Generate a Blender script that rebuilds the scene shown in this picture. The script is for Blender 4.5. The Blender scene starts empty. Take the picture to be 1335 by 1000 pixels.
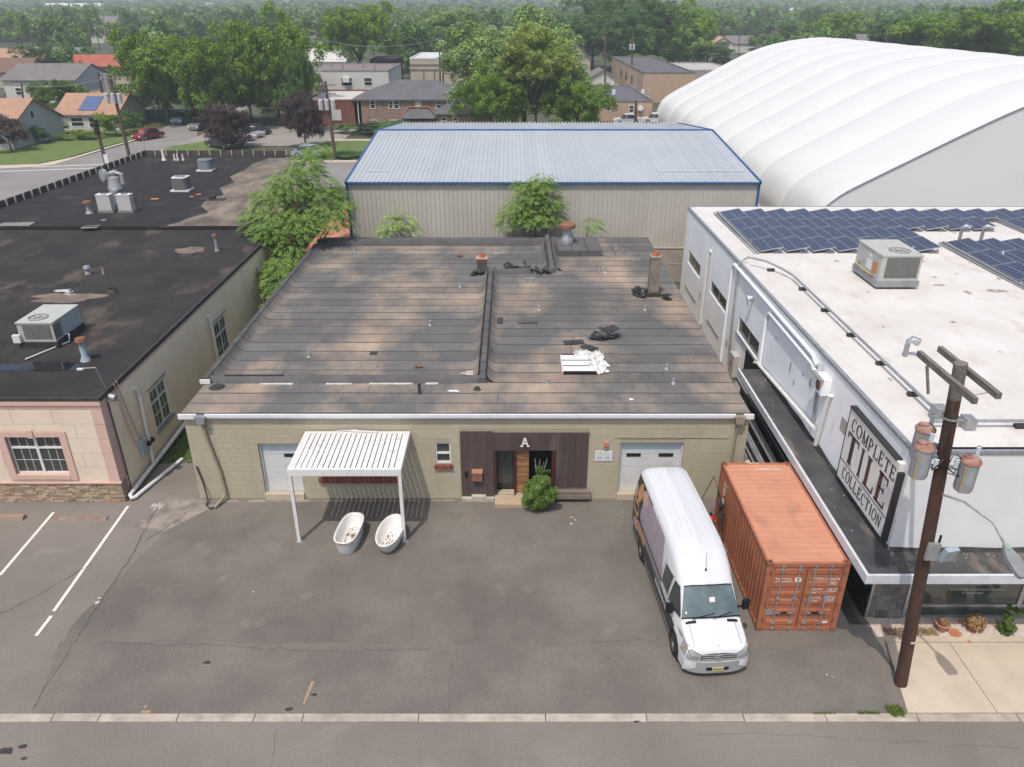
import bpy, bmesh, math, random
import numpy as np
from math import radians as R, sin, cos, pi
from mathutils import Vector, Matrix
random.seed(7)
S = bpy.context.scene
COL = S.collection
# ---------------------------------------------------------------- camera, sky, sun
CAMH, PITCH, FPX = 17.1, R(26.2), 1000.0
cam = bpy.data.objects.new('camera', bpy.data.cameras.new('camera'))
COL.objects.link(cam); S.camera = cam
cam.location = (0, 0, CAMH); cam.rotation_euler = (R(90) - PITCH, 0, 0)
cam.data.sensor_width = 36; cam.data.lens = 36 * FPX / 1335.0
cam.data.clip_start = .1; cam.data.clip_end = 30000
SUN_EL = R(64); SX, SY = -.42, -.91
wd = bpy.data.worlds.new('World'); S.world = wd; wd.use_nodes = True
nt = wd.node_tree; bg = nt.nodes['Background']
sky = nt.nodes.new('ShaderNodeTexSky'); sky.sky_type = 'NISHITA'; sky.sun_disc = False
sky.sun_elevation = SUN_EL; sky.sun_rotation = math.atan2(SX, SY)
sky.dust_density = 3.5; sky.air_density = 1.0
nt.links.new(sky.outputs[0], bg.inputs[0]); bg.inputs[1].default_value = .15
sl = bpy.data.lights.new('sun', 'SUN'); sl.energy = 2.75; sl.angle = R(.55); sl.color = (1, .935, .85)
sun = bpy.data.objects.new('sun', sl); COL.objects.link(sun)
ld = Vector((-SX * cos(SUN_EL), -SY * cos(SUN_EL), -sin(SUN_EL)))
sun.rotation_euler = ld.to_track_quat('-Z', 'Y').to_euler(); sun.location = (0, 0, 60)
S.view_settings.view_transform = 'Standard'; S.view_settings.look = 'None'
S.view_settings.exposure = 0.28; S.view_settings.gamma = 1
# ---------------------------------------------------------------- measuring helpers (photo pixel -> place)
_c, _s = cos(PITCH), sin(PITCH)
def G(px, py, z=0.):
    u = (px - 667.5) / FPX; v = (py - 500) / FPX; d = (CAMH - z) / (_s + v * _c)
    return (u * d, d * (_c - v * _s), z)
def Yp(px, py, y):
    u = (px - 667.5) / FPX; v = (py - 500) / FPX; d = y / (_c - v * _s)
    return (u * d, y, CAMH - d * (_s + v * _c))
# ---------------------------------------------------------------- materials
def mat(name, c, c2=None, scale=1., rough=.85, metal=0., bump=0., bscale=30., stretch=(1, 1, 1), lo=.38, hi=.64,
        c3=None, scale3=1., lo3=.55, hi3=.7, stretch3=(1, 1, 1), grain=0., rnd=0., spec=.3, trans=0., alpha=1.):
    c, c2, c3 = [tuple(.8 * v for v in q) if q else q for q in (c, c2, c3)]
    m = bpy.data.materials.new(name); m.use_nodes = True
    t = m.node_tree; N = t.nodes; L = t.links; b = N['Principled BSDF']
    b.inputs['Roughness'].default_value = rough; b.inputs['Metallic'].default_value = metal
    b.inputs['Specular IOR Level'].default_value = spec
    if trans: b.inputs['Transmission Weight'].default_value = trans
    geo = N.new('ShaderNodeNewGeometry')
    def noise(sc, st, det=5.):
        mp = N.new('ShaderNodeMapping'); mp.inputs['Scale'].default_value = st
        L.new(geo.outputs['Position'], mp.inputs['Vector'])
        n = N.new('ShaderNodeTexNoise'); n.inputs['Scale'].default_value = sc; n.inputs['Detail'].default_value = det
        n.inputs['Roughness'].default_value = .62
        L.new(mp.outputs[0], n.inputs['Vector']); return n.outputs['Fac']
    def ramp(f, a, z):
        r = N.new('ShaderNodeMapRange'); r.inputs['From Min'].default_value = a; r.inputs['From Max'].default_value = z
        L.new(f, r.inputs['Value']); return r.outputs['Result']
    def mix(f, A, B, kind='MIX'):
        x = N.new('ShaderNodeMix'); x.data_type = 'RGBA'; x.blend_type = kind
        for sock, v in ((x.inputs[0], f), (x.inputs[6], A), (x.inputs[7], B)):
            if isinstance(v, (int, float)): sock.default_value = v
            elif isinstance(v, tuple): sock.default_value = (*v[:3], 1)
            else: L.new(v, sock)
        return x.outputs[2]
    col = c
    if c2: col = mix(ramp(noise(scale, stretch), lo, hi), c, c2)
    if c3: col = mix(ramp(noise(scale3, stretch3), lo3, hi3), col, c3)
    if grain:
        g = ramp(noise(bscale * 1.3, (1, 1, 1), 3.), .25, .75)
        mm = N.new('ShaderNodeMath'); mm.operation = 'MULTIPLY_ADD'; L.new(g, mm.inputs[0])
        mm.inputs[1].default_value = 2 * grain; mm.inputs[2].default_value = 1 - grain
        col = mix(1., col, mm.outputs[0], 'MULTIPLY')
    if rnd:
        oi = N.new('ShaderNodeObjectInfo'); mm = N.new('ShaderNodeMath'); mm.operation = 'MULTIPLY_ADD'
        L.new(oi.outputs['Random'], mm.inputs[0]); mm.inputs[1].default_value = 2 * rnd; mm.inputs[2].default_value = 1 - rnd
        col = mix(1., col, mm.outputs[0], 'MULTIPLY')
    if isinstance(col, tuple): b.inputs['Base Color'].default_value = (*col[:3], 1)
    else: L.new(col, b.inputs['Base Color'])
    if bump:
        bn = N.new('ShaderNodeBump'); bn.inputs['Strength'].default_value = min(1, bump); bn.inputs['Distance'].default_value = .02
        L.new(noise(bscale, (1, 1, 1), 4.), bn.inputs['Height']); L.new(bn.outputs[0], b.inputs['Normal'])
    return m
def leafmat(name, c, c2, sc=.35, tr=.3):
    m = bpy.data.materials.new(name); m.use_nodes = True
    t = m.node_tree; N = t.nodes; L = t.links; b = N['Principled BSDF']; out = N['Material Output']
    geo = N.new('ShaderNodeNewGeometry'); n = N.new('ShaderNodeTexNoise'); n.inputs['Scale'].default_value = sc; n.inputs['Detail'].default_value = 3
    L.new(geo.outputs['Position'], n.inputs['Vector'])
    r = N.new('ShaderNodeMapRange'); r.inputs['From Min'].default_value = .35; r.inputs['From Max'].default_value = .65; L.new(n.outputs['Fac'], r.inputs['Value'])
    x = N.new('ShaderNodeMix'); x.data_type = 'RGBA'; x.inputs[6].default_value = (*c, 1); x.inputs[7].default_value = (*c2, 1); L.new(r.outputs[0], x.inputs[0])
    oi = N.new('ShaderNodeObjectInfo'); ad = N.new('ShaderNodeMath'); ad.operation = 'ADD'
    L.new(oi.outputs['Random'], ad.inputs[0]); L.new(geo.outputs['Random Per Island'], ad.inputs[1])
    mm = N.new('ShaderNodeMath'); mm.operation = 'MULTIPLY_ADD'; L.new(ad.outputs[0], mm.inputs[0]); mm.inputs[1].default_value = .45; mm.inputs[2].default_value = .55
    y = N.new('ShaderNodeMix'); y.data_type = 'RGBA'; y.blend_type = 'MULTIPLY'; y.inputs[0].default_value = 1
    L.new(x.outputs[2], y.inputs[6]); L.new(mm.outputs[0], y.inputs[7])
    L.new(y.outputs[2], b.inputs['Base Color']); b.inputs['Roughness'].default_value = .6; b.inputs['Specular IOR Level'].default_value = .25
    tb = N.new('ShaderNodeBsdfTranslucent'); L.new(y.outputs[2], tb.inputs['Color'])
    ms = N.new('ShaderNodeMixShader'); ms.inputs[0].default_value = tr
    L.new(b.outputs[0], ms.inputs[1]); L.new(tb.outputs[0], ms.inputs[2]); L.new(ms.outputs[0], out.inputs['Surface'])
    return m
# ---------------------------------------------------------------- object helpers
def lk(o, parent=None):
    COL.objects.link(o)
    if parent is not None: o.parent = parent
    return o
def org(o):
    v = Vector((0, 0, 0))
    while o is not None: v += o.location; o = o.parent
    return v
def tag(o, label=None, cat=None, group=None, kind=None):
    if label: o['label'] = label
    if cat: o['category'] = cat
    if group: o['group'] = group
    if kind: o['kind'] = kind
    return o
def thing(name, label, cat, loc=(0, 0, 0), rz=0, group=None):
    o = bpy.data.objects.new(name, None); lk(o); o.location = loc; o.rotation_euler = (0, 0, rz); o.empty_display_size = .3
    return tag(o, label, cat, group)
def copy_tree(o, parent=None):
    c = o.copy(); lk(c, parent)
    for ch in list(o.children): copy_tree(ch, c)
    return c
class MB:
    def __init__(s): s.v = []; s.f = []; s.m = []; s.k = 0
    def add(s, vs, fs):
        b = len(s.v); s.v += [tuple(v) for v in vs]; s.f += [tuple(b + i for i in f) for f in fs]; s.m += [s.k] * len(fs); return s
    def box(s, x0, x1, y0, y1, z0, z1):
        return s.add([(x0, y0, z0), (x1, y0, z0), (x1, y1, z0), (x0, y1, z0), (x0, y0, z1), (x1, y0, z1), (x1, y1, z1), (x0, y1, z1)],
                     [(0, 3, 2, 1), (4, 5, 6, 7), (0, 1, 5, 4), (1, 2, 6, 5), (2, 3, 7, 6), (3, 0, 4, 7)])
    def obox(s, c, size, rz=0, rx=0, ry=0):
        h = [a / 2 for a in size]; M = Matrix.Rotation(rz, 3, 'Z') @ Matrix.Rotation(ry, 3, 'Y') @ Matrix.Rotation(rx, 3, 'X'); c = Vector(c)
        vs = [c + M @ Vector((a * h[0], b * h[1], d * h[2])) for d in (-1, 1) for a, b in ((-1, -1), (1, -1), (1, 1), (-1, 1))]
        return s.add(vs, [(0, 3, 2, 1), (4, 5, 6, 7), (0, 1, 5, 4), (1, 2, 6, 5), (2, 3, 7, 6), (3, 0, 4, 7)])
    def bar(s, a, b, w, h=None):       # square bar between two points
        return s.tube([a, b], [w / 2 * 1.41], 4, rot=pi / 4, sq=(h or w) / w)
    def tube(s, pts, rad, n=8, rot=0, cap=True, sq=1.):
        pts = [Vector(p) for p in pts]
        if not isinstance(rad, (list, tuple)): rad = [rad]
        rings = []; up = None
        for i, p in enumerate(pts):
            d = (pts[min(i + 1, len(pts) - 1)] - pts[max(i - 1, 0)])
            if d.length < 1e-9: d = Vector((0, 0, 1))
            d.normalize()
            ref = Vector((0, 0, 1)) if abs(d.z) < .9 else Vector((0, 1, 0))
            a = d.cross(ref).normalized(); b = a.cross(d).normalized()
            if up is not None and a.dot(up) < 0: a = -a; b = -b
            up = a
            r = rad[min(i, len(rad) - 1)] if len(rad) > 1 else rad[0]
            rings.append([p + (a * cos(rot + 2 * pi * k / n) + b * sq * sin(rot + 2 * pi * k / n)) * r for k in range(n)])
        vs = [v for r_ in rings for v in r_]; fs = []
        for i in range(len(rings) - 1):
            for k in range(n): fs.append((i * n + k, i * n + (k + 1) % n, (i + 1) * n + (k + 1) % n, (i + 1) * n + k))
        if cap: fs.append(tuple(range(n))[::-1]); fs.append(tuple((len(rings) - 1) * n + k for k in range(n)))
        return s.add(vs, fs)
    def cyl(s, x, y, z0, z1, r, r1=None, n=12): return s.tube([(x, y, z0), (x, y, z1)], [r, r if r1 is None else r1], n)
    def lathe(s, x, y, prof, n=20, sx=1., sy=1., cap=False):
        vs = []; fs = []
        for r, z in prof:
            for k in range(n): a = 2 * pi * k / n; vs.append((x + r * sx * cos(a), y + r * sy * sin(a), z))
        for i in range(len(prof) - 1):
            for k in range(n): fs.append((i * n + k, i * n + (k + 1) % n, (i + 1) * n + (k + 1) % n, (i + 1) * n + k))
        if cap: fs.append(tuple(range(n))[::-1]); fs.append(tuple((len(prof) - 1) * n + k for k in range(n)))
        return s.add(vs, fs)
    def prism(s, poly, axis, a, b):    # polygon extruded along an axis
        n = len(poly)
        def P(p, t): return {'x': (t, p[0], p[1]), 'y': (p[0], t, p[1]), 'z': (p[0], p[1], t)}[axis]
        return s.add([P(p, a) for p in poly] + [P(p, b) for p in poly], [tuple(range(n)), tuple(range(2 * n - 1, n - 1, -1))] + [(i, i + n, (i + 1) % n + n, (i + 1) % n) for i in range(n)])
    def poly(s, pts): return s.add(pts, [tuple(range(len(pts)))])
    def grid(s, rows):
        n = len(rows[0]); vs = [p for r_ in rows for p in r_]
        return s.add(vs, [(i * n + k, i * n + k + 1, (i + 1) * n + k + 1, (i + 1) * n + k) for i in range(len(rows) - 1) for k in range(n - 1)])
    def build(s, name, m, parent=None, world=True, smooth=False, **kw):
        me = bpy.data.meshes.new(name)
        o = org(parent) if (world and parent is not None) else Vector((0, 0, 0))
        me.from_pydata([(v[0] - o.x, v[1] - o.y, v[2] - o.z) for v in s.v] if world else s.v, [], s.f)
        ms = m if isinstance(m, (list, tuple)) else [m]
        for q in ms: me.materials.append(q)
        if len(ms) > 1: me.polygons.foreach_set('material_index', s.m)
        bm = bmesh.new(); bm.from_mesh(me); bmesh.ops.recalc_face_normals(bm, faces=bm.faces); bm.to_mesh(me); bm.free()
        if smooth:
            me.polygons.foreach_set('use_smooth', [True] * len(me.polygons))
            if smooth != 2:
                try: me.set_sharp_from_angle(angle=R(40))
                except Exception: pass
        ob = bpy.data.objects.new(name, me); lk(ob, parent); tag(ob, **kw)
        return ob
def clip_rects(x0, x1, z0, z1, holes):
    xs = sorted({x0, x1} | {min(max(v, x0), x1) for h in holes for v in h[:2]}); out = []
    for a, b in zip(xs, xs[1:]):
        if b - a < 1e-4: continue
        cuts = sorted([(max(h[2], z0), min(h[3], z1)) for h in holes if h[0] <= a + 1e-5 and h[1] >= b - 1e-5])
        z = z0
        for c, d in cuts:
            if d <= z0 or c >= z1: continue
            if c > z + 1e-4: out.append((a, b, z, c))
            z = max(z, d)
        if z < z1 - 1e-4: out.append((a, b, z, z1))
    return out
def text(name, s, size, m, parent, loc, X, Yv, ext=.004, sx=1., align='CENTER', **kw):
    cu = bpy.data.curves.new(name, 'FONT'); cu.body = s; cu.size = size; cu.extrude = ext; cu.align_x = align; cu.align_y = 'CENTER'; cu.resolution_u = 2
    t = bpy.data.objects.new('tmp', cu); COL.objects.link(t); bpy.context.view_layer.update()
    me = bpy.data.meshes.new_from_object(t.evaluated_get(bpy.context.evaluated_depsgraph_get())); COL.objects.unlink(t); bpy.data.objects.remove(t); bpy.data.curves.remove(cu)
    X = Vector(X).normalized(); Yv = Vector(Yv).normalized(); Z = X.cross(Yv)
    M = Matrix((X * sx, Yv, Z)).transposed().to_4x4(); M.translation = Vector(loc) - (org(parent) if parent else Vector())
    me.transform(M); me.name = name; me.materials.clear(); me.materials.append(m)
    o = bpy.data.objects.new(name, me); lk(o, parent); tag(o, **kw); return o
def piece(name, me, loc, parent, m=None):
    o = bpy.data.objects.new(name, me); lk(o, parent); o.location = Vector(loc) - org(parent); return o
_bm = {}
def boxmesh(w, d, h, m, key=''):
    k = (round(w, 2), round(d, 3), round(h, 3), m.name, key)
    if k not in _bm:
        b = MB(); b.box(-k[0] / 2, k[0] / 2, -k[1] / 2, k[1] / 2, -k[2] / 2, k[2] / 2); me = bpy.data.meshes.new('piece'); me.from_pydata(b.v, [], b.f); me.materials.append(m); _bm[k] = me
    return _bm[k]
# ---------------------------------------------------------------- palette
asph = mat('asphalt', (.20, .176, .154), (.25, .222, .196), .22, .92, bump=.6, bscale=24, grain=.30, c3=(.285, .262, .24), scale3=.55, lo3=.6, hi3=.8, stretch3=(.6, 1.3, 1))
asph2 = mat('lot_asphalt', (.142, .128, .113), (.20, .180, .157), .3, .92, bump=.6, bscale=26, grain=.30, c3=(.27, .235, .205), scale3=.8, lo3=.6, hi3=.85)
asph3 = mat('patch_asphalt', (.160, .144, .127), (.205, .185, .162), .5, .92, bump=.8, bscale=28, grain=.3)
tarm = mat('tar', (.045, .045, .047), (.07, .07, .07), 2, .7, bump=.3, bscale=30)
crackm = mat('crack_fill', (.095, .088, .08), (.15, .135, .12), 6, .9)
conc = mat('kerb_concrete', (.50, .44, .37), (.34, .30, .25), 1.6, .9, bump=.3, bscale=40, grain=.12, rnd=.08)
sidew = mat('pavement_concrete', (.60, .51, .40), (.52, .44, .35), .9, .9, bump=.25, bscale=60, grain=.08, rnd=.04)
linew = mat('road_paint', (.78, .76, .72), (.45, .43, .4), 7, .8, lo=.55, hi=.75)
grassm = leafmat('grass', (.095, .15, .032), (.15, .185, .05), .8, .2)
soil = mat('turf', (.10, .13, .035), (.075, .115, .028), .6, .95, bump=.6, bscale=20, grain=.3)
farm = mat('far_ground', (.07, .085, .04), (.11, .11, .075), .02, .95)
# main building
blockm = mat('painted_block', (.50, .445, .33), (.465, .415, .31), .9, .88, bump=.25, bscale=50, grain=.06, rnd=.028, c3=(.41, .365, .275), scale3=.8, lo3=.58, hi3=.8, stretch3=(1.6, 1, .5))
mortm = mat('painted_mortar', (.45, .40, .30), (.42, .37, .275), 1.5, .9)
whitep = mat('white_paint_metal', (.78, .79, .79), (.66, .67, .68), 2., .45, lo=.5, hi=.8)
whitew = mat('white_coated_metal', (.80, .79, .77), (.72, .71, .69), 5, .4, lo=.5)
feltm = mat('roof_felt', (.124, .121, .119), (.16, .154, .149), .5, .88, bump=.3, bscale=45, grain=.16, rnd=.13, c3=(.42, .325, .24), scale3=.22, lo3=.46, hi3=.70, stretch3=(1.25, .8, 1))
feltd = mat('parapet_felt', (.095, .094, .097), (.13, .127, .127), 1.2, .85, bump=.4, bscale=20, rnd=.12)
seamm = mat('seam', (.055, .053, .052), (.085, .08, .078), 3, .7)
bitum = mat('bitumen', (.035, .034, .034), (.06, .056, .054), 3, .6)
browns = mat('brown_siding', (.085, .060, .058), (.105, .075, .07), 1.5, .7, rnd=.12, c3=(.15, .115, .105), scale3=.9, lo3=.58, hi3=.75, stretch3=(2.5, 1, .35))
wood = mat('cedar_board', (.42, .22, .11), (.30, .15, .075), 6, .7, stretch=(.6, 1, 5), rnd=.25)
oldwood = mat('weathered_timber', (.26, .21, .17), (.17, .14, .115), 4, .9, stretch=(.4, 1, 6), bump=.5, bscale=30)
brickm = mat('red_brick', (.25, .085, .06), (.18, .065, .05), 8, .9, rnd=.2)
black = mat('black_plastic', (.012, .012, .013), rough=.45)
rubber = mat('rubber', (.02, .02, .02), (.035, .034, .033), 6, .85)
dark = mat('dark_interior', (.018, .017, .017), rough=.9)
glass = mat('window_glass', (.035, .045, .045), (.06, .07, .065), 1.2, .06, spec=.8)
glassg = mat('shop_glass', (.055, .075, .07), (.10, .125, .105), 1.2, .05, spec=.9)
galv = mat('galvanised_metal', (.52, .53, .54), (.36, .37, .38), 5, .45, metal=.55)
alum = mat('aluminium', (.62, .63, .64), (.5, .5, .51), 3, .35, metal=.6)
greym = mat('grey_metal', (.36, .37, .37), (.28, .29, .29), 2, .5, metal=.2)
rustm = mat('rusty_metal', (.30, .13, .075), (.20, .09, .06), 5, .85)
terra = mat('terracotta', (.60, .22, .10), (.48, .18, .09), 6, .85)
tub = mat('enamel', (.80, .79, .77), (.76, .75, .72), 3, .22, spec=.5)
leafy = mat('dry_leaves', (.35, .18, .08), (.22, .12, .06), 10, .9)
# ================================================================ THE SETTING
def sheet(name, pts, m, z, kind='structure', parent=None, **kw):
    b = MB(); b.poly([(p[0], p[1], z) for p in pts]); return b.build(name, m, parent, kind=kind, **kw)
sheet('ground', [(-6000, -300), (6000, -300), (6000, 6000), (-6000, 6000)], farm, -.15)
sheet('road', [(-60, -12), (60, -12), (60, 14.42), (-60, 14.42)], asph, -.03)
sheet('parking_lot', [(-40, 14.60), (10.75, 14.60), (11.22, 17.4), (11.1, 18.3), (11.1, 51), (-40, 51)], asph, 0)
# darker repaved part of the lot, with worn edges
def wob(a, b, n, amp, seed):
    r = random.Random(seed); return [(a[0] + (b[0] - a[0]) * i / n + r.uniform(-amp, amp), a[1] + (b[1] - a[1]) * i / n + r.uniform(-amp, amp)) for i in range(n + 1)]
sheet('repaved_lot', wob((-12.2, 24.66), (-13.55, 17.8), 14, .04, 1) + wob((-13.4, 17.0), (9.9, 16.7), 30, .02, 2) + wob((10.6, 16.95), (10.85, 18.5), 4, .02, 3) + [(10.9, 24.66)], asph2, .004)
sheet('repaved_apron', wob((-13.55, 17.25), (-12.9, 14.64), 8, .03, 4) + wob((-12.5, 14.61), (10.4, 14.61), 10, .004, 5) + wob((10.55, 16.9), (-13.3, 17.25), 60, .045, 6), asph3, .008)
sheet('tar_patch', [(9.95, 19.5), (9.93, 18.6), (10.0, 18.25), (9.85, 18.0), (9.98, 17.75), (10.25, 17.7), (10.3, 17.45), (10.55, 17.35), (10.62, 17.05), (10.78, 16.9), (10.85, 16.6), (10.95, 16.1), (11.0, 15.75), (11.02, 16.0), (10.98, 16.6), (11.02, 17.0), (10.95, 17.5), (11.0, 17.75), (10.8, 18.05), (10.7, 18.4), (10.68, 24.6), (9.95, 24.6)], mat('dark_tar', (.06, .06, .063), (.085, .083, .085), 2, .85), .0125)
cb = MB()
def crack(pts, w, seed, z=.0125):
    r = random.Random(seed)
    P = []
    for a, b in zip(pts, pts[1:]):
        n = max(2, int(math.hypot(b[0] - a[0], b[1] - a[1]) / .25)); P += [(a[0] + (b[0] - a[0]) * i / n + r.gauss(0, .03), a[1] + (b[1] - a[1]) * i / n + r.gauss(0, .03)) for i in range(n)]
    P.append(pts[-1])
    L = []; Q = []
    for i, p in enumerate(P):
        a = P[max(i - 1, 0)]; b = P[min(i + 1, len(P) - 1)]; dx, dy = b[0] - a[0], b[1] - a[1]; l = math.hypot(dx, dy) or 1; ww = w * r.uniform(.4, 1.2) / 2
        L.append((p[0] - dy / l * ww, p[1] + dx / l * ww, z)); Q.append((p[0] + dy / l * ww, p[1] - dx / l * ww, z))
    cb.grid([L, Q])
crack([G(205, 662)[:2], G(165, 735)[:2], G(120, 800)[:2], G(43, 925)[:2]], .035, 1)
crack([G(130, 838)[:2], G(300, 842)[:2], G(420, 850)[:2], G(560, 846)[:2]], .03, 2)
crack([G(250, 665)[:2], G(190, 705)[:2]], .03, 3)
crack([G(360, 950)[:2], G(352, 998)[:2]], .02, 4, -.026)
crack([G(0, 800)[:2], G(60, 770)[:2], G(120, 735)[:2]], .02, 5)
crack([G(590, 860)[:2], G(585, 930)[:2]], .02, 6)
crack([G(760, 838)[:2], G(860, 834)[:2]], .02, 7)
crack([G(900, 960)[:2], G(960, 955)[:2], G(1335, 975)[:2]], .015, 8, -.026)
cb.build('asphalt_cracks', crackm, kind='structure')
# oil drips and pale scuffs on the asphalt: real marks with their own outline
def blot(b, x, y, rx, ry, z, seed, n=16):
    r = random.Random(seed); b.poly([(x + rx * r.uniform(.55, 1.1) * cos(2 * pi * k / n), y + ry * r.uniform(.55, 1.1) * sin(2 * pi * k / n), z) for k in range(n)])
b = MB()
for i, (px, py, w) in enumerate([(270, 864, .12), (377, 925, .14), (410, 906, .1), (8, 978, .22), (30, 972, .14), (30, 988, .1), (830, 940, .1)]):
    x, y, _ = G(px, py); blot(b, x, y, w, w * .6, -.026 if py > 940 else .012, i)
b.build('oil_stains', bitum, kind='structure')
pale = mat('pale_scuff', (.19, .17, .15), (.235, .21, .185), 3, .95, grain=.15, bscale=40)
b = MB()
for i, (px, py, w, h) in enumerate([(365, 574, 0, 0), (290, 755, .25, .4), (360, 600, 0, 0), (560, 650, .5, .12), (300, 862, .3, .35), (265, 640, 0, 0)]):
    if w: x, y, _ = G(px, py); blot(b, x, y, w * .6, h * .6, .0125, i + 40, 22)
b.build('pale_scuffs', pale, kind='structure'); b = MB()
for px, py, w in ((127, 786, .09), (130, 780, .06), (745, 683, .06), (750, 678, .05), (1078, 880, .035), (1085, 883, .025), (697, 712, .03), (405, 730, .02), (330, 772, .04)):
    x, y, _ = G(px, py); blot(b, x, y, w, w, .014, int(px), 9)
rq = random.Random(99)
for i in range(170): blot(b, rq.uniform(-19, 9), rq.uniform(14.9, 24), rq.uniform(.006, .018), rq.uniform(.006, .016), .0145, i, 6)
b.build('pale_marks', mat('pale_grit', (.55, .52, .48), rough=.9), kind='structure')
b = MB(); x, y, _ = G(745, 675); blot(b, x, y, .11, .07, .014, 5); x, y, _ = G(190, 922); blot(b, x, y, .06, .05, .014, 6); b.box(x - .05, x + .2, y - .2, y - .12, .012, .016)
x, y, _ = G(400, 905); b.add([(x - .03, y - .35, .013), (x + .02, y - .35, .013), (x + .12, y + .45, .013), (x + .02, y + .45, .013)], [(0, 1, 2, 3)])
b.build('rust_marks', mat('tan_mark', (.45, .29, .17), (.34, .25, .18), 8, .9), kind='structure')
# painted bay lines
b = MB()
def line(p0, p1, w, z=.0085):
    x0, y0, _ = G(*p0); x1, y1, _ = G(*p1); b.add([(x0 - w / 2, y0, z), (x0 + w / 2, y0, z), (x1 + w / 2, y1, z), (x1 - w / 2, y1, z)], [(0, 1, 2, 3)])
line((167, 660), (70, 797), .11); line((67, 803), (47, 829), .11); line((70, 668), (0, 750), .11); line((-3, 752), (-60, 815), .11)
b.build('bay_lines', linew, kind='structure')
b = MB(); x, y, _ = G(205, 660)
for a in (.3, 1.4, 2.4, -.3): b.obox((x, y, .0095 + a * .0004), (.5, .07, .001), a)
b.build('painted_cross', mat('faded_paint', (.62, .60, .56), (.25, .235, .22), 9, .9), kind='structure')
b = MB(); b.add([(-12.0, 24.6, .0065), (-13.3, 24.6, .0065), (-13.9, 22.9, .0065), (-12.6, 22.6, .0065), (-11.3, 24.2, .0065)], [(0, 1, 2, 3, 4)])
b.add([(-9.6, 24.6, .0068), (-12.0, 24.6, .0068), (-11.8, 24.4, .0068), (-7.0, 24.45, .0068), (-2.2, 24.5, .0068), (-2.2, 24.62, .0068)], [(0, 1, 2, 3, 4, 5)])
b.build('dusty_strip', mat('dusty_asphalt', (.34, .29, .25), (.19, .17, .155), 1.5, .95, lo=.4, hi=.6, grain=.2), kind='structure')
# concrete kerb, stone by stone
kerb = tag(bpy.data.objects.new('kerb', None), kind='structure'); lk(kerb)
cuts = [-40] + [-36, -33, -30.2, -27.4, -24.5, -22, -19.4, -17, -14.95, -12.3, -11.05, -8.95, -6.9, -5.6, -2.5, .9, 3.6, 6.2, 8.4, 10.85, 13.55, 16.3, 19, 22, 25, 28]
rr = random.Random(3)
for a, c in zip(cuts, cuts[1:]):
    m = MB(); j = .012; w = rr.uniform(-.008, .008); m.prism([(14.36 + w, -.12), (14.60 + w, -.12), (14.60 + w, .018), (14.585, .024), (14.39 + w, .022), (14.36 + w, .004)], 'x', a + j, c - j)
    m.build('kerb_stone', conc, kerb)
# pavement slabs
pav = tag(bpy.data.objects.new('pavement', None), kind='structure'); lk(pav)
for i, (xa, xb) in enumerate([(0, 2.45), (2.45, 5.05), (5.05, 7.7), (7.7, 10.3), (10.3, 12.9)]):
    x0, x1 = 10.62 + xa, 10.62 + xb
    m = MB(); off = .0 if i == 0 else 0; L0, L1 = (10.66, 11.20) if i == 0 else (x0 + .01, x0 + .01)
    m.prism([(L0, 14.62), (x1 - .01, 14.62), (x1 - .01, 17.15), (L1, 17.15)], 'z', -.1, .03); m.build('paving_slab', sidew, pav)
m = MB(); m.box(11.18, 24, 17.17, 17.40, -.1, .05); m.build('garden_edging', sidew, pav)
# white gravel bed: pebbles heaped on a base
m = MB(); m.add([(11.03, 17.4, .02), (24, 17.4, .02), (24, 18.2, .02), (11.0, 18.2, .02)], [(0, 1, 2, 3)])
r = random.Random(9)
for i in range(5200):
    x = r.uniform(11.05, 18.5); y = r.uniform(17.42, 18.16); s = r.uniform(.014, .032); z = .022 + r.random() * .02
    m.add([(x - s, y, z), (x, y - s * r.uniform(.6, 1), z), (x + s, y, z), (x, y + s, z), (x + r.uniform(-.4, .4) * s, y, z + s)], [(0, 1, 4), (1, 2, 4), (2, 3, 4), (3, 0, 4)])
m.build('gravel', mat('white_gravel', (.72, .64, .57), (.60, .46, .38), 18, .9, lo=.5, hi=.62), kind='stuff')
# alley grass
sheet('alley_turf', [(-15.05, 27.1), (-14.2, 27.2), (-13.4, 27.6), (-12.3, 27.3), (-12.3, 52), (-15.05, 52)], soil, .012)
def tufts(name, rgn, n, h, w, m, z=.012, seed=1, **kw):
    rg = np.random.default_rng(seed); V = np.zeros((n, 3, 3)); x0, x1, y0, y1 = rgn
    X = rg.uniform(x0, x1, n); Y = rg.uniform(y0, y1, n); A = rg.uniform(0, 2 * pi, n); H = h * rg.uniform(.4, 1.2, n)
    V[:, 0] = np.stack([X - w * np.cos(A), Y - w * np.sin(A), np.full(n, z)], 1); V[:, 1] = np.stack([X + w * np.cos(A), Y + w * np.sin(A), np.full(n, z)], 1)
    V[:, 2] = np.stack([X + rg.normal(0, h * .5, n), Y + rg.normal(0, h * .5, n), z + H], 1)
    me = bpy.data.meshes.new(name); me.from_pydata(V.reshape(-1, 3), [], np.arange(3 * n).reshape(-1, 3)); me.materials.append(m)
    return tag(lk(bpy.data.objects.new(name, me)), kind='stuff', **kw)
tufts('grass', (-15.0, -12.2, 27.2, 36), 9000, .09, .014, grassm)
tufts('kerb_weeds', (8.1, 8.7, 14.57, 14.64), 150, .05, .012, grassm, .02, 22); tufts('kerb_weeds', (9.3, 9.9, 14.57, 14.66), 220, .06, .012, grassm, .02, 2)
tufts('kerb_weeds', (10.15, 10.55, 14.5, 14.85), 420, .13, .016, grassm, .0, 3)
tufts('wall_weeds', (-11.9, -2.0, 24.56, 24.66), 500, .06, .01, grassm, .0, 4)
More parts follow.
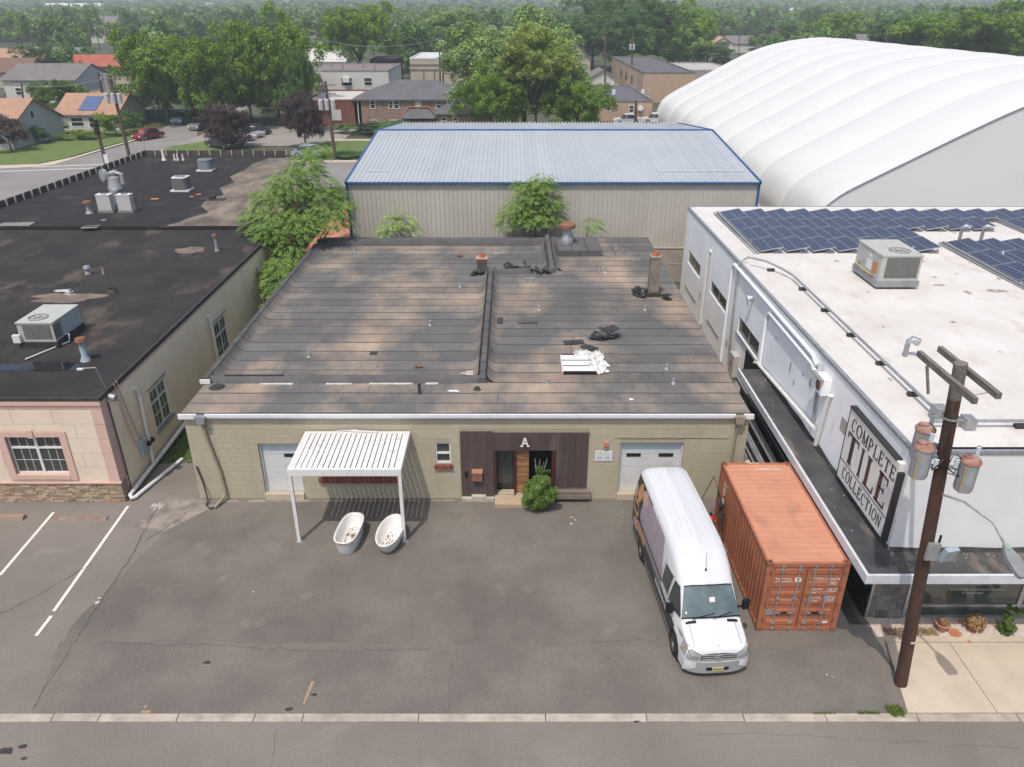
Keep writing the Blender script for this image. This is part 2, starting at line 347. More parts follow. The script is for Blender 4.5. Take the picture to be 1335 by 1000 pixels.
# ================================================================ MAIN BUILDING (olive painted block, ribbed felt roof)
YF, ZR = 24.67, 3.72
main = thing('block_building', 'low olive painted block building with patched grey felt roof and brown clad entrance', 'building', (-1.7, YF, 0))
XL, XR, YB = -12.05, 8.72, 48.4
holes = [(-9.5, -8.0, .27, 2.48), (-7.30, -4.35, 1.02, 2.0), (-2.87, -2.30, 1.60, 2.50), (-.68, 1.66, .2, 2.18), (4.05, 6.42, .27, 2.50)]
m = MB()
for a, b_, c, d in clip_rects(XL, XR, 0, 3.7, holes): m.box(a, b_, YF + .012, YF + .26, c, d)
m.box(XL, XL + .25, YF + .26, YB, 0, 3.7); m.box(XR - .25, XR, YF + .26, YB, 0, 3.7); m.box(XL + .25, XR - .25, YB - .25, YB, 0, 3.7)
m.box(XL + .3, XR - .3, YF + 2.4, YF + 2.5, 0, 3.6)
wall = m.build('wall', mortm, main)
m = MB(); m.box(XL + .25, XR - .25, YF + .26, YF + 2.4, -.02, .10); m.build('inner_floor', dark, main)
rg = random.Random(11); cnt = 0; rest = MB()
CH = 3.7 / 18
cand = []
for k in range(18):
    z0, z1 = k * CH, (k + 1) * CH; off = 0 if k % 2 else -.205
    n0 = int((XR - XL) / .41) + 2
    for i in range(n0):
        a = max(XL, XL + off + i * .41); c = min(XR, XL + off + (i + 1) * .41)
        if c - a < .06: continue
        segs = [(a, c)]
        for h in holes + [(-1.95, 2.86, 0, 3.0)]:
            if h[2] < z1 - .03 and h[3] > z0 + .03:
                ns = []
                for s0, s1 in segs:
                    if h[1] <= s0 or h[0] >= s1: ns.append((s0, s1)); continue
                    if h[0] - s0 > .05: ns.append((s0, h[0]))
                    if s1 - h[1] > .05: ns.append((h[1], s1))
                segs = ns
        for s0, s1 in segs: cand.append((s0, s1, z0, z1))
cand.sort(key=lambda q: (-(q[2] > .5), abs((q[0] + q[1]) / 2 + 3)))
for s0, s1, z0, z1 in cand:
    w = round(s1 - s0, 2) - .004
    if cnt < 296:
        o = piece('block', boxmesh(w, .03, CH - .005, blockm), ((s0 + s1) / 2, YF + .015 + rg.uniform(-.002, .002), (z0 + z1) / 2), wall); cnt += 1
    else: dy = rg.uniform(-.002, .002); rest.box(s0 + .003, s1 - .003, YF + dy, YF + .03, z0 + .003, z1 - .003)
rest.build('block_courses', blockm, wall, kind='stuff')
# roof deck and felt strips
m = MB(); m.box(XL - .05, XR + .02, YF - .06, YB + .05, 3.70, 3.745); roof = m.build('roof', feltd, main)
m = MB(); m.box(XL - .12, XL + .55, YF - .16, YF - .065, 3.58, 3.76); m.box(XL + .85, 8.15, YF - .16, YF - .065, 3.64, 3.76); m.box(8.45, XR + .1, YF - .16, YF - .065, 3.58, 3.76)
m.box(XL - .12, XR + .1, YF - .10, YF - .062, 3.56, 3.64)
m.build('eave_trim', whitep, roof)
m = MB(); m.box(-12.25, -11.85, 27.02, 27.1, 3.78, 3.95); m.build('end_trim', whitep, roof)
sr = random.Random(5); seam = MB()
def strip(x0, x1, y0, y1, upL=0, upR=0, zb=3.752, bow=0):
    n = 22; xs = [x0 + (x1 - x0) * (i / n) for i in range(n + 1)]
    if upL: xs = [x0, x0 + .04, x0 + .1, x0 + .18, x0 + .27, x0 + .36] + [x for x in xs if x > x0 + .6]
    if upR: xs = [x for x in xs if x < x1 - .6] + [x1 - .36, x1 - .27, x1 - .18, x1 - .1, x1 - .04, x1]
    p = [sr.uniform(0, 6) for _ in range(3)]
    def up(x):
        u = 0
        if upL and x < x0 + .36: t = 1 - (x - x0) / .36; u = upL * t * t
        if upR and x > x1 - .36: t = 1 - (x1 - x) / .36; u = upR * t * t
        return u
    def wy(x, k): return .014 * sin(x * .7 + p[k]) + .008 * sin(x * 2.3 + p[2])
    rows = []
    for yy, dz, k in ((y1, .001, 0), (y0 + .02, .016, 1), (y0, .012, 1), (y0 - .004, -.004, 1)):
        rows.append([(x, yy + (wy(x, 1) if k else wy(x, 1)) - up(x) * .0, zb + dz + up(x)) for x in xs])
    m = MB(); m.grid(rows); m.build('roof_strip', feltm, roof)
    w = sr.uniform(.025, .05)
    seam.grid([[(x, y0 + wy(x, 1) - w, zb + .005 + up(x)) for x in xs], [(x, y0 + wy(x, 1) + .006, zb + .0155 + up(x)) for x in xs]])
    for _ in range(sr.choice((0, 0, 1, 1, 2))):   # short cross laps
        x = sr.uniform(x0 + 1, x1 - 1); seam.add([(x, y0 + .03, zb + .0175), (x + .025, y0 + .03, zb + .0175), (x + .06, y1 - .02, zb + .004), (x + .035, y1 - .02, zb + .004)], [(0, 1, 2, 3)])
ys = [27.45]
while ys[-1] < 40.4: ys.append(ys[-1] + sr.uniform(.84, .98))
ys[-1] = 40.9
for a, b_ in zip(ys, ys[1:]): strip(-11.85, -1.35, a, b_, .28, .28)
y = 40.9
while y < 46.3: y1 = min(46.5, y + .93); strip(-11.85, 1.95, y, y1, .28, .28); y = y1
ys = [27.2]
while ys[-1] < 40.6: ys.append(ys[-1] + sr.uniform(.88, 1.0))
for a, b_ in zip(ys, ys[1:]): strip(-.98, XR, a, b_, .28, 0)
y = ys[-1]
while y < 48.0: y1 = min(48.3, y + .97); strip(2.55, XR, y, y1, .25, 0); y = y1
for a, b_ in ((24.68, 25.45), (25.45, 26.3), (26.3, 27.2)): strip(XL - .04, XR, a, b_)
seam.build('seam_bitumen', seamm, roof, kind='stuff')
# raised felt-covered upstands
def upstand(pts, w=.34, h=.30, name='parapet', segs=1):
    m = MB()
    for (xa, ya), (xb, yb) in zip(pts, pts[1:]):
        dx, dy = xb - xa, yb - ya; l = math.hypot(dx, dy); nx, ny = -dy / l, dx / l; rows = []
        n = max(2, int(l / .5))
        for i in range(n + 1):
            t = i / n; cx, cy = xa + dx * t, ya + dy * t; j = .015 * sin(i * 2.1) + sr.uniform(-.006, .006)
            rows.append([(cx + nx * o, cy + ny * o, 3.745 + z + (j if z else 0)) for o, z in ((-w / 2 - .05, 0), (-w / 2, h * .55), (-w * .3, h * .93), (0, h), (w * .3, h * .93), (w / 2, h * .55), (w / 2 + .05, 0))])
        m.grid(rows); m.add(rows[0], [tuple(range(7))]); m.add(rows[-1], [tuple(range(7))])
    m.build(name, feltd, roof, smooth=True)
    if abs(pts[-1][1] - pts[0][1]) > 12:
        w_ = MB(); x_ = pts[0][0]; y_ = pts[0][1] + .6
        while y_ < pts[-1][1] - .3:
            k_ = sr.uniform(-.05, .08); P_ = [(-w / 2 - .06, .0), (-w / 2 - .01, h * .55), (-w * .3, h * .95), (0, h + .012), (w * .3, h * .95), (w / 2 + .01, h * .55), (w / 2 + .06, .0)]
            w_.grid([[(x_ + o, y_ + k_ * (i / 6) + dy, 3.752 + z + .012) for i, (o, z) in enumerate(P_)] for dy in (0, .035)]); y_ += sr.uniform(.82, 1.02)
        w_.build('lap_seams', seamm, roof, kind='stuff')
upstand([(-12.03, 27.1), (-12.03, 46.7)]); upstand([(-1.17, 27.15), (-1.17, 40.9)], .34, .24); upstand([(-1.3, 41.0), (2.2, 41.15)], .4, .26); upstand([(2.25, 41.0), (2.25, 48.2)]); upstand([(-12.1, 46.75), (2.2, 46.75)], .5, .38)
# front upstand as a raised step with a folded top
m = MB()
m.grid([[(x, yy + .01 * sin(x * 3), zz + .01 * sin(x * 1.7)) for x in [(-11.9 + i * .41) for i in range(27)]] for yy, zz in ((27.12, 3.75), (27.22, 3.97), (27.3, 4.02), (27.42, 3.99), (27.5, 3.76))]); m.build('step_flashing', feltd, roof, smooth=True)
m = MB()
for xa, xb, yy in ((-9.9, -8.6, 26.98), (-7.3, -6.3, 26.98), (-5.6, -3.9, 27.0), (-3.4, -2.9, 27.02)): m.box(xa, xb, yy, yy + .1, 3.752, 3.80)
m.build('torn_flashing', mat('exposed_backing', (.72, .68, .63), (.5, .45, .4), 6, .9), roof)
m = MB(); r = random.Random(4)
for i in range(34): u = r.random(); blot(m, -1.62 - 1.7 * u * u, 27.72 + r.uniform(0, .75) * (1 - u) ** 2, r.uniform(.06, .26), r.uniform(.04, .12), 3.79 + i * .0008, i)
m.build('peeled_patch', mat('peeled_felt', (.68, .62, .55), (.5, .40, .3), 6, .95), roof)
m = MB(); sealm = mat('sealant', (.8, .8, .79), rough=.7); blot(m, -2.25, 26.45, .28, .10, 3.77, 3); m.build('white_patch', sealm, roof); m = MB(); blot(m, 4.5, 25.75, .13, .09, 3.775, 8); m.build('white_patch', sealm, roof)
m = MB(); m.box(-11.35, -9.0, 27.26, 27.34, 4.02, 4.05); m.build('flashing_strip', bitum, roof)
# raised curb with big vent at the back
m = MB(); m.box(2.75, 5.35, 44.2, 46.9, 3.74, 4.12); curb = m.build('raised_curb', feltd, roof)
m = MB(); m.box(3.55, 3.6, 44.17, 46.9, 4.12, 4.135); m.box(4.45, 4.5, 44.17, 46.9, 4.12, 4.135); m.box(4.0, 4.04, 44.18, 44.2, 3.76, 4.13); m.build('curb_seam', bitum, curb)
m = MB(); m.lathe(3.35, 45.9, [(.40, 4.12), (.40, 4.35), (.30, 4.5), (.29, 5.05)], 16); m.build('vent_stack', galv, roof, smooth=True)
m = MB(); m.lathe(3.35, 45.9, [(.30, 5.0), (.50, 5.05), (.50, 5.25), (.10, 5.42), (.0, 5.44)], 16); m.build('vent_cap', rustm, roof, smooth=True)
# chimneys
m = MB(); m.box(7.0, 7.5, 37.3, 37.8, 3.74, 5.75); ch = m.build('chimney', mat('chimney_block', (.30, .25, .21), (.20, .165, .14), 3, .95, bump=.5, grain=.2, bscale=25), roof)
m = MB(); m.box(6.97, 7.53, 37.27, 37.83, 5.75, 5.81); m.build('chimney_cap', mat('cap_stone', (.35, .28, .22), rough=.9), ch)
m = MB(); m.lathe(7.25, 37.55, [(.19, 5.81), (.19, 6.02), (.15, 6.02), (.15, 5.85)], 4); m.build('flue', terra, ch)
m = MB(); m.box(6.85, 7.6, 37.1, 37.95, 3.75, 3.95); m.build('chimney_flashing', bitum, roof)
m = MB(); m.box(-1.95, -1.4, 41.0, 41.5, 3.74, 4.35); ch2 = m.build('chimney', feltd, roof)
m = MB(); m.box(-1.97, -1.38, 40.98, 41.52, 4.35, 4.55); m.build('brick_top', brickm, ch2)
m = MB(); m.box(-1.99, -1.36, 40.96, 41.54, 4.55, 4.61); m.build('chimney_cap', mat('mortar_cap', (.45, .33, .25), rough=.9), ch2)
m = MB(); m.lathe(-1.67, 41.25, [(.17, 4.61), (.17, 4.8), (.13, 4.8), (.13, 4.64)], 4); m.build('flue', terra, ch2)
# small pipe vents
def vent(px, py, h=.22, r=.055, m_=galv, name='roof_vent'):
    x, y, z = G(px, py, 3.76); m = MB(); m.lathe(x, y, [(r * 1.9, z), (r * 1.2, z + .05), (r, z + h * .8), (r * 1.25, z + h * .8), (r * 1.2, z + h), (0, z + h + .02)], 10); m.build(name, m_, roof, smooth=True)
for p in ((403, 465), (561, 424), (600, 374), (462, 328), (647, 330), (703, 404), (714, 500), (803, 324), (789, 355), (841, 404), (869, 481), (878, 500)): vent(*p)
vent(547, 513, .42, .05, bitum, 'vent_pipe'); vent(622, 508, .1, .09, bitum, 'drain'); vent(283, 505, .07, .17, bitum, 'drain')
x, y, z = G(690, 366, 3.76); m = MB(); m.box(x - .2, x + .2, y - .15, y + .15, z, z + .16); m.build('vent_hood', galv, roof)
for px, py, w, d in ((487, 460, .3, .35), (652, 418, .26, .75), (688, 421, .95, .10)):
    x, y, z = G(px, py, 3.78); m = MB(); m.obox((x, y, z + .006), (w, d, .01), .06 if w > .9 else 0); m.build('felt_patch', bitum, roof)
for px, py in ((545, 479), (599, 335)):
    x, y, z = G(px, py, 3.77); m = MB(); r = random.Random(px)
    for k in range(5): m.obox((x + r.uniform(-.12, .12), y + r.uniform(-.08, .08), z + .05), (.14, .1, .1), r.random() * 3, r.random())
    m.build('clump_of_debris', rustm, roof)
# lumpy torn felt near chimneys
def lump(x, y, w, d, h, m_, seed, name='felt_scraps', parent=None, z=3.76, n=12):
    r = random.Random(seed); m = MB()
    for k in range(n): m.obox((x + r.uniform(-w, w) / 2, y + r.uniform(-d, d) / 2, z + h * r.uniform(.1, .8)), (w * r.uniform(.3, .6), d * r.uniform(.3, .6), h * r.uniform(.06, .3)), r.uniform(0, 3), r.uniform(-.5, .5), r.uniform(-.5, .5))
    return m.build(name, m_, parent)
lump(6.55, 37.2, .6, .5, .5, bitum, 2, parent=roof); lump(7.8, 36.8, .4, .4, .3, bitum, 3, parent=roof); lump(.2, 41.7, 1.4, .3, .35, bitum, 4, parent=roof); lump(1.6, 41.0, 1.0, .3, .3, bitum, 6, parent=roof); lump(-1.9, 40.75, .7, .3, .35, bitum, 8, parent=roof)
# doors, windows
doorm = mat('door_paint', (.62, .69, .74), (.55, .62, .67), 2, .5, lo=.5)
doorw = mat('door_paint_low', (.70, .71, .71), (.62, .62, .62), 2, .5, lo=.5)
def garage(x0, x1, z0, z1, lights):
    m = MB(); m.box(x0 - .0, x0 + .06, YF + .10, YF + .26, z0, z1); m.box(x1 - .06, x1, YF + .10, YF + .26, z0, z1); m.box(x0 + .06, x1 - .06, YF + .10, YF + .26, z1 - .05, z1)
    d = m.build('garage_door', doorw, main); n = 4; h = (z1 - .05 - z0) / n
    for k in range(n):
        m = MB(); m.box(x0 + .06, x1 - .06, YF + .19, YF + .225, z0 + k * h + .006, z0 + (k + 1) * h - .006); m.build('door_panel', doorm if k == n - 1 else doorw, d)
    for a, c in lights: m = MB(); m.box(a, c, YF + .175, YF + .195, z0 + 2.78 * h, z0 + 3.05 * h); m.build('door_light', dark, d)
garage(-9.5, -8.0, .27, 2.48, [(-8.62, -8.12)]); garage(4.05, 6.42, .27, 2.5, [(4.33, 4.87), (5.55, 6.1)])
m = MB(); m.box(-9.5, -8.0, YF - .1, YF + .24, 0, .262); m.box(4.05, 6.42, YF - .1, YF + .24, 0, .262); m.build('door_sill', sidew, main)
def brickrow(x0, x1, z0, z1, n, y=YF):
    for k in range(n):
        w = (x1 - x0) / n; piece('brick', boxmesh(w - .006, .16, z1 - z0, brickm), (x0 + (k + .5) * w, y - .02, (z0 + z1) / 2), main)
brickrow(-7.36, -4.40, .76, 1.0, 26)
m = MB(); m.box(-7.3, -4.35, YF + .03, YF + .07, 1.02, 1.1); m.box(-7.3, -4.35, YF + .03, YF + .07, 1.94, 2.0)
for x in (-7.3, -6.3, -5.3, -4.41): m.box(x, x + .06, YF + .03, YF + .07, 1.1, 1.94)
w_ = m.build('window', alum, main); m = MB(); m.box(-7.3, -4.35, YF + .09, YF + .1, 1.02, 2.0); m.build('pane', glass, w_)
m = MB(); m.box(-2.87, -2.82, YF + .04, YF + .1, 1.6, 2.5); m.box(-2.35, -2.30, YF + .04, YF + .1, 1.6, 2.5); m.box(-2.82, -2.35, YF + .04, YF + .1, 1.6, 1.66); m.box(-2.82, -2.35, YF + .04, YF + .1, 2.44, 2.5); m.box(-2.82, -2.35, YF + .03, YF + .1, 2.0, 2.06)
w_ = m.build('window', whitep, main); m = MB(); m.box(-2.82, -2.35, YF + .11, YF + .12, 1.66, 2.44); m.build('pane', glass, w_)
m = MB(); m.box(-2.75, -2.42, YF + .13, YF + .14, 1.66, 1.95); m.build('blue_panel', mat('blue_sheet', (.12, .25, .36), (.4, .42, .42), 9, .6), w_)
brickrow(-2.93, -2.24, 1.40, 1.56, 6)
m = MB(); m.box(7.3, 7.35, YF - .02, YF - .012, 0, .01)
# downspouts
def pipe(name, pts, r, m_, parent, n=8, **kw): m = MB(); m.tube(pts, r, n); return m.build(name, m_, parent, smooth=True, **kw)
beigep = mat('painted_pipe', (.34, .29, .21), (.28, .235, .18), 3, .7)
for xa in (-11.35, 8.3):
    m = MB(); m.prism([(xa - .2, 3.72), (xa + .2, 3.72), (xa + .13, 3.42), (xa - .13, 3.42)], 'y', YF - .26, YF - .02); m.build('leader_head', greym if xa < 0 else beigep, main)
pipe('downspout', [(-11.35, YF - .12, 3.45), (-11.3, YF - .09, 2.8), (-11.05, YF - .08, 1.3), (-11.0, YF - .1, .35), (-11.05, YF - .22, .2), (-11.25, YF - .7, .07)], .06, beigep, main)
pipe('drain_loop', [(-11.05, YF - .3, .16), (-11.15, YF - .55, .1), (-11.4, YF - .75, .06), (-11.62, YF - .55, .07), (-11.65, YF - .25, .12), (-11.8, YF - .06, .8), (-11.92, YF - .06, 1.5)], .03, bitum, main)
pipe('downspout', [(8.3, YF - .12, 3.45), (8.25, YF - .1, 3.0), (8.2, YF - .1, .2)], .05, beigep, main)
# brown clad entrance
YC = YF - .045
clad = MB()
def board(x0, x1, z0, z1): o = MB(); o.box(x0 + .003, x1 - .003, YC, YC + .04, z0, z1); o.build('cladding_board', browns, main)
xs = [-1.93, -1.62, -1.28, -.94, -.70]
for a, b_ in zip(xs, xs[1:]): board(a, b_, .12, 3.0)
for k in range(7): a = -.70 + k * 2.37 / 7; board(a, a + 2.37 / 7, 2.19, 2.94)
for k in range(5): a = 1.67 + k * .236; board(a, a + .236, .55, 2.94)
m = MB(); m.box(1.67, 2.86, YF - .03, YF, .0, .55); m.build('lower_board', oldwood, main)
m = MB(); m.box(-.7, 2.88, YC - .015, YC + .05, 2.94, 2.975); m.build('cladding_cap', mat('cap', (.20, .15, .13), rough=.8), main)
# recess
dfm = mat('dark_red_frame', (.07, .022, .02), rough=.6)
for a_, b_, e_ in ((-.68, -.58, .9), (.08, .14, .5), (1.5, 1.66, .9)): m = MB(); m.box(a_, b_, YF - .03, YF + e_, .2, 2.18); m.build('door_jamb', dfm, main)
m = MB(); m.box(-.58, .08, YF + .42, YF + .45, .2, 2.18); dr = m.build('entrance_door', glass, main)
m = MB(); m.box(-.58, -.52, YF + .40, YF + .42, .2, 2.18); m.box(.02, .08, YF + .40, YF + .42, .2, 2.18); m.box(-.52, .02, YF + .40, YF + .42, .2, .42); m.build('door_rail', mat('door_rail', (.05, .035, .03), rough=.6), dr)
m = MB(); m.box(-.18, 0.0, YF + .405, YF + .42, 1.35, 1.7); m.build('notice', mat('faded_notice', (.12, .12, .115), rough=.8), dr)
for k in range(13):
    m = MB(); z = .25 + k * .147; dy = random.uniform(-.02, .03); m.box(.15, .64, YF + .10 + dy, YF + .20 + dy, z, z + .132); m.build('cedar_plank', wood, main)
m = MB(); m.box(.64, 1.5, YF + .8, YF + .84, .2, 2.18); m.box(.60, .64, YF + .22, YF + .8, .2, 2.18); m.build('dark_backing', dark, main)
m = MB(); m.box(-.66, .62, YF - .62, YF + .42, -.02, .15); m.build('entrance_step', mat('sandy_concrete', (.50, .39, .27), (.42, .33, .23), 4, .9, grain=.1), main)
for k in range(3): m = MB(); m.box(.75 if k == 0 else 1.62, 1.6 if k == 0 else 3.0, YF - .36 + .05 * k, YF - .08, .02 + k * .155, .17 + k * .155); m.build('timber_beam', oldwood, main)
for k, (a, b_, z) in enumerate(((-1.93, -1.55, .0), (-1.55, -1.0, .13), (-1.0, -.68, 0.0))): m = MB(); m.box(a, b_, YF - .22, YF - .05, 0, .13 + z * .8); m.build('masonry_block', mat('pale_block%d' % k, (.55, .5, .43), (.4, .36, .3), 5, .9), main)
# mailbox, keypad, letter A, notice, alarm
mb = thing('mailbox', 'rust brown metal mailbox fixed to brown cladding left of the entrance', 'mailbox', (-1.3, YC, .9))
m = MB(); m.box(-1.5, -1.13, YC - .16, YC - .002, .92, 1.28); m.build('box_body', mat('brown_enamel', (.30, .14, .09), rough=.5), mb)
m = MB(); m.prism([(YC - .19, 1.26), (YC - .19, 1.30), (YC - .002, 1.38), (YC - .002, 1.29)], 'x', -1.52, -1.11); m.build('lid', mat('brown_lid', (.36, .17, .11), rough=.5), mb)
m = MB(); m.cyl(-1.315, YC - .165, 1.1, 1.12, .02); m.build('lock', black, mb)
m = MB(); m.box(-1.79, -1.70, YC - .07, YC - .002, 1.08, 1.28); m.prism([(YC - .09, 1.26), (YC - .09, 1.29), (YC - .002, 1.33), (YC - .002, 1.27)], 'x', -1.81, -1.68); m.build('keypad_box', black, label='small black keypad box at far left of the brown cladding', cat='keypad box')
am = mat('letter_white', (.82, .82, .80), rough=.4)
lt = thing('letter_sign', 'white metal letter A standing out above the entrance opening', 'sign', (.48, YC, 2.5))
m = MB(); yy = YC - .16
q0 = len(m.v)
m.prism([(.30, 2.42), (.36, 2.42), (.50, 2.80), (.46, 2.84), (.43, 2.84)], 'y', yy, yy + .05); m.prism([(.66, 2.42), (.60, 2.42), (.46, 2.80), (.49, 2.84), (.53, 2.84)], 'y', yy + .001, yy + .051); m.box(.37, .59, yy + .004, yy + .046, 2.53, 2.58); m.box(.26, .39, yy - .002, yy + .052, 2.40, 2.44); m.box(.57, .70, yy - .002, yy + .052, 2.40, 2.44)
m.v = [(.48 + (v[0] - .48) * .75, v[1], 2.62 + (v[2] - 2.62) * .8) for v in m.v]
m.build('letter', am, lt); m = MB(); m.tube([(.48, yy + .05, 2.7), (.48, YC, 2.7)], .012, 6); m.build('standoff_pin', greym, lt)
sg = thing('notice_board', 'white printed notice on the olive wall left of the right garage door', 'sign', (3.44, YF, 1.7))
m = MB(); m.box(3.12, 3.76, YF - .03, YF - .004, 1.72, 2.15); m.build('panel', mat('notice_white', (.78, .79, .80), rough=.4), sg)
gt = mat('grey_print', (.3, .3, .32), rough=.7)
for i, (s_, sz, zz, xx) in enumerate((('OFFICE', .055, 2.09, 3.3), ('ALL VISITORS PLEASE REPORT', .035, 2.02, 3.44), ('TO THE FRONT DOOR', .035, 1.96, 3.40), ('DOOR   BELL', .06, 1.89, 3.42), ('OPEN   CLOSED', .05, 1.82, 3.42), ('DELIVERIES AT REAR', .035, 1.77, 3.42))): pass
r = random.Random(8)
m = MB()
for row, zz in enumerate((2.09, 2.04, 1.98, 1.90, 1.86, 1.82, 1.78)):
    x = 3.18
    xe = 3.38 if row == 0 else 3.68
    while x < xe:
        w = r.uniform(.015, .06); m.box(x, min(x + w, xe), YF - .0325, YF - .03, zz - (.016 if row in (0, 3, 4) else .009), zz + (.012 if row in (0, 3, 4) else .006)); x += w + r.uniform(.008, .02) + (.07 if row > 2 and abs(x - 3.38) < .03 else 0)
m.build('print', gt, sg)
al = thing('alarm_box', 'small salmon red alarm sounder on the olive wall above the white notice', 'alarm', (3.5, YF, 2.35))
m = MB(); m.prism([(3.42, 2.38), (3.58, 2.38), (3.57, 2.55), (3.43, 2.55)], 'y', YF - .11, YF - .004); m.build('housing', mat('salmon_plastic', (.62, .20, .14), rough=.5), al); m = MB(); m.box(3.46, 3.54, YF - .08, YF - .004, 2.24, 2.38); m.build('bracket', greym, al); m = MB(); m.lathe(3.5, YF - .06, [(.04, 2.36), (.05, 2.38), (.0, 2.41)], 8); m.build('lamp', whitep, al)
pipe('wall_conduit', [(3.8, YF - .015, 2.72), (6.9, YF - .015, 2.72), (8.0, YF - .015, 2.70)], .012, beigep, main)
# ---------------------------------------------------------------- things lying on the roof
pile = thing('felt_offcuts', 'heap of black roofing felt offcuts lying on the right half of the roof', 'roofing felt', G(778, 443, 3.77))
r = random.Random(12)
for k in range(11):
    m = MB(); x, y, z = G(785, 440, 3.79); w = r.uniform(.5, .95)
    P = [[(x + r.uniform(-.05, .05) - .55 + .1 * k * .9 + i * .12 * 1, y + j * w - .4 + k * .02, z + .03 * k + .05 * sin(i * 1.3 + k) + .02 * j) for i in range(5)] for j in (0, .5, 1)]
    a = r.uniform(-.6, .5); ca, sa = cos(a), sin(a); P = [[(x + (p[0] - x) * ca - (p[1] - y) * sa, y + (p[0] - x) * sa + (p[1] - y) * ca, p[2]) for p in row] for row in P]
    m.grid(P); m.build('felt_sheet', bitum if k % 3 else feltd, pile)
for px, py, a, w in ((748, 446, .15, .9), (768, 453, -.7, .7)):
    m = MB(); x, y, z = G(px, py, 3.79); m.obox((x, y, z), (w, .45, .02), a); m.build('felt_sheet', bitum, pile)
pal = thing('broken_louvre', 'white slatted louvre panel with crumpled white sheeting on the roof', 'louvre panel', G(755, 475, 3.77))
x, y, z = G(754, 476, 3.77)
for k in range(3):
    m = MB(); m.obox((x, y - .55 + k * .55, z + .07), (1.32, .36, .03), 0, .25); m.build('slat', whitew, pal)
for k in range(4):
    m = MB(); m.box(x - .67, x + .67, y - .90 + k * .55, y - .76 + k * .55, z, z + .09); m.build('rail', black, pal)
for s_ in (-1, 1): m = MB(); m.box(x + s_ * .69 - .02, x + s_ * .69 + .02, y - .82, y + .84, z, z + .1); m.build('frame_side', whitew, pal)
def crumple(name, x, y, z, w, d, h, m_, parent, seed, n=13):
    rg = np.random.default_rng(seed); H = rg.random((n, n)); rows = []
    for j in range(n):
        rows.append([(x + w * ((i / (n - 1) - .5) + .05 * rg.normal()) * (1 - .35 * abs(j / (n - 1) - .5) + .25 * sin(j * 1.7)), y + d * (j / (n - 1) - .5 + .05 * rg.normal()), z + .012 + h * H[j, i] * (0.15 if i in (0, n - 1) or j in (0, n - 1) else 1)) for i in range(n)])
    m = MB(); m.grid(rows); return m.build(name, m_, parent)
sheetm = mat('white_sheeting', (.80, .80, .79), (.7, .69, .67), 5, .6)
a_ = G(778, 474, 3.78); crumple('sheeting', a_[0], a_[1], 3.78, .75, 1.9, .22, sheetm, pal, 2); a_ = G(762, 463, 3.78); crumple('sheeting', a_[0] - .05, a_[1] - .1, 3.78, .8, .5, .22, sheetm, pal, 3)
# ================================================================ PERGOLA, TUBS, SHRUB
pg = thing('pergola', 'white metal louvred pergola standing against the olive wall over the low window', 'pergola', (-5.75, 23.3, 0))
PX0, PX1, PY0, PY1, PZ = -7.62, -3.76, 22.03, 24.52, 3.04
m = MB(); m.box(PX0, PX1, PY0 - .06, PY0 + .06, PZ - .25, PZ); m.build('front_beam', whitew, pg)
m = MB(); m.box(PX0, PX1, PY1 - .06, PY1 + .06, PZ - .25, PZ); m.build('back_beam', whitew, pg)
for x in (PX0, PX1 - .1): m = MB(); m.box(x, x + .1, PY0 + .06, PY1 - .06, PZ - .25, PZ - .004); m.build('side_beam', whitew, pg)
for x in (PX0, PX1 - .12):
    for y in (PY0 - .058,):
        m = MB(); m.box(x + .003, x + .117, y + .002, y + .118, 0, PZ - .25); p = m.build('post', whitew, pg)
        m = MB(); m.box(x - .05, x + .17, y - .05, y + .17, 0, .014); m.build('base_plate', greym, p)
dirty = mat('white_louvre', (.80, .80, .79), (.55, .45, .38), 3.5, .4, lo=.56, hi=.75, stretch=(1, .7, 1))
n = 20
for k in range(n):
    x = PX0 + .16 + k * (PX1 - PX0 - .32) / (n - 1)
    m = MB(); m.obox((x, (PY0 + PY1) / 2, PZ - .02), (.158, PY1 - PY0 - .14, .02), 0, 0, -.10); m.build('louvre', dirty, pg)
m = MB(); m.bar((-5.9, PY1 + .02, PZ + .05), (-4.9, PY1 - .05, PZ + .03), .07, .03); m.bar((-6.6, PY1, PZ + .02), (-5.7, PY1 + .05, PZ + .07), .03); m.build('loose_strip', dirty, pg)
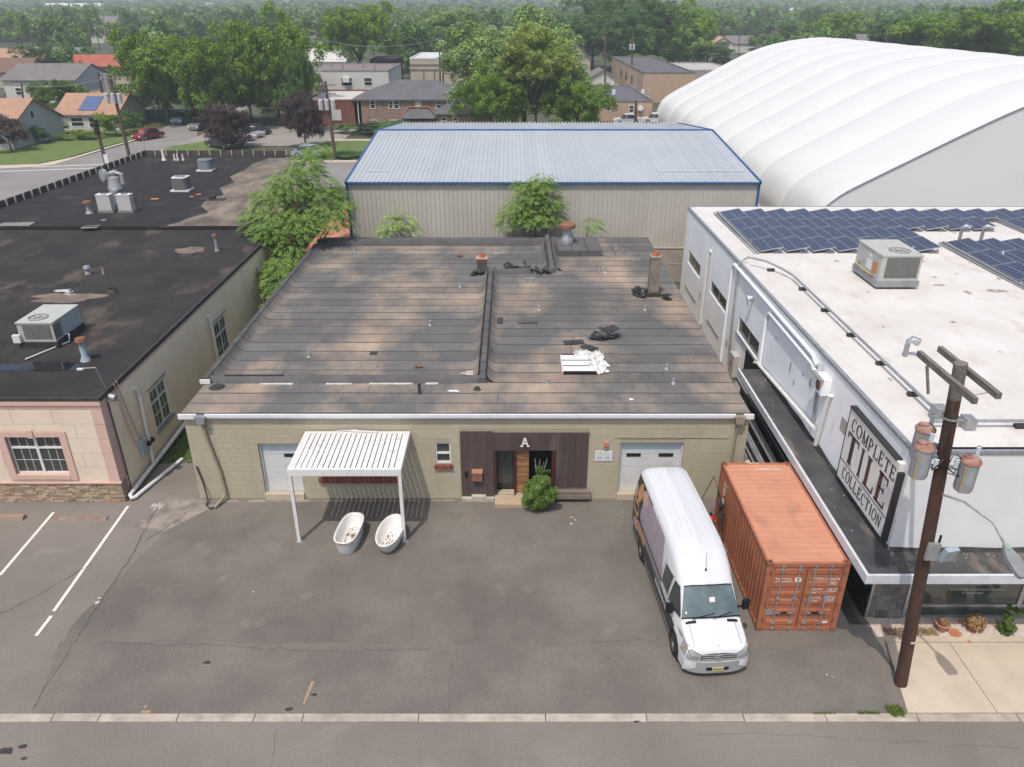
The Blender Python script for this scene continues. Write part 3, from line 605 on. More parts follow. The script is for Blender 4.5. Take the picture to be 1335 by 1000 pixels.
def bathtub(name, label, x, y, rz, L, W, H, kind, seed):
    t = thing(name, label, 'bathtub', (x, y, 0), rz, 'white bathtubs under the pergola')
    def ring(l, w, z, pw, n=40, sk=0):
        out = []
        for k in range(n):
            a = 2 * pi * k / n; c, s_ = cos(a), sin(a); e = 2 / pw
            yy = l / 2 * (abs(s_) ** e) * (1 if s_ > 0 else -1); out.append((w / 2 * (abs(c) ** e) * (1 if c > 0 else -1), yy, z + sk * (yy / l)))
        return out
    if kind == 0: prof = [(L * .80, W * .80, 0), (L * .83, W * .86, .05), (L * .9, W * .93, H * .6), (L * .97, W * .97, H * .95), (L, W, H), (L * .995, W * .99, H + .02), (L * .93, W * .86, H + .015), (L * .90, W * .80, H * .93), (L * .80, W * .70, H * .45), (L * .68, W * .56, .2), (L * .45, W * .35, .17)]; pw = 3.0; sk = 0.0
    else: prof = [(L * .62, W * .62, 0), (L * .70, W * .74, .08), (L * .86, W * .92, H * .55), (L * .97, W * .99, H * .9), (L, W, H), (L * .99, W * .985, H + .02), (L * .93, W * .87, H + .015), (L * .88, W * .80, H * .9), (L * .74, W * .66, H * .45), (L * .55, W * .46, .2), (L * .3, W * .25, .17)]; pw = 2.15; sk = .09
    rings = [ring(l, w, z, pw, sk=sk if z > .3 else 0) for l, w, z in prof]; m = MB(); nn = 40; b = 0
    vs = [p for q in rings for p in q]; fs = [(i * nn + k, i * nn + (k + 1) % nn, (i + 1) * nn + (k + 1) % nn, (i + 1) * nn + k) for i in range(len(rings) - 1) for k in range(nn)] + [tuple((len(rings) - 1) * nn + k for k in range(nn))]
    m.add(vs, fs); m.build('shell', tub, t, world=False, smooth=2)
    m = MB(); m.lathe(0, -L * .18, [(.035, .172), (.03, .185), (0, .186)], 12); m.build('drain', alum, t, world=False)
    return t
t1 = bathtub('bathtub', 'white bathtub with squared ends, the left one of the two under the pergola', -5.74, 22.02, R(-6), 1.82, .84, .60, 0, 1)
t2 = bathtub('bathtub', 'white oval egg shaped bathtub beside the right front post of the pergola', -4.29, 21.92, R(-9), 1.78, .90, .58, 1, 2)
# debris in the tubs
for tx, ty, w in ((-5.66, 22.1, .32), (-4.3, 21.75, .55)):
    m = MB(); r = random.Random(int(w * 100))
    for k in range(26): m.obox((tx + r.gauss(0, w * .28), ty + r.gauss(0, w * .5), .19 + r.random() * .05), (r.uniform(.03, .09), r.uniform(.02, .05), .012), r.random() * 3, r.random(), r.random())
    m.build('leaf_litter', leafy, label='dead brown leaves lying in the %s bathtub' % ('left' if tx < -5 else 'oval right'), cat='leaf litter')
pipe('hose', [(-5.85, 21.45, .22), (-5.9, 21.9, .24), (-5.8, 22.35, .3), (-5.55, 22.45, .32)], .012, mat('tan_hose', (.5, .35, .25), rough=.6), None, label='thin tan hose curled inside the left bathtub', cat='hose')
# ---------------------------------------------------------------- foliage tools
def leaf_cloud(name, clumps, n, leaf, m, seed, up=.35, flat=1., parent=None, loc=(0, 0, 0)):
    """leaf faces spread through clumps (x,y,z,r)"""
    rg = np.random.default_rng(seed); C = np.array(clumps, float); w = C[:, 3] ** 2; idx = rg.choice(len(C), n, p=w / w.sum())
    d = rg.normal(size=(n, 3)); d[:, 2] += up; d /= np.linalg.norm(d, axis=1)[:, None]
    rad = C[idx, 3] * (1 - .5 * rg.random(n) ** 2.2); p = C[idx, :3] + d * rad[:, None] * np.array([1, 1, flat])
    nr = d + rg.normal(size=(n, 3)) * .45; nr /= np.linalg.norm(nr, axis=1)[:, None]
    t = np.cross(nr, rg.normal(size=(n, 3))); t /= np.linalg.norm(t, axis=1)[:, None]; bt = np.cross(nr, t)
    s = (leaf * rg.uniform(.55, 1.3, n))[:, None]; V = np.stack([p - t * s, p - bt * s * .55 - nr * s * .1, p + t * s, p + bt * s * .55 - nr * s * .1], 1).reshape(-1, 3)
    me = bpy.data.meshes.new(name); me.vertices.add(4 * n); me.vertices.foreach_set('co', V.ravel()); me.loops.add(4 * n); me.loops.foreach_set('vertex_index', np.arange(4 * n)); me.polygons.add(n)
    me.polygons.foreach_set('loop_start', np.arange(0, 4 * n, 4)); me.polygons.foreach_set('loop_total', np.full(n, 4)); me.update(); me.validate(); me.materials.append(m)
    return me
def crown_clumps(seed, rx, ry, rz, n, rc, low=-.55):
    r = random.Random(seed); out = []
    while len(out) < n:
        a = r.uniform(0, 2 * pi); u = r.uniform(low, 1); q = math.sqrt(max(0, 1 - u * u)); k = r.uniform(.5, .92) * (1 + .16 * sin(a * 3 + seed))
        out.append((rx * q * cos(a) * k, ry * q * sin(a) * k, rz * u * k, rc * r.uniform(.6, 1.25)))
    return out + [(0, 0, 0, rc * 1.3), (0, 0, -rz * .35, rc * 1.2)]
barkm = mat('bark', (.11, .085, .065), (.07, .055, .042), 5, .95, stretch=(1, 1, .2), bump=.6)
def trunk_mesh(h, hc, r0, rx, seed, n=7):
    r = random.Random(seed); m = MB(); m.tube([(0, 0, -.1), (.05 * r0, 0, h * .4), (0, .1 * r0, h), (r0, 0, hc * .85 + h * .15)], [r0 * 1.25, r0, r0 * .8, r0 * .25], 8)
    for k in range(n):
        a = 2 * pi * k / n + r.uniform(-.3, .3); z0 = h * r.uniform(.75, 1.1); L = rx * r.uniform(.55, .85)
        m.tube([(0, 0, z0), (cos(a) * L * .45, sin(a) * L * .45, z0 + (hc - h) * .45), (cos(a) * L, sin(a) * L, z0 + (hc - h) * r.uniform(.7, 1.15))], [r0 * .5, r0 * .3, r0 * .08], 5)
    return m
bushm = leafmat('shrub_leaf', (.10, .18, .035), (.20, .30, .07), 2.2, .4)
sh = thing('shrub', 'round leafy green shrub growing at the brown entrance beside the timber planter', 'shrub', (1.02, 24.0, 0))
cl = crown_clumps(3, .68, .60, .64, 60, .17, -.9) + [(0, 0, 0, .5)]; cl = [(a, b_, c + .72, d) for a, b_, c, d in cl]
lk(bpy.data.objects.new('crown', leaf_cloud('crown', cl, 17000, .034, bushm, 4)), sh)
m = MB(); m.tube([(0, 0, 0), (.03, 0, .7)], [.05, .02], 6); [m.tube([(0, 0, .2), (.4 * cos(a), .4 * sin(a), .8)], [.025, .01], 5) for a in (0, 1.3, 2.5, 4, 5.2)]; m.build('stem', barkm, sh, world=False)
sp = thing('bare_plant', 'thin pale twiggy plant standing in the dark entrance recess behind the shrub', 'plant', (1.05, 24.75, 0))
m = MB(); r = random.Random(3)
for k in range(9): a = r.uniform(0, 6.3); m.tube([(0, 0, 0), (.1 * cos(a), .05 * sin(a), 1.0), (.28 * cos(a), .1 * sin(a), 1.5 + r.random() * .35)], [.012, .01, .006], 4)
m.build('stems', mat('pale_stem', (.42, .42, .34), rough=.8), sp, world=False)
lk(bpy.data.objects.new('leaves', leaf_cloud('leaves', [(0, -.05, 1.25, .2), (.3, -.05, 1.2, .12), (-.5, -.4, .62, .2), (-.32, -.45, .5, .18)], 420, .05, bushm, 5)), sp)
# ================================================================ VAN
van = thing('delivery_van', 'long white high roof van with wood artwork on its side parked beside the orange container', 'van', (5.77, 15.85, 0), R(4.0))
ST = [ # s, zbottom, top, halfwidth, roof halfwidth
 (0.00, .42, .88, .74, .68), (.04, .30, 1.00, .87, .79), (.14, .24, 1.09, .93, .83), (.40, .22, 1.18, .96, .85), (.78, .22, 1.29, .985, .85), (.90, .22, 1.34, .99, .85), (1.52, .22, 2.13, .99, .74), (1.66, .22, 2.24, .99, .74), (2.0, .22, 2.48, .99, .76), (2.45, .22, 2.67, .99, .78), (3.0, .22, 2.74, .99, .79), (5.0, .22, 2.76, .99, .79), (6.6, .22, 2.74, .985, .78), (6.86, .24, 2.70, .97, .76), (6.95, .30, 2.62, .94, .72)]
FR = [(0, -.07), (.05, 0), (.28, 0), (.50, 0), (.58, .10), (.74, .42), (.86, .72), (.93, .92), (.975, 1.25), (.995, 1.9), (1.0, 3.2), (1.006, 9)]
def sta(s):
    s = min(max(s, ST[0][0]), ST[-1][0])
    for a, b_ in zip(ST, ST[1:]):
        if a[0] <= s <= b_[0]:
            t = (s - a[0]) / (b_[0] - a[0]); return [a[i] + (b_[i] - a[i]) * t for i in range(1, 5)]
def cont(s):
    zb, T, W, Rf = sta(s); out = []
    for f, k in FR:
        z = zb + f * (T - zb)
        if k <= 0: x = W + k
        elif k <= .92: x = W + (Rf - W) * k
        elif k < 9: x = max(0, Rf - (k - .92) * .33 * (Rf / .79))
        else: x = 0
        out.append((x, z))
    return out
def side_x(s, z):
    c = cont(s)
    for (x0, z0), (x1, z1) in zip(c, c[1:]):
        if z0 <= z <= z1: return x0 + (x1 - x0) * (z - z0) / max(1e-6, z1 - z0)
    return c[0][0] if z < c[0][1] else 0
def top_z(s, x):
    c = cont(s); x = abs(x)
    for (x0, z0), (x1, z1) in zip(c[::-1], c[-2::-1]):
        if x0 <= x <= x1: return z0 + (z1 - z0) * (x - x0) / max(1e-6, x1 - x0)
    return c[3][1]
def fpt(x, z, off=.012):
    s = 0.
    while s < 1.2 and side_x(s, z) < abs(x): s += .004
    return (x, s - off, z)
vw = mat('van_white', (.72, .73, .75), rough=.22, spec=.5); vw.node_tree.nodes['Principled BSDF'].inputs['Coat Weight'].default_value = .4
SS = [0, .03, .06, .12, .18, .28, .40, .6, .78, .9, 1.05, 1.2, 1.36, 1.52, 1.66, 1.85, 2.0, 2.2, 2.45, 2.7, 3.0, 3.6, 4.3, 5, 5.8, 6.3, 6.6, 6.76, 6.86, 6.92, 6.95]
rows = []
for s in SS:
    c = cont(s); rows.append([(x, s, z) for x, z in c] + [(-x, s, z) for x, z in c[-2::-1]])
m = MB(); m.grid(rows); m.poly(rows[0]); m.poly(rows[-1]); m.grid([[r_[0] for r_ in rows], [r_[-1] for r_ in rows]])
body = m.build('body', vw, van, world=False, smooth=True)
def spatch(name, side, pts_s, zlo, zhi, m_, off=.008, ns=14, nz=6, parent=None):
    rows = []
    for i in range(ns + 1):
        s = pts_s[0] + (pts_s[1] - pts_s[0]) * i / ns; a = zlo(s) if callable(zlo) else zlo; b_ = zhi(s) if callable(zhi) else zhi
        rows.append([(side * (side_x(s, a + (b_ - a) * j / nz) + off), s, a + (b_ - a) * j / nz) for j in range(nz + 1)])
    q = MB(); q.grid(rows); return q.build(name, m_, parent or body, world=False, smooth=2)
vdark = mat('van_lower_wrap', (.035, .034, .036), (.06, .055, .055), 3, .4)
vpl = mat('plank_print', (.42, .36, .41), (.30, .25, .30), 5, .4, stretch=(.5, .5, 6))
vor = [mat('log_end_print', (.66, .36, .15), (.45, .22, .09), 7, .4), mat('log_end_pale', (.62, .42, .36), (.5, .3, .22), 7, .4)]
def rnd_(a, b_, r): return lambda s: a
for sd in (-1, 1):
    spatch('side_window', sd, (1.98, 2.0 + .62), lambda s: 1.33 + 0, lambda s: 2.02 + .0 * s, glass, .010)
    spatch('door_window', sd, (1.02, 1.86), lambda s: 1.30 + .05 * max(0, 1.5 - s), lambda s: min(2.0, 1.38 + (s - 1.02) * 1.15), glass, .011)
    spatch('lower_wrap', sd, (1.12, 6.55), .42, lambda s: .98 + .045 * (s - 1.1), vdark, .006, 40, 4)
    spatch('rear_wrap', sd, (4.9, 6.84), lambda s: .62, lambda s: 2.50, vdark, .0075, 20, 12)
    spatch('floor_print', sd, (2.78, 5.75), lambda s: max(1.04, 1.04 + .0 * s, 1.04 + (s - 5.0) * .5), lambda s: min(2.45, 1.6 + (s - 2.78) * 1.7), vpl, .009, 30, 12)
    for k, (s_, z_, a, b_) in enumerate(((5.62, 2.25, .34, .24), (6.2, 2.1, .26, .34), (6.3, 1.45, .38, .3), (6.65, 1.9, .16, .26), (5.7, 1.0, .4, .22), (5.15, .98, .3, .2), (6.2, .85, .36, .2))):
        q = MB(); q.poly([(sd * (side_x(min(6.9, s_ + a * cos(2 * pi * i / 20)), z_ + b_ * sin(2 * pi * i / 20)) + .013), min(6.9, s_ + a * cos(2 * pi * i / 20)), z_ + b_ * sin(2 * pi * i / 20)) for i in range(20)]); q.build('log_end', vor[k % 3 == 0], body, world=False)
    q = MB()
    for z_, s0, s1 in ((1.22, .95, 6.8), (.98, 2.7, 5.0)): q.grid([[(sd * (side_x(s, z_) + .014), s, z_) for s in np.linspace(s0, s1, 20)], [(sd * (side_x(s, z_ + .02) + .014), s, z_ + .02) for s in np.linspace(s0, s1, 20)]])
    q.build('trim_line', whitew, body, world=False)
    q = MB(); q.box(sd * .995 - .02, sd * .995 + .02, 2.7, 5.9, 1.26, 1.30); q.build('door_track', black, body, world=False)
    # arches and wheels
    for s_ in (.98, 5.30):
        q = MB(); P = [(sd * .996, s_ + .44 * cos(pi * i / 14), .42 + .44 * sin(pi * i / 14)) for i in range(15)] + [(sd * .996, s_ - .44, .2), (sd * .996, s_ + .44, .2)]
        q.add(P + [(sd * .9, p[1], p[2]) for p in P], [tuple(range(17)), tuple(range(33, 16, -1))] + [(i, (i + 1) % 17, 17 + (i + 1) % 17, 17 + i) for i in range(17)]); q.build('wheel_arch', black, body, world=False)
        w = MB(); xo = sd * 1.02; xi = sd * .76
        prof = [(.20, 0), (.31, .01), (.345, .05), (.35, .12), (.345, .2), (.31, .25), (.2, .26)]
        vs = []; nn = 28
        for r_, dx in prof:
            for i in range(nn): a = 2 * pi * i / nn; vs.append((xo - sd * dx, s_ + r_ * cos(a), .35 + r_ * sin(a)))
        w.add(vs, [(i * nn + k, i * nn + (k + 1) % nn, (i + 1) * nn + (k + 1) % nn, (i + 1) * nn + k) for i in range(6) for k in range(nn)]); wl = w.build('wheel', rubber, van, world=False, smooth=2)
        w = MB(); w.tube([(xo - sd * .015, s_, .35), (xo - sd * .10, s_, .35)], [.21, .2], 24); w.tube([(xo - sd * .0, s_, .35), (xo - sd * .02, s_, .35)], [.07, .09], 12); w.build('rim', galv, wl, world=False)
        w = MB()
        for i in range(8): a = 2 * pi * i / 8; w.tube([(xo - sd * .008, s_ + .14 * cos(a), .35 + .14 * sin(a)), (xo - sd * .02, s_ + .14 * cos(a), .35 + .14 * sin(a))], [.03], 8)
        w.build('rim_hole', black, wl, world=False)
    # mirror, head lamp
    q = MB(); q.obox((sd * 1.13, .98 + .30, 1.48), (.20, .11, .31), sd * .2); mr = q.build('mirror', black, van, world=False)
    q = MB(); q.tube([(sd * .93, 1.30, 1.38), (sd * 1.12, 1.29, 1.40)], [.035], 6); q.build('mirror_arm', black, mr, world=False)
    hl = bpy.data.materials.get('head_lamp_lens') or mat('head_lamp_lens', (.42, .44, .43), (.24, .25, .25), 9, .1, spec=.8)
    q = MB(); q.grid([[fpt(sd * x, z0 + (z1 - z0) * j / 6 + .06, .012) for j in range(7)] for x, z0, z1 in [(.50 + .43 * i / 10, .655 + .02 * i / 10, .84 + .22 * (i / 10) - .10 * max(0, i / 10 - .8)) for i in range(11)]]); q.build('headlight', hl, body, world=False, smooth=2); q = MB(); q.tube([fpt(sd * x, z + .06, .016) for x, z in [(.50 + .43 * i / 8, .84 + .22 * i / 8 - .10 * max(0, i / 8 - .8)) for i in range(9)]], .011, 5); q.tube([fpt(sd * x, z + .06, .016) for x, z in [(.50 + .43 * i / 8, .655 + .02 * i / 8) for i in range(9)]], .010, 5); q.tube([fpt(sd * .50, .715 + .185 * i / 4, .016) for i in range(5)], .010, 5); q.build('headlight_trim', greym, body, world=False); q = MB(); q.tube([fpt(sd * .70, .84, -.01), fpt(sd * .70, .84, .018)], [.062], 14); q.build('lamp_reflector', alum, body, world=False)
    q = MB(); q.grid([[(sd * (side_x(s, zz) + .01), s, zz) for zz in [.76 + (1.08 + .10 * t - .76 - .04) * j / 5 for j in range(6)]] for s, t in ((.16 + .30 * i / 8, i / 8) for i in range(9))]); q.build('headlight_side', hl, body, world=False, smooth=2)
    q = MB(); q.obox((sd * .93, .36, .86), (.05, .10, .06)); q.build('indicator', mat('amber_lens', (.7, .22, .04), rough=.3), body, world=False)
    q = MB(); q.grid([[(sd * x, s, top_z(s, x) + .008) for x in (.45, .55, .65, .76)] for s in (.80, .84, .88)]); q.build('cowl_grille', black, body, world=False)
    q = MB(); q.tube([(sd * .70, s, top_z(s, .70) + .02) for s in (2.6, 3.5, 4.5, 5.5, 6.6)], .012, 5); q.build('roof_rail', whitep, body, world=False)
# windscreen with a dark band
rows = []
for s in np.linspace(.93, 1.50, 9): t = (s - .93) / .57; w_ = .86 - .16 * t; rows.append([(w_ * k / 8, s - .05 * (1 - (k / 8) ** 2) * 1.0, top_z(s, w_ * k / 8 * .9) + .014) for k in range(-8, 9)])
ws = MB(); ws.grid(rows); wso = ws.build('windscreen', mat('windscreen_glass', (.085, .12, .125), (.15, .20, .21), 1.6, .05, spec=.9), body, world=False, smooth=2)
q = MB(); q.grid([[(x, y - .004, z + .006) for x, y, z in rows[0]], [(x, y + .02, z + .035) for x, y, z in rows[0]]]); q.grid([[(x, y - .02, z - .022) for x, y, z in rows[-1]], [(x, y, z + .008) for x, y, z in rows[-1]]]); q.build('windscreen_seal', black, wso, world=False)
q = MB(); rw = rows[4]; q.add([(a, b_, c) for a, b_, c in ((-.02, rw[8][1] - .03, rw[8][2] - .015), (.14, rw[8][1] - .03, rw[8][2] - .015), (.14, rw[8][1] + .05, rw[8][2] + .10), (-.02, rw[8][1] + .05, rw[8][2] + .10))], [(0, 1, 2, 3)])
q.build('dashboard_notice', whitew, wso, world=False); q = MB(); q.add([(-.74, rows[1][1][1] - .0, rows[1][1][2] + .03), (-.69, rows[1][1][1], rows[1][1][2] + .03), (-.69, rows[1][1][1] + .04, rows[1][1][2] + .08), (-.74, rows[1][1][1] + .04, rows[1][1][2] + .08)], [(0, 1, 2, 3)]); q.build('screen_sticker', whitew, wso, world=False)
q = MB(); q.tube([(-.55, rows[0][3][1] - .03, rows[0][3][2] + .02), (.1, rows[1][9][1] - .02, rows[1][9][2] + .03)], [.012], 5); q.tube([(.05, rows[0][9][1] - .03, rows[0][9][2] + .02), (.6, rows[1][14][1] - .02, rows[1][14][2] + .03)], [.012], 5); q.build('wiper', black, wso, world=False)
# grille, star, plate, bumper
gr = MB(); gr.grid([[fpt(.49 * k / 8, .69 + (.235 - .03 * (k / 8) ** 2) * j / 4, .012) for k in range(-8, 9)] for j in range(5)]); gro = gr.build('grille', black, body, world=False)
for z_ in (.735, .815, .885): q = MB(); q.tube([fpt(.47 * k / 8, z_, .022) for k in range(-8, 9)], [.017], 5); q.build('grille_bar', greym, gro, world=False)
yy_ = fpt(0, .81, .05)[1]
q = MB(); ring = [(.095 * cos(2 * pi * i / 24), yy_, .81 + .095 * sin(2 * pi * i / 24)) for i in range(25)]; q.tube(ring, .013, 6, cap=False)
for k in range(3): a = pi / 2 + 2 * pi * k / 3; q.tube([(0, yy_, .81), (.09 * cos(a), yy_, .81 + .09 * sin(a))], [.020, .006], 5)
q.build('star_emblem', alum, gro, world=False)
q = MB(); q.lathe(0, .13, [(.022, top_z(.13, 0)), (.02, top_z(.13, 0) + .01), (0, top_z(.13, 0) + .012)], 10); q.build('hood_badge', alum, body, world=False)
q = MB(); P = []
for k in range(-8, 9):
    t = k / 8; x = .95 * t; y = -.055 + .24 * abs(t) ** 3.6; P.append((x, y))
q.grid([[(x, y, z) for x, y in P] for z in (.24, .54, .635)] + [[(x * .98, y + .08, .665) for x, y in P]]); q.grid([[(x, y, .24) for x, y in P], [(x * .96, y + .25, .24) for x, y in P]]); bp = q.build('bumper', mat('bumper_grey', (.36, .37, .38), rough=.5), van, world=False, smooth=True)
q = MB(); q.grid([[(x * .78, y * .9 - .012, z) for x, y in P] for z in (.34, .46)]); q.build('air_intake', black, bp, world=False)
q = MB(); q.box(-.16, .16, -.085, -.07, .34, .48); pl = q.build('number_plate', mat('plate_yellow', (.72, .60, .18), (.6, .55, .3), 12, .5), bp, world=False)
q = MB(); r = random.Random(1); [q.box(-.13 + .045 * k, -.10 + .045 * k, -.0875, -.085, .38, .44) for k in range(6)]; q.build('plate_print', mat('plate_ink', (.1, .1, .12), rough=.6), pl, world=False)
q = MB(); q.tube([(0, 1.80, top_z(1.8, 0)), (0, 1.80, top_z(1.8, 0) + .07)], [.035, .02], 8); q.tube([(0, 1.8, top_z(1.8, 0) + .05), (.02, 1.95, top_z(1.8, 0) + .55)], [.005], 4); q.build('aerial', black, body, world=False)
# roof ribs, roof cap line and door seams
q = MB()
for x, a, b_ in ((-.30, 3.4, 6.5), (.05, 2.9, 3.9), (.05, 4.4, 6.3), (.35, 2.9, 6.3), (-.12, 2.9, 4.0), (-.5, 2.9, 3.6)): q.grid([[(x + dx, s, top_z(s, x + dx) + dz) for s in np.linspace(a, b_, 12)] for dx, dz in ((-.03, 0), (-.015, .012), (.015, .012), (.03, 0))])
q.build('roof_ribs', vw, body, world=False)
seamk = mat('panel_gap', (.12, .12, .13), rough=.6)
q = MB()
q.grid([[(x, s + .03 * (1 - (x / .7) ** 2), top_z(s, x) + .004) for x in np.linspace(-.72, .72, 15)] for s in (2.30, 2.315)])
for sd in (-1, 1):
    for s in (1.93, 2.70, 4.0): q.grid([[(sd * (side_x(ss, z) + .010), ss, z) for z in np.linspace(.45, 2.1, 10)] for ss in (s, s + .012)])
    q.grid([[(sd * x, s, top_z(s, x) + .004) for s in np.linspace(.16, .88, 8)] for x in (.66, .672)])
q.build('panel_gaps', seamk, body, world=False)
text('side_lettering', 'FLOORING TILE', .20, whitew, body, org(body) + Vector((-(side_x(2.9, .82) + .016), 2.6, .80)), (0, -1, 0), (0, 0, 1), .002)
# ================================================================ CONTAINER
cx0, cx1, cy0, cy1, CZ = 7.43, 9.84, 17.66, 23.18, 2.59
ct = thing('shipping_container', 'rusty orange shipping container with closed double doors and white lettering beside the white van', 'shipping container', ((cx0 + cx1) / 2, (cy0 + cy1) / 2, 0))
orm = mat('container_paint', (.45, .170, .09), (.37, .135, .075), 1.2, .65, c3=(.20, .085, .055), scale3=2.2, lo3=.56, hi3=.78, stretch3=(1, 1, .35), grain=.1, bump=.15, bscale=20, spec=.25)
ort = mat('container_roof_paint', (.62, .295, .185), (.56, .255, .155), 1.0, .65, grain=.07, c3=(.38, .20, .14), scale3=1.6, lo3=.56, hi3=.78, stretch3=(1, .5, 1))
ord_ = mat('container_frame', (.30, .115, .06), (.20, .085, .05), 4, .7)
fr = MB()
for x in (cx0, cx1 - .16): fr.box(x, x + .16, cy0, cy0 + .12, .0, CZ); fr.box(x, x + .16, cy1 - .12, cy1, 0, CZ)
for x in (cx0, cx1 - .09): fr.box(x + .012, x + .078, cy0 + .12, cy1 - .12, .03, .17); fr.box(x + .012, x + .078, cy0 + .12, cy1 - .12, CZ - .09, CZ - .02)
fr.box(cx0 + .16, cx1 - .16, cy0 + .01, cy0 + .11, CZ - .14, CZ - .02); fr.box(cx0 + .16, cx1 - .16, cy0 + .01, cy0 + .11, .02, .14); fr.box(cx0 + .16, cx1 - .16, cy1 - .11, cy1 - .01, CZ - .14, CZ - .02)
fr.build('frame', orm, ct)
for x in (cx0 - .005, cx1 - .175):
    for y in (cy0 - .005, cy1 - .175):
        for z in (-.0, CZ - .115): m = MB(); m.box(x, x + .18, y, y + .18, z + .002, z + .12); c_ = m.build('corner_casting', ord_, ct); m = MB(); m.lathe(x + .09, y + .09, [(.04, z + .122), (0, z + .1225)], 10); m.build('casting_hole', black, c_)
def corr(y0, y1, pitch, d):
    out = []; y = y0
    while y < y1 - 1e-6: out += [(y, 0), (y + pitch * .27, 0), (y + pitch * .5, d), (y + pitch * .77, d)]; y += pitch
    return [(min(a, y1), b_) for a, b_ in out] + [(y1, 0)]
for x, sgn in ((cx0 + .02, 1), (cx1 - .02, -1)):
    pr = corr(cy0 + .12, cy1 - .12, (cy1 - cy0 - .24) / 19, .04); m = MB(); m.grid([[(x + sgn * d, y, z) for y, d in pr] for z in (.17, CZ - .09)]); m.build('side_panel', orm, ct)
pr = corr(cx0 + .16, cx1 - .16, .26, .04); m = MB(); m.grid([[(x, cy1 - .05 - d, z) for x, d in pr] for z in (.1, CZ - .14)]); m.build('end_panel', orm, ct)
m = MB(); pr = corr(cy0 + .13, cy1 - .13, .262, .007)
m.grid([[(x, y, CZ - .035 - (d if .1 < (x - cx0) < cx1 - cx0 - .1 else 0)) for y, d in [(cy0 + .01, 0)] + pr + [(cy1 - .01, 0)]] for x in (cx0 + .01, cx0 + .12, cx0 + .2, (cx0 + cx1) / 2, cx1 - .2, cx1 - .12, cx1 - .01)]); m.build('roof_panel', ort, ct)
wt = mat('stencil_white', (.82, .80, .77), (.6, .5, .45), 16, .6, lo=.55)
cm = (cx0 + cx1) / 2
for i, (a, b_) in enumerate(((cx0 + .17, cm - .012), (cm + .012, cx1 - .17))):
    m = MB(); m.box(a, b_, cy0 + .05, cy0 + .07, .16, CZ - .15)
    for z0, z1 in ((.20, .42), (.56, .84), (.98, 1.22), (1.32, 1.52), (1.66, 1.90), (2.14, 2.38)): m.prism([(cy0 + .055, z0), (cy0 + .028, z0 + .04), (cy0 + .028, z1 - .04), (cy0 + .055, z1)], 'x', a + .10, b_ - .08)
    for z in (.16, CZ - .19): m.box(a, b_, cy0 + .03, cy0 + .052, z, z + .04)
    for x in (a, b_ - .05): m.box(x, x + .05, cy0 + .03, cy0 + .05, .2, CZ - .19)
    dr = m.build('door', orm, ct)
    for x in ((a + .30, b_ - .22) if i == 0 else (a + .20, b_ - .36)):
        m = MB(); m.tube([(x, cy0 - .005, .10), (x, cy0 - .005, CZ - .06)], [.019], 8); rd = m.build('lock_rod', galv, dr)
        for z in (.30, 1.25, 2.32): m = MB(); m.box(x - .05, x + .05, cy0 - .02, cy0 + .03, z, z + .07); m.build('rod_bracket', galv, rd)
        for z in (.10, CZ - .12): m = MB(); m.box(x - .035, x + .035, cy0 - .03, cy0 + .02, z, z + .06); m.build('cam_keeper', galv, rd)
        m = MB(); m.box(x - .34 if x > a + .5 else x, x + .03 if x > a + .5 else x + .36, cy0 - .035, cy0 - .015, .72, .76); m.build('door_handle', galv, rd)
    for z in (.4, 1.0, 1.6, 2.2): m = MB(); xx = a - .03 if i == 0 else b_ + .03; m.cyl(xx, cy0 - .01, z, z + .14, .025); m.build('hinge', ord_, dr)
m = MB(); m.box(cm - .012, cm + .012, cy0 + .025, cy0 + .05, .14, CZ - .14); m.build('door_gasket', black, ct)
yt = cy0 + .022
def ctx(s, size, x, z, al='LEFT', sx=1.): text('lettering', s, size, wt, ct, (x, yt, z), (1, 0, 0), (0, 0, 1), .003, sx, al)
ctx('TCKU', .135, cm + .22, 1.99); ctx('226634  6', .135, cm + .60, 1.99); ctx('22G1', .135, cm + .66, 1.83)
ctx('MAX.WT', .10, cm + .22, 1.60, sx=.85); ctx('30.480 KGS', .07, cm + .66, 1.62); ctx('67.200 LBS', .07, cm + .66, 1.54); ctx('TARE', .07, cm + .22, 1.47)
ctx('PAYLOAD', .10, cm + .20, 1.29, sx=.8); ctx('28.280 KGS', .07, cm + .66, 1.32); ctx('62.350 LBS', .07, cm + .66, 1.24); ctx('CU. CAP.', .07, cm + .22, 1.15); ctx('33.2 CU.M', .07, cm + .66, 1.15)
ctx('TRITON', .12, cx0 + .30, 1.98, sx=1.1)
m = MB(); m.box(cx0 + .30, cx0 + .78, yt - .003, yt + .002, 1.905, 1.915); m.lathe(0, 0, [], 3) if 0 else None; m.build('underline', wt, ct)
m = MB(); m.tube([(cx0 + .98, yt - .006, 1.97), (cx0 + .98, yt + .004, 1.97)], [.10], 24); m.build('round_emblem', wt, ct)
m = MB(); m.tube([(cx0 + .98, yt - .009, 1.99), (cx0 + .98, yt - .005, 1.99)], [.045], 12); m.build('emblem_mark', greym, ct)
m = MB(); m.box(cx0 + .20, cx0 + .42, yt - .004, yt + .002, .62, .84); m.build('grey_label', greym, ct); m = MB(); m.box(cx1 - .44, cx1 - .28, yt - .004, yt + .002, .30, .37); m.build('white_label', wt, ct)
text('side_lettering', 'Lim & Co', .46, wt, ct, (cx0 + .010, cy1 - .75, 1.45), (0, 0, -1), (0, -1, 0), .004, .8)
text('roof_lettering', 'TCKU 226634 6', .17, wt, ct, (cm + .35, cy1 - .42, CZ - .028), (-1, 0, 0), (0, -1, 0), .003, .8)
text('rear_lettering', 'TRITON', .12, wt, ct, (cm - .1, cy1 - .06, CZ - .012), (1, 0, 0), (0, 1, 0), .003, .9)
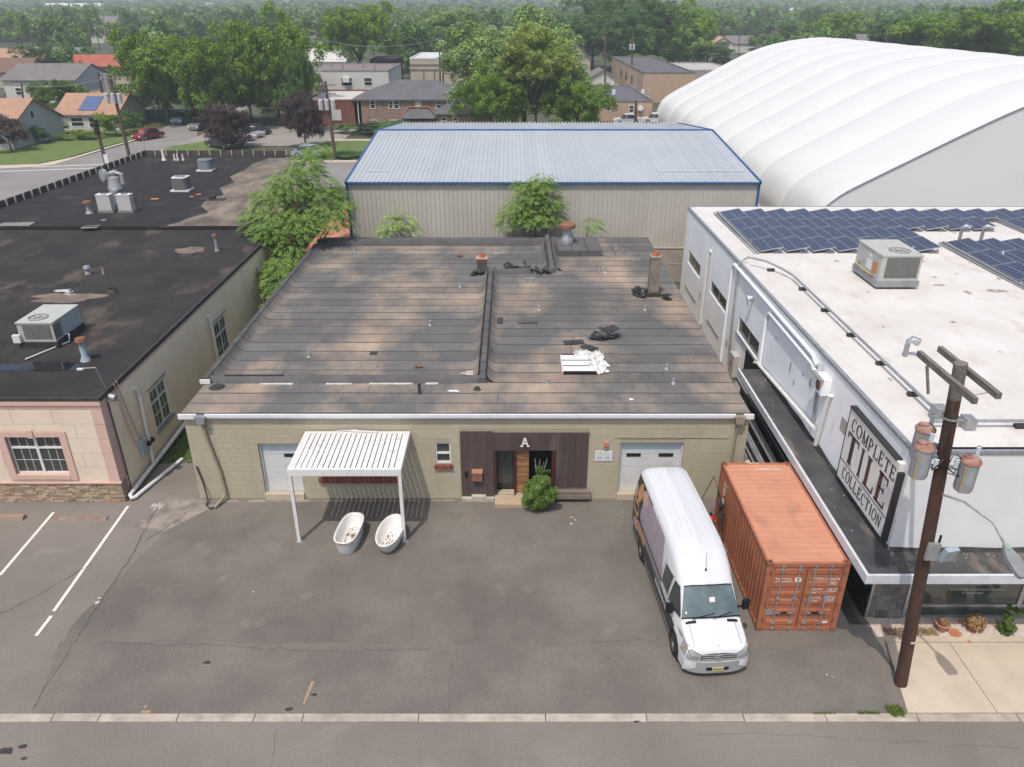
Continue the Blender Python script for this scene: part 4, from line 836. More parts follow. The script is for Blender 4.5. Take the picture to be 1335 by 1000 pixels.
# red drum and dead branches between van and container
fe = thing('red_can', 'bright red plastic can standing between the white van and the orange container', 'can', (7.18, 22.7, 0))
rdm = mat('red_plastic', (.75, .03, .02), rough=.35)
m = MB(); m.lathe(7.18, 22.75, [(.14, 0), (.15, .04), (.15, .48), (.12, .56), (.05, .6), (.05, .66), (0, .66)], 16); m.build('can_body', rdm, fe, smooth=True); m = MB(); m.lathe(7.18, 22.75, [(.055, .64), (.055, .70), (0, .7)], 10); m.build('cap', black, fe)
br = thing('dead_branches', 'bare dark dead branches leaning on the left side of the orange container', 'branches', (7.3, 22.2, 0))
m = MB(); m.tube([(6.7, 22.9, .9), (7.22, 23.1, 2.05), (7.35, 22.5, 1.5), (7.36, 21.4, .2)], [.018, .02, .02, .015], 5)
r = random.Random(6)
for k in range(9): m.tube([(7.36, 22.1, 1.45), (7.33 + r.uniform(-.08, .02), 22.1 + r.uniform(-.7, .7), 1.45 + r.uniform(-.9, .5)), (7.30 + r.uniform(-.25, .05), 22.1 + r.uniform(-1.1, 1.0), max(.1, 1.3 + r.uniform(-1.2, .2)))], [.02, .014, .006], 4)
m.build('twigs', bitum, br)
# ================================================================ LEFT BUILDING (cream panels, stone base, black roof)
XW, YL, ZL = -14.85, 24.5, 4.42
lb = thing('black_roofed_building', 'cream panelled building with pink trim, stone base and a black flat roof at left', 'building', (-22, YL, 0))
creamp = mat('cream_panel', (.82, .70, .56), (.77, .65, .52), 1.2, .85, bump=.1, bscale=80, rnd=.03)
pinkm = mat('pink_trim', (.72, .50, .42), (.67, .455, .385), 2, .85)
stucco = mat('beige_stucco', (.98, .83, .62), (.90, .76, .56), .7, .9, bump=.2, bscale=60, c3=(.74, .67, .52), scale3=.6, lo3=.55, hi3=.8, stretch3=(1, 1.5, .4))
blackroof = mat('black_roof', (.026, .024, .024), (.045, .039, .036), .5, .9, bump=.3, bscale=35, grain=.15, c3=(.20, .155, .125), scale3=.42, lo3=.55, hi3=.78, stretch3=(.9, .55, 1))
blackroof2 = mat('black_roof_back', (.022, .020, .021), (.032, .028, .027), .8, .9, bump=.3, bscale=35, grain=.1, c3=(.085, .07, .06), scale3=.4, lo3=.55, hi3=.85)
wh = [(-18.68, -16.66, 1.26, 2.90), (-24.0, -22.0, 1.26, 2.9)]
m = MB()
for a, b_, c, d in clip_rects(-40, XW - .03, 0, 4.3, wh): m.box(a, b_, YL + .02, YL + .25, c, d)
m.box(-40, -39.8, YL + .25, 47.6, 0, 4.3)
m.build('front_wall', pinkm, lb)
sh_ = [(28.0, 29.55, 1.10, 3.0), (35.55, 37.2, .60, 2.95), (43.4, 44.6, .6, 2.85)]
m = MB()
for a, b_, c, d in clip_rects(YL + .02, 47.7, 0, 4.15, sh_): m.box(XW - .25, XW - .015, a, b_, c, d)
m.build('side_wall', stucco, lb)
m = MB(); m.box(XW - .26, XW, YL + .03, 47.7, 4.15, 4.32); m.box(XW - .2, XW + .0, YL + .0, YL + .5, .9, 4.15); m.build('side_trim', pinkm, lb)
# cornice and corner strips
m = MB(); m.box(-40, XW + .04, YL - .10, YL + .04, 4.20, 4.38); m.box(-40, XW + .02, YL - .05, YL + .02, 4.05, 4.2); m.build('cornice', pinkm, lb)
rg = random.Random(21)
z0 = .93
for k in range(5):
    z1 = min(4.04, z0 + .62); x = XW - .42 - (.0 if k % 2 else 1.0)
    piece('corner_stone', boxmesh(.40, .10, z1 - z0 - .012, pinkm), (XW - .19, YL - .01, (z0 + z1) / 2), lb)
    xs = [XW - .40]; xs.append(XW - .40 - (.75 if k % 2 else 1.45))
    while xs[-1] > -26: xs.append(xs[-1] - 1.5)
    for b_, a in zip(xs, xs[1:]):
        segs = clip_rects(a + .006, b_ - .006, z0 + .006, z1 - .006, [(-18.95, -16.40, 1.0, 3.12)])
        for s0, s1, c, d in segs:
            if s1 - s0 > .05 and d - c > .05: mm = MB(); mm.box(s0, s1, YL - .03, YL + .02, c, d); mm.build('wall_panel', creamp, lb)
    z0 = z1
m = MB(); m.box(-18.95, -18.68, YL - .08, YL + .1, 1.02, 3.1); m.box(-16.66, -16.40, YL - .08, YL + .1, 1.02, 3.1); m.box(-18.68, -16.66, YL - .08, YL + .1, 2.88, 3.1); m.box(-18.68, -16.66, YL - .10, YL + .1, 1.05, 1.24); m.box(-17.77, -17.57, YL - .13, YL - .08, 2.86, 3.18); m.build('window_surround', pinkm, lb)
def window_y(x0, x1, z0, z1, y, par, mx, rows_, fr=.06, mz=None, fm=whitew):
    m = MB(); m.box(x0, x0 + fr, y, y + .08, z0, z1); m.box(x1 - fr, x1, y, y + .08, z0, z1); m.box(x0 + fr, x1 - fr, y, y + .08, z0, z0 + fr); m.box(x0 + fr, x1 - fr, y, y + .08, z1 - fr, z1)
    xc = (x0 + x1) / 2; zt = z0 + (z1 - z0) * .68; m.box(xc - .05, xc + .05, y - .01, y + .07, z0 + fr, z1 - fr); m.box(x0 + fr, xc - .05, y, y + .07, zt - .04, zt + .04); m.box(xc + .05, x1 - fr, y, y + .07, zt - .04, zt + .04)
    w = m.build('window', fm, par); q = MB()
    for (a, b_) in ((x0 + fr, xc - .05), (xc + .05, x1 - fr)):
        for (c, d, nr) in ((z0 + fr, zt - .04, 2), (zt + .04, z1 - fr, 1)):
            p = MB(); p.box(a, b_, y + .045, y + .055, c, d); p.build('pane', glass, w)
            for i in range(1, 3): xx = a + (b_ - a) * i / 3 if mx == 3 else a + (b_ - a) * i / 2; (q.box(xx - .008, xx + .008, y + .036, y + .046, c, d) if i < mx else 0)
            for i in range(1, nr): zz = c + (d - c) * i / nr; q.box(a, b_, y + .035, y + .045, zz - .008, zz + .008)
    q.build('muntin', fm, w); return w
window_y(-18.68, -16.66, 1.24, 2.88, YL + .06, lb, 3, 3)
def window_x(y0, y1, z0, z1, x, par, sgn=1, fm=whitew):
    fr = .07; f = MB(); X0, X1 = x - .06, x
    f.box(X0, X1, y0, y0 + fr, z0, z1); f.box(X0, X1, y1 - fr, y1, z0, z1); f.box(X0, X1, y0 + fr, y1 - fr, z0, z0 + fr); f.box(X0, X1, y0 + fr, y1 - fr, z1 - fr, z1)
    yc = (y0 + y1) / 2; f.box(X0, X1 + .01, yc - .04, yc + .04, z0 + fr, z1 - fr); zt = z0 + (z1 - z0) * .68; f.box(X0, X1, y0 + fr, yc - .04, zt - .04, zt + .04); f.box(X0, X1, yc + .04, y1 - fr, zt - .04, zt + .04)
    w = f.build('window', fm, par)
    for a, b_ in ((y0 + fr, yc - .04), (yc + .04, y1 - fr)):
        for c, d, nr in ((z0 + fr, zt - .04, 2), (zt + .04, z1 - fr, 1)):
            for i in range(nr):
                p = MB(); p.box(x - .045, x - .035, a + .012, b_ - .012, c + (d - c) * i / nr + .012, c + (d - c) * (i + 1) / nr - .012); p.build('pane', glass, w)
            f2 = MB()
            for i in range(1, nr): zz = c + (d - c) * i / nr; f2.box(x - .05, x - .02, a, b_, zz - .012, zz + .012)
            f2.box(x - .052, x - .024, (a + b_) / 2 - .012, (a + b_) / 2 + .012, c, d); f2.build('muntin', fm, w)
for y0, y1, z0, z1 in sh_: window_x(y0, y1, z0, z1 - .12, XW - .05, lb); m = MB(); m.box(XW - .1, XW - .03, y0, y1, z1 - .12, z1); m.build('window_head', stucco, lb); m = MB(); m.box(XW - .1, XW + .08, y0 - .1, y1 + .1, z0 - .08, z0); m.build('window_sill', greym, lb); m = MB(); m.box(XW - .02, XW + .03, y0 - .1, y1 + .1, z1, z1 + .05); m.build('window_lintel', greym, lb)
# stone veneer base
stm = [mat('ledge_stone_%d' % i, c, c2, 7, .9, bump=.4, bscale=30, grain=.12, rnd=.16) for i, (c, c2) in enumerate((((.46, .34, .22), (.36, .25, .16)), ((.55, .45, .34), (.48, .38, .28)), ((.34, .27, .21), (.26, .2, .15)), ((.52, .36, .25), (.42, .28, .18))))]
m = MB(); m.box(-26, XW + .0, YL - .03, YL + .02, 0, .86); m.box(XW, XW + .04, YL - .03, YL + .35, 0, .86); m.build('stone_backing', mat('stone_mortar', (.30, .24, .18), rough=.95), lb)
rest = [MB() for _ in stm]; n = 0
for k in range(11):
    z0 = .01 + k * .0775; x = XW + .02
    while x > -23:
        w = rg.choice((.14, .2, .26, .32, .4)) * rg.uniform(.85, 1.15); d = rg.uniform(.03, .085); h = .0775 * rg.uniform(.8, .97); mi = rg.choice((0, 0, 1, 1, 2, 3))
        if n < 292 and x > -20.2: piece('stone', boxmesh(round(w * 20) / 20 - .012 if w > .1 else .09, round(d * 50) / 50 + .03, .07, stm[mi]), (x - w / 2, YL - .03, z0 + .037), lb); n += 1
        else: rest[mi].box(x - w + .008, x - .008, YL - .03 - d, YL - .03, z0, z0 + h)
        x -= round(w * 20) / 20 if w > .1 else .1
for i, b_ in enumerate(rest):
    if b_.v: b_.build('stone_courses', stm[i], lb, kind='stuff')
m = MB(); m.box(-26, XW + .06, YL - .12, YL - .0, .86, .925); m.build('stone_cap', pinkm, lb)
# roof, front level and back level
m = MB(); m.prism([(-40, YL - .06), (XW + .02, YL - .06), (XW + .02, 47.7), (-40, 47.7)], 'z', 4.38, 4.44); rf = m.build('roof', blackroof, lb)
m = MB(); m.box(-40, XW + .05, YL - .11, YL + .0, 4.38, 4.50); m.box(XW - .06, XW + .06, YL, 47.7, 4.32, 4.50); m.build('roof_edging', bitum, rf)
m = MB(); m.prism([(-37, 47.7), (-15.0, 47.7), (-16.2, 58), (-17.2, 62), (-20.8, 73.7), (-34.6, 73.7)], 'z', 4.36, 4.62); rf2 = m.build('rear_roof', blackroof2, lb)
m = MB(); m.prism([(-37, 47.7), (-15.1, 47.7), (-16.3, 58), (-17.3, 62), (-20.9, 73.6), (-34.6, 73.6)], 'z', 0, 4.36); m.build('rear_wall', brickm, lb)
m = MB(); m.box(-37, -15.2, 47.62, 47.72, 4.44, 4.68); m.build('level_step', blackroof2, rf)
tanm = mat('worn_roof', (.30, .24, .185), (.12, .10, .09), .8, .95, lo=.35, hi=.62, grain=.2, stretch=(1, .5, 1))
m = MB(); r = random.Random(2)
P = [G(a, c, 4.63)[:2] for a, c in ((208, 296.5), (232, 290), (246, 284), (272, 277), (262, 268), (270, 260), (292, 254), (286, 245), (305, 238), (300, 230), (318, 222), (330, 213), (352, 206), (371, 206))] + [(-20.7, 73.0), (-17.1, 62), (-16.2, 58), (-15.05, 48.0)] if 1 else [(-15.2, 48.0), (-19.8, 48.6), (-18.9, 50.3), (-18.1, 53.2), (-19.2, 55.5), (-18.6, 58.2), (-19.6, 61.0), (-19.0, 64.0), (-20.6, 66.0), (-18.8, 67.0), (-17.5, 62), (-16.5, 58.0)]
m.poly([(x, y, 4.626) for x, y in P]); m.build('worn_patch', tanm, rf2)
tsm = mat('tan_stain', (.26, .20, .15), (.15, .12, .10), 1.3, .95, lo=.35, hi=.65, grain=.2); m = MB(); blot(m, -21.5, 35.2, 2.0, .8, 4.448, 5, 24); m.build('tan_stain', tsm, rf); m = MB(); blot(m, -18.6, 43.2, 1.2, .8, 4.448, 8, 20); m.build('tan_stain', tsm, rf)
m = MB()
for x, y, w in ((-22.3, 36.1, .5), (-21.6, 35.6, .35), (-21.9, 36.0, .4)): blot(m, x, y, w * .8, w * .5, 4.455 + w * .001, int(w * 10), 10)
m.build('pale_patch', mat('pale_patch', (.5, .5, .48), rough=.9), rf)
m = MB(); blot(m, -18.2, 27.2, 1.9, .55, 4.452, 3, 26); m.build('puddle', mat('puddle_water', (.012, .014, .018), rough=.03, spec=.6), rf)
m = MB(); blot(m, -19.9, 27.1, 1.0, .4, 4.456, 7, 22); m.build('puddle', mat('puddle_sheen', (.012, .014, .018), rough=.02, spec=.8), rf)
for px, py, w in ((20, 293, 1.0), (118, 296, .5), (135, 287, .15)):
    x, y, z = G(px, py, 4.63); m = MB(); m.obox((x, y, z + .01), (w * 2, .9 * w + .2, .02), .1); m.build('roof_patch', mat('patch_grey%d' % px, (.28, .27, .26), (.2, .2, .2), 3, .9), rf2)
# back parapet with timber uprights
n = 0
for (xa, ya), (xb, yb) in (((-35.4, 50.5), (-34.2, 73.6)), ((-34.2, 73.6), (-21, 73.6))):
    L = math.hypot(xb - xa, yb - ya); k = int(L / .95)
    m = MB(); nx, ny = (yb - ya) / L * .07, -(xb - xa) / L * .07
    m.add([(xa - nx, ya - ny, 4.62), (xa + nx, ya + ny, 4.62), (xb + nx, yb + ny, 4.62), (xb - nx, yb - ny, 4.62), (xa - nx, ya - ny, 5.05), (xa + nx, ya + ny, 5.05), (xb + nx, yb + ny, 5.05), (xb - nx, yb - ny, 5.05)], [(0, 1, 2, 3), (4, 5, 6, 7), (0, 1, 5, 4), (1, 2, 6, 5), (2, 3, 7, 6), (3, 0, 4, 7)])
    m.build('parapet_rail', mat('parapet_dark', (.07, .06, .055), (.11, .09, .08), 3, .9), rf2)
    for i in range(k + 1):
        x, y = xa + (xb - xa) * i / k + (.12 if xb - xa < 5 else 0), ya + (yb - ya) * i / k - (.12 if xb - xa > 5 else 0); m = MB(); m.prism([(0, 0)] * 0 or [(x - .05, y - .05), (x + .05, y - .05), (x + .05, y + .05), (x - .05, y + .05)], 'z', 4.62, 5.10); m.build('parapet_brace', mat('brace_pale', (.45, .42, .38), rough=.9) if n == 0 else bpy.data.materials['brace_pale'], rf2); n += 1
# vents and pipes on these roofs
def lv(px, py, h, r, m_, par=rf, z=4.44, capm=None, name='vent_pipe', flare=1.25):
    x, y, z = G(px, py, z); m = MB(); m.lathe(x, y, [(r * 1.7, z), (r * 1.3, z + .12), (r, z + .2), (r, z + h)], 12, cap=True); o = m.build(name, m_, par, smooth=True)
    if capm: m = MB(); m.lathe(x, y, [(r, z + h - .05), (r * 1.9, z + h), (r * 1.6, z + h + .12), (0, z + h + .18)], 12); m.build('pipe_cap', capm, o)
blup = mat('blue_grey_flue', (.33, .42, .50), (.38, .20, .13), 3, .6, lo=.55, hi=.62)
lv(112, 470, .85, .12, blup, capm=rustm); lv(283, 327, .85, .085, greym, capm=rustm); lv(115, 357, .3, .1, greym, capm=alum); lv(135, 357, .3, .05, greym); lv(93, 384, .3, .05, greym); lv(147, 381, .12, .16, bitum); lv(117, 278, .7, .16, greym, rf2, 4.62, rustm)
pv = mat('cream_pipe', (.72, .68, .58), rough=.6)
lv(214, 209, .9, .13, pv, rf2, 4.62); 
for px in (228, 232, 239): lv(px, 209, .55, .07, pv, rf2, 4.62)
x, y, z = G(277, 260, 4.64); m = MB(); m.box(x - .9, x + .9, y - .3, y + .3, z, z + .04); m.box(x - .15, x + .2, y - .2, y + .2, z + .04, z + .25); m.build('roof_drain', bitum, rf2)
for px, py, w in ((202, 260, .25), (259, 254, .18), (250, 257, .15)):
    x, y, z = G(px, py, 4.64); m = MB(); m.obox((x, y, z + .03), (w * 2, w * 1.2, .05), .3); m.build('brick_scrap', mat('orange_scrap%d' % px, (.62, .25, .14), rough=.9), rf2)
# street lamp arm, meters, drainpipes on the side wall
pipe('wall_mast', [(XW - .1, 25.3, 4.3), (XW - .25, 25.2, 5.35), (XW - .65, 25.1, 5.36)], .025, galv, lb); 
m = MB(); m.obox((XW - .75, 25.1, 5.33), (.22, .12, .05)); m.build('mast_lamp', pv, lb)
m = MB(); m.box(XW, XW + .18, 26.2, 26.75, .95, 1.6); mb2 = m.build('meter_box', mat('meter_grey', (.42, .48, .52), rough=.5), lb)
for y in (26.65, 26.95): m = MB(); m.tube([(XW + .1, y, 1.3), (XW + .30, y, 1.3)], [.11, .1], 12); m.build('meter', black, mb2)
pipe('conduit', [(XW + .05, 25.55, 4.5), (XW + .05, 26.0, 1.6)], .03, pinkm, lb); pipe('conduit', [(XW + .05, 25.75, 4.5), (XW + .05, 26.3, 2.1), (XW + .05, 26.55, 1.6)], .03, pinkm, lb); pipe('conduit', [(XW + .05, YL + .4, 4.1), (XW + .06, YL + .45, 1.5), (XW + .05, YL + .45, .1)], .025, bitum, lb)
m = MB(); m.tube([(XW + .02, YL + .55, 4.25), (XW + .32, YL + .5, 4.2)], [.12, .14], 10); m.build('wall_lamp', galv, lb)
pvc = mat('white_pvc', (.80, .80, .78), (.7, .7, .67), 4, .5, lo=.55)
pipe('downspout', [(XW - .02, 26.95, 3.6), (XW + .12, 26.95, 3.66), (XW + .13, 26.97, 3.3), (XW + .13, 26.9, 1.9), (XW + .18, 26.75, .3)], .07, pvc, lb, 10)
pipe('downspout', [(XW - .02, 34.95, 3.55), (XW + .12, 34.95, 3.6), (XW + .13, 34.97, 3.2), (XW + .13, 34.95, .2)], .07, pvc, lb, 10); pipe('downspout', [(XW - .02, 43.0, 3.55), (XW + .12, 43.0, 3.6), (XW + .13, 42.9, .2)], .07, pvc, lb, 10)
dp = thing('drain_pipe', 'white corrugated plastic drain pipe laid along the beige side wall in the grassy alley', 'drain pipe', (XW + .2, 26, 0))
def corrug(name, a, b_, r, par):
    a, b_ = Vector(a), Vector(b_); L = (b_ - a).length; n = int(L / .07); m = MB(); m.tube([a + (b_ - a) * i / n for i in range(n + 1)], [r if i % 2 else r * .82 for i in range(n + 1)], 10); m.build(name, pvc, par, smooth=2)
corrug('corrugated_length', (XW + .16, 24.75, .25), (XW + .2, 27.4, .28), .085, dp); pipe('smooth_length', [(XW + .2, 27.4, .28), (XW + .22, 31.9, .36)], .085, pvc, dp, 10); corrug('corrugated_length', (XW + .30, 24.6, .1), (XW + .75, 26.3, .1), .085, dp); pipe('smooth_length', [(XW + .75, 26.3, .1), (XW + 1.05, 27.4, .1)], .08, pvc, dp, 10); pipe('bend', [(XW + .16, 24.75, .25), (XW + .17, 24.58, .22), (XW + .22, 24.52, .12), (XW + .30, 24.6, .1)], .085, pvc, dp, 10)
# wheel stops
for i, (px, w, h, c) in enumerate(((22, 2.4, .14, (.36, .23, .16)), (105, 2.0, .05, (.24, .16, .12)))):
    x, y, _ = G(px, 676); x = x - (.9 if i == 0 else 0); m = MB(); m.prism([(y - .14, 0), (y + .14, 0), (y + .09, h), (y - .09, h)], 'x', x - w / 2, x + w / 2); m.build('wheel_stop', mat('stop_timber%d' % i, c, (.30, .25, .22), 5, .9, bump=.4), label=['thick worn brown wheel stop in the leftmost parking bay', 'broken low wheel stop between the two long white lines'][i], cat='wheel stop')
# ---------------------------------------------------------------- air conditioners
coil = mat('coil_guard', (.13, .13, .125), (.20, .20, .19), 40, .6, stretch=(1, 1, .2))
def fan(x, y, z, r, par):
    m = MB(); m.lathe(x, y, [(r, z - .02), (r, z + .03), (r * .93, z + .04), (r * .9, z - .04)], 24); f = m.build('fan_grille', greym, par); m = MB(); m.tube([(x, y, z - .05), (x, y, z - .04)], [r * .9], 24); m.build('fan_opening', dark, f)
    m = MB(); m.tube([(x, y, z), (x, y, z + .02)], [r * .2], 10)
    for k in range(7): a = 2 * pi * k / 7; m.bar((x, y, z + .01), (x + r * .95 * cos(a), y + r * .95 * sin(a), z + .01), .018)
    m.build('fan_guard', greym, f)
def package_unit(label, x, y, z, w, d, h, fx, fy, fr_, name='rooftop_unit', rz=0, m_=None, left=False):
    m_ = m_ or mat('unit_grey', (.52, .53, .49), (.46, .47, .44), 2, .5)
    t = thing(name, label, 'air conditioner', (x, y, z))
    m = MB(); m.box(x - w / 2 - .06, x + w / 2 + .06, y - d / 2 - .06, y + d / 2 + .06, z, z + .28); m.build('roof_curb', greym if not left else bitum, t)
    m = MB(); m.box(x - w / 2, x + w / 2, y - d / 2, y + d / 2, z + .28, z + h - .06); m.build('cabinet', m_, t)
    m = MB(); m.box(x - w / 2 - .03, x + w / 2 + .03, y - d / 2 - .03, y + d / 2 + .03, z + h - .06, z + h); tp = m.build('top', m_, t)
    fan(x + fx, y + fy, z + h + .01, fr_, tp)
    m = MB(); m.box(x - w / 2 + .22, x + w / 2 - .1, y - d / 2 - .012, y - d / 2 - .002, z + .40, z + h - .12); m.build('coil_guard', coil, t)
    return t, (x, y, z, w, d, h)
t, _ = package_unit('pale grey rooftop air conditioner at the front of the black roof beside a puddle', -19.45, 30.1, 4.44, 1.45, 2.1, 1.12, -.1, -.5, .38, left=True)
x, y = -19.45, 30.1
m = MB(); m.box(x + .728, x + .74, y - 1.0, y - .5, 4.8, 5.42); m.build('coil_guard', coil, t)
for k in range(2): m = MB(); m.box(x + .728, x + .745, y - .4 + k * .72, y + .25 + k * .72, 4.78, 5.46); m.build('access_panel', mat('unit_panel%d' % k, (.38, .44, .46), rough=.5), t)
m = MB(); m.box(x - .95, x - .65, y - 1.2, y - 1.06, 4.72, 5.05); m.build('switch_box', whitep, t)
pipe('condensate_pipe', [(x + .75, y - .4, 4.8), (x + .92, y - .4, 4.8), (x + .92, y - .5, 4.5), (x + .1, y - 2.3, 4.5)], .03, pvc, t)
t, _ = package_unit('large grey green rooftop air conditioner on the white roof in front of the solar panels', 16.9, 33.4, 6.02, 1.75, 2.5, 1.42, .15, -.55, .45)
x, y = 16.9, 33.4
m = MB(); m.box(x - .88 - .05, x - .88 - .002, y - .95, y - .6, 6.55, 7.0); m.build('gas_valve_box', mat('rust_orange', (.55, .22, .08), rough=.6), t)
for k, (a, b_, c, d) in enumerate(((-.4, .1, 6.5, 6.95), (.3, .55, 6.6, 6.75), (-.3, 0, 7.05, 7.2), (.7, .9, 6.45, 6.6))): m = MB(); m.box(x - .886, x - .878, y + a, y + b_, c, d); m.build('access_panel', greym if k % 2 else whitep, t)
pipe('gas_pipe', [(x - .95, y - 1.0, 6.5), (x - .95, y - .7, 6.4), (x - .97, y + .9, 6.42), (x - .9, y + 1.1, 6.5)], .025, mat('gas_yellow', (.6, .42, .15), rough=.6), t)
def cond(label, px, py, w, h, m_, mside):
    x, y, z = G(px, py, 4.64); t = thing('condenser', label, 'air conditioner', (x, y, z))
    m = MB(); m.box(x - w * .65, x + w * .65, y - w * .6, y + w * .6, z, z + .1); m.build('sleeper', whitep, t)
    m = MB(); m.prism([(x - w / 2, y - w * .35), (x - w * .35, y - w / 2), (x + w * .35, y - w / 2), (x + w / 2, y - w * .35), (x + w / 2, y + w / 2), (x - w / 2, y + w / 2)], 'z', z + .12, z + h); m.build('cabinet', mside, t)
    m = MB(); m.prism([(x - w / 2 - .02, y - w * .36), (x - w * .36, y - w / 2 - .02), (x + w * .36, y - w / 2 - .02), (x + w / 2 + .02, y - w * .36), (x + w / 2 + .02, y + w / 2 + .02), (x - w / 2 - .02, y + w / 2 + .02)], 'z', z + h, z + h + .06); tp = m.build('top', m_, t); fan(x, y, z + h + .08, w * .36, tp)
    m = MB(); m.box(x - w / 2 - .03, x - w / 2 - .003, y - w * .3, y + w * .3, z + .15, z + h); m.build('service_panel', whitep, t)
cond('black sided air conditioning condenser near the middle of the black rear roof', 238, 248, 1.05, .95, whitep, coil)
cond('small blue grey condenser on white sleepers at the far end of the black roof', 269, 222, 1.0, .85, greym, mat('blue_grey_case', (.22, .27, .31), rough=.5))
lmet = mat('light_unit', (.56, .55, .54), rough=.5)
for k, (px, lab) in enumerate(((144, 'left'), (170, 'right'))):
    x, y, z = G(px - 3, 276, 4.63); t = thing('condenser', '%s one of the twin pale side discharge condensers beside the silver exhaust fan' % lab, 'air conditioner', (x, y, z))
    m = MB(); m.box(x - .55, x + .5, y - .3, y + .3, z, z + .12); m.build('sleeper', greym, t); m = MB(); m.box(x - .48, x + .42, y - .28, y + .28, z + .14, z + 1.15); m.build('cabinet', lmet, t); m = MB(); m.box(x - .5, x + .44, y - .3, y + .3, z + 1.15, z + 1.19); tp = m.build('top', whitep, t); fan(x, y, z + 1.2, .22, tp)
x, y, z = G(148, 268, 4.63); t = thing('exhaust_fan', 'shiny silver kitchen exhaust fan with curved duct behind the twin condensers', 'exhaust fan', (x, y, z))
m = MB(); m.lathe(x - .05, y + .9, [(.45, z), (.45, z + .9), (.5, z + 1.0), (.42, z + 1.3), (.38, z + 1.75), (.1, z + 1.85), (0, z + 1.85)], 18); m.build('fan_housing', alum, t, smooth=True)
m = MB(); m.tube([(x - .75, y + .8, z + 1.9), (x - .6, y + 1.0, z + 1.9)], [.42, .42], 18); m.build('round_cover', alum, t, smooth=True)
m = MB(); m.tube([(x - .3, y + .95, z + 2.0), (x + .2, y + .95, z + 2.15), (x + .55, y + .95, z + 1.95), (x + .55, y + .9, z + 1.3)], [.14], 10); m.build('duct', alum, t, smooth=True)
m = MB(); m.box(x - .2, x + .3, y + .2, y + .6, z, z + .95); m.build('motor_box', greym, t); pipe('blue_pipe', [(x + .15, y - .1, z + .1), (x + .15, y - .05, z + .7)], .08, blup, t); pipe('blue_pipe', [(x + .65, y - .1, z + .1), (x + .65, y - .05, z + .7)], .08, blup, t)
# ================================================================ WHITE BUILDING (tile shop)
XS, YS0, YS1, XE = 11.0, 17.97, 47.9, 36.0
def zr(y): return 6.18 - (y - YS0) * .0118
wb = thing('white_building', 'white rendered commercial building with solar panels on its white roof and a tile shop sign', 'building', (20, YS0, 0))
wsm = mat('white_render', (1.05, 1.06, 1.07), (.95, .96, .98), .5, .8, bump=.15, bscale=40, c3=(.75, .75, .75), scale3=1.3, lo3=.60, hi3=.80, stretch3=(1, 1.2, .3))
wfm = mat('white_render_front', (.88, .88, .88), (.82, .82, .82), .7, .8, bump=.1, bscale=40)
wrm = mat('white_membrane', (.74, .715, .68), (.65, .62, .585), .45, .75, bump=.2, bscale=30, grain=.05, c3=(.52, .44, .38), scale3=.9, lo3=.57, hi3=.80, stretch3=(1.0, .5, 1))
sw = [(31.4, 34.75, 2.83, 3.65), (37.15, 40.55, 2.84, 3.55), (43.15, 46.5, 2.72, 3.5)]
m = MB()
for a, b_, c, d in clip_rects(YS0 + .25, YS1 - .25, 0, 5.7, sw): m.box(XS, XS + .25, a, b_, c, d)
m.prism([(YS0 + .25, 5.7), (YS1 - .25, 5.7), (YS1 - .25, zr(YS1 - .25)), (YS0 + .25, zr(YS0 + .25))], 'x', XS, XS + .25)
m.build('side_wall', wsm, wb)
m = MB(); m.box(XS, XE, YS0, YS0 + .25, 2.85, zr(YS0)); m.build('front_wall', wfm, wb)
m = MB(); m.box(XS, XE, YS1 - .25, YS1, 0, zr(YS1)); m.box(XE - .25, XE, YS0 + .25, YS1 - .25, 0, 5.8); m.build('rear_wall', wfm, wb)
m = MB(); m.add([(XS + .25, YS0 + .25, zr(YS0) - .1), (XE - .25, YS0 + .25, zr(YS0) - .1), (XE - .25, YS1 - .25, zr(YS1) - .1), (XS + .25, YS1 - .25, zr(YS1) - .1)], [(0, 1, 2, 3)]); wr = m.build('roof', wrm, wb)
m = MB()
m.prism([(YS0 - .03, zr(YS0) - .08), (YS1 + .03, zr(YS1) - .08), (YS1 + .03, zr(YS1) + .03), (YS0 - .03, zr(YS0) + .03)], 'x', XS - .04, XS + .10); m.box(XS + .102, XE, YS0 - .03, YS0 + .10, zr(YS0) - .08, zr(YS0) + .028); m.box(XS + .102, XE, YS1 - .06, YS1 + .04, zr(YS1) - .06, zr(YS1) + .03)
m.build('roof_edging', galv, wr)
m = MB(); m.prism([(YS0 + .1, zr(YS0) - .09), (YS1, zr(YS1) - .09), (YS1, zr(YS1) + .0), (YS0 + .1, zr(YS0) + .0)], 'x', XS + .10, XS + .42); m.box(XS + .42, XE, YS0 + .1, YS0 + .3, zr(YS0) - .1, zr(YS0)); m.build('membrane_upstand', wrm, wr)
for y0, y1, z0, z1 in sw:
    m = MB(); m.box(XS + .06, XS + .12, y0, y0 + .06, z0, z1); m.box(XS + .06, XS + .12, y1 - .06, y1, z0, z1); m.box(XS + .06, XS + .12, y0 + .06, y1 - .06, z0, z0 + .05); m.box(XS + .06, XS + .12, y0 + .06, y1 - .06, z1 - .05, z1); yc = (y0 + y1) / 2; m.box(XS + .05, XS + .12, yc - .04, yc + .04, z0 + .05, z1 - .05); w = m.build('window', greym, wb)
    for a, b_ in ((y0 + .06, yc - .04), (yc + .04, y1 - .06)): m = MB(); m.box(XS + .09, XS + .10, a, b_, z0 + .05, z1 - .05); m.build('pane', glass, w)
m = MB(); m.box(XS - .08, XS, 31.3, 34.85, 2.76, 2.83); m.build('sill', greym, wb); m = MB(); m.box(XS - .05, XS, 37.7, 40.4, 1.27, 1.33); m.build('old_sill', greym, wb); m = MB(); m.box(XS - .05, XS, 43.4, 46.3, 1.2, 1.26); m.build('old_sill', greym, wb)
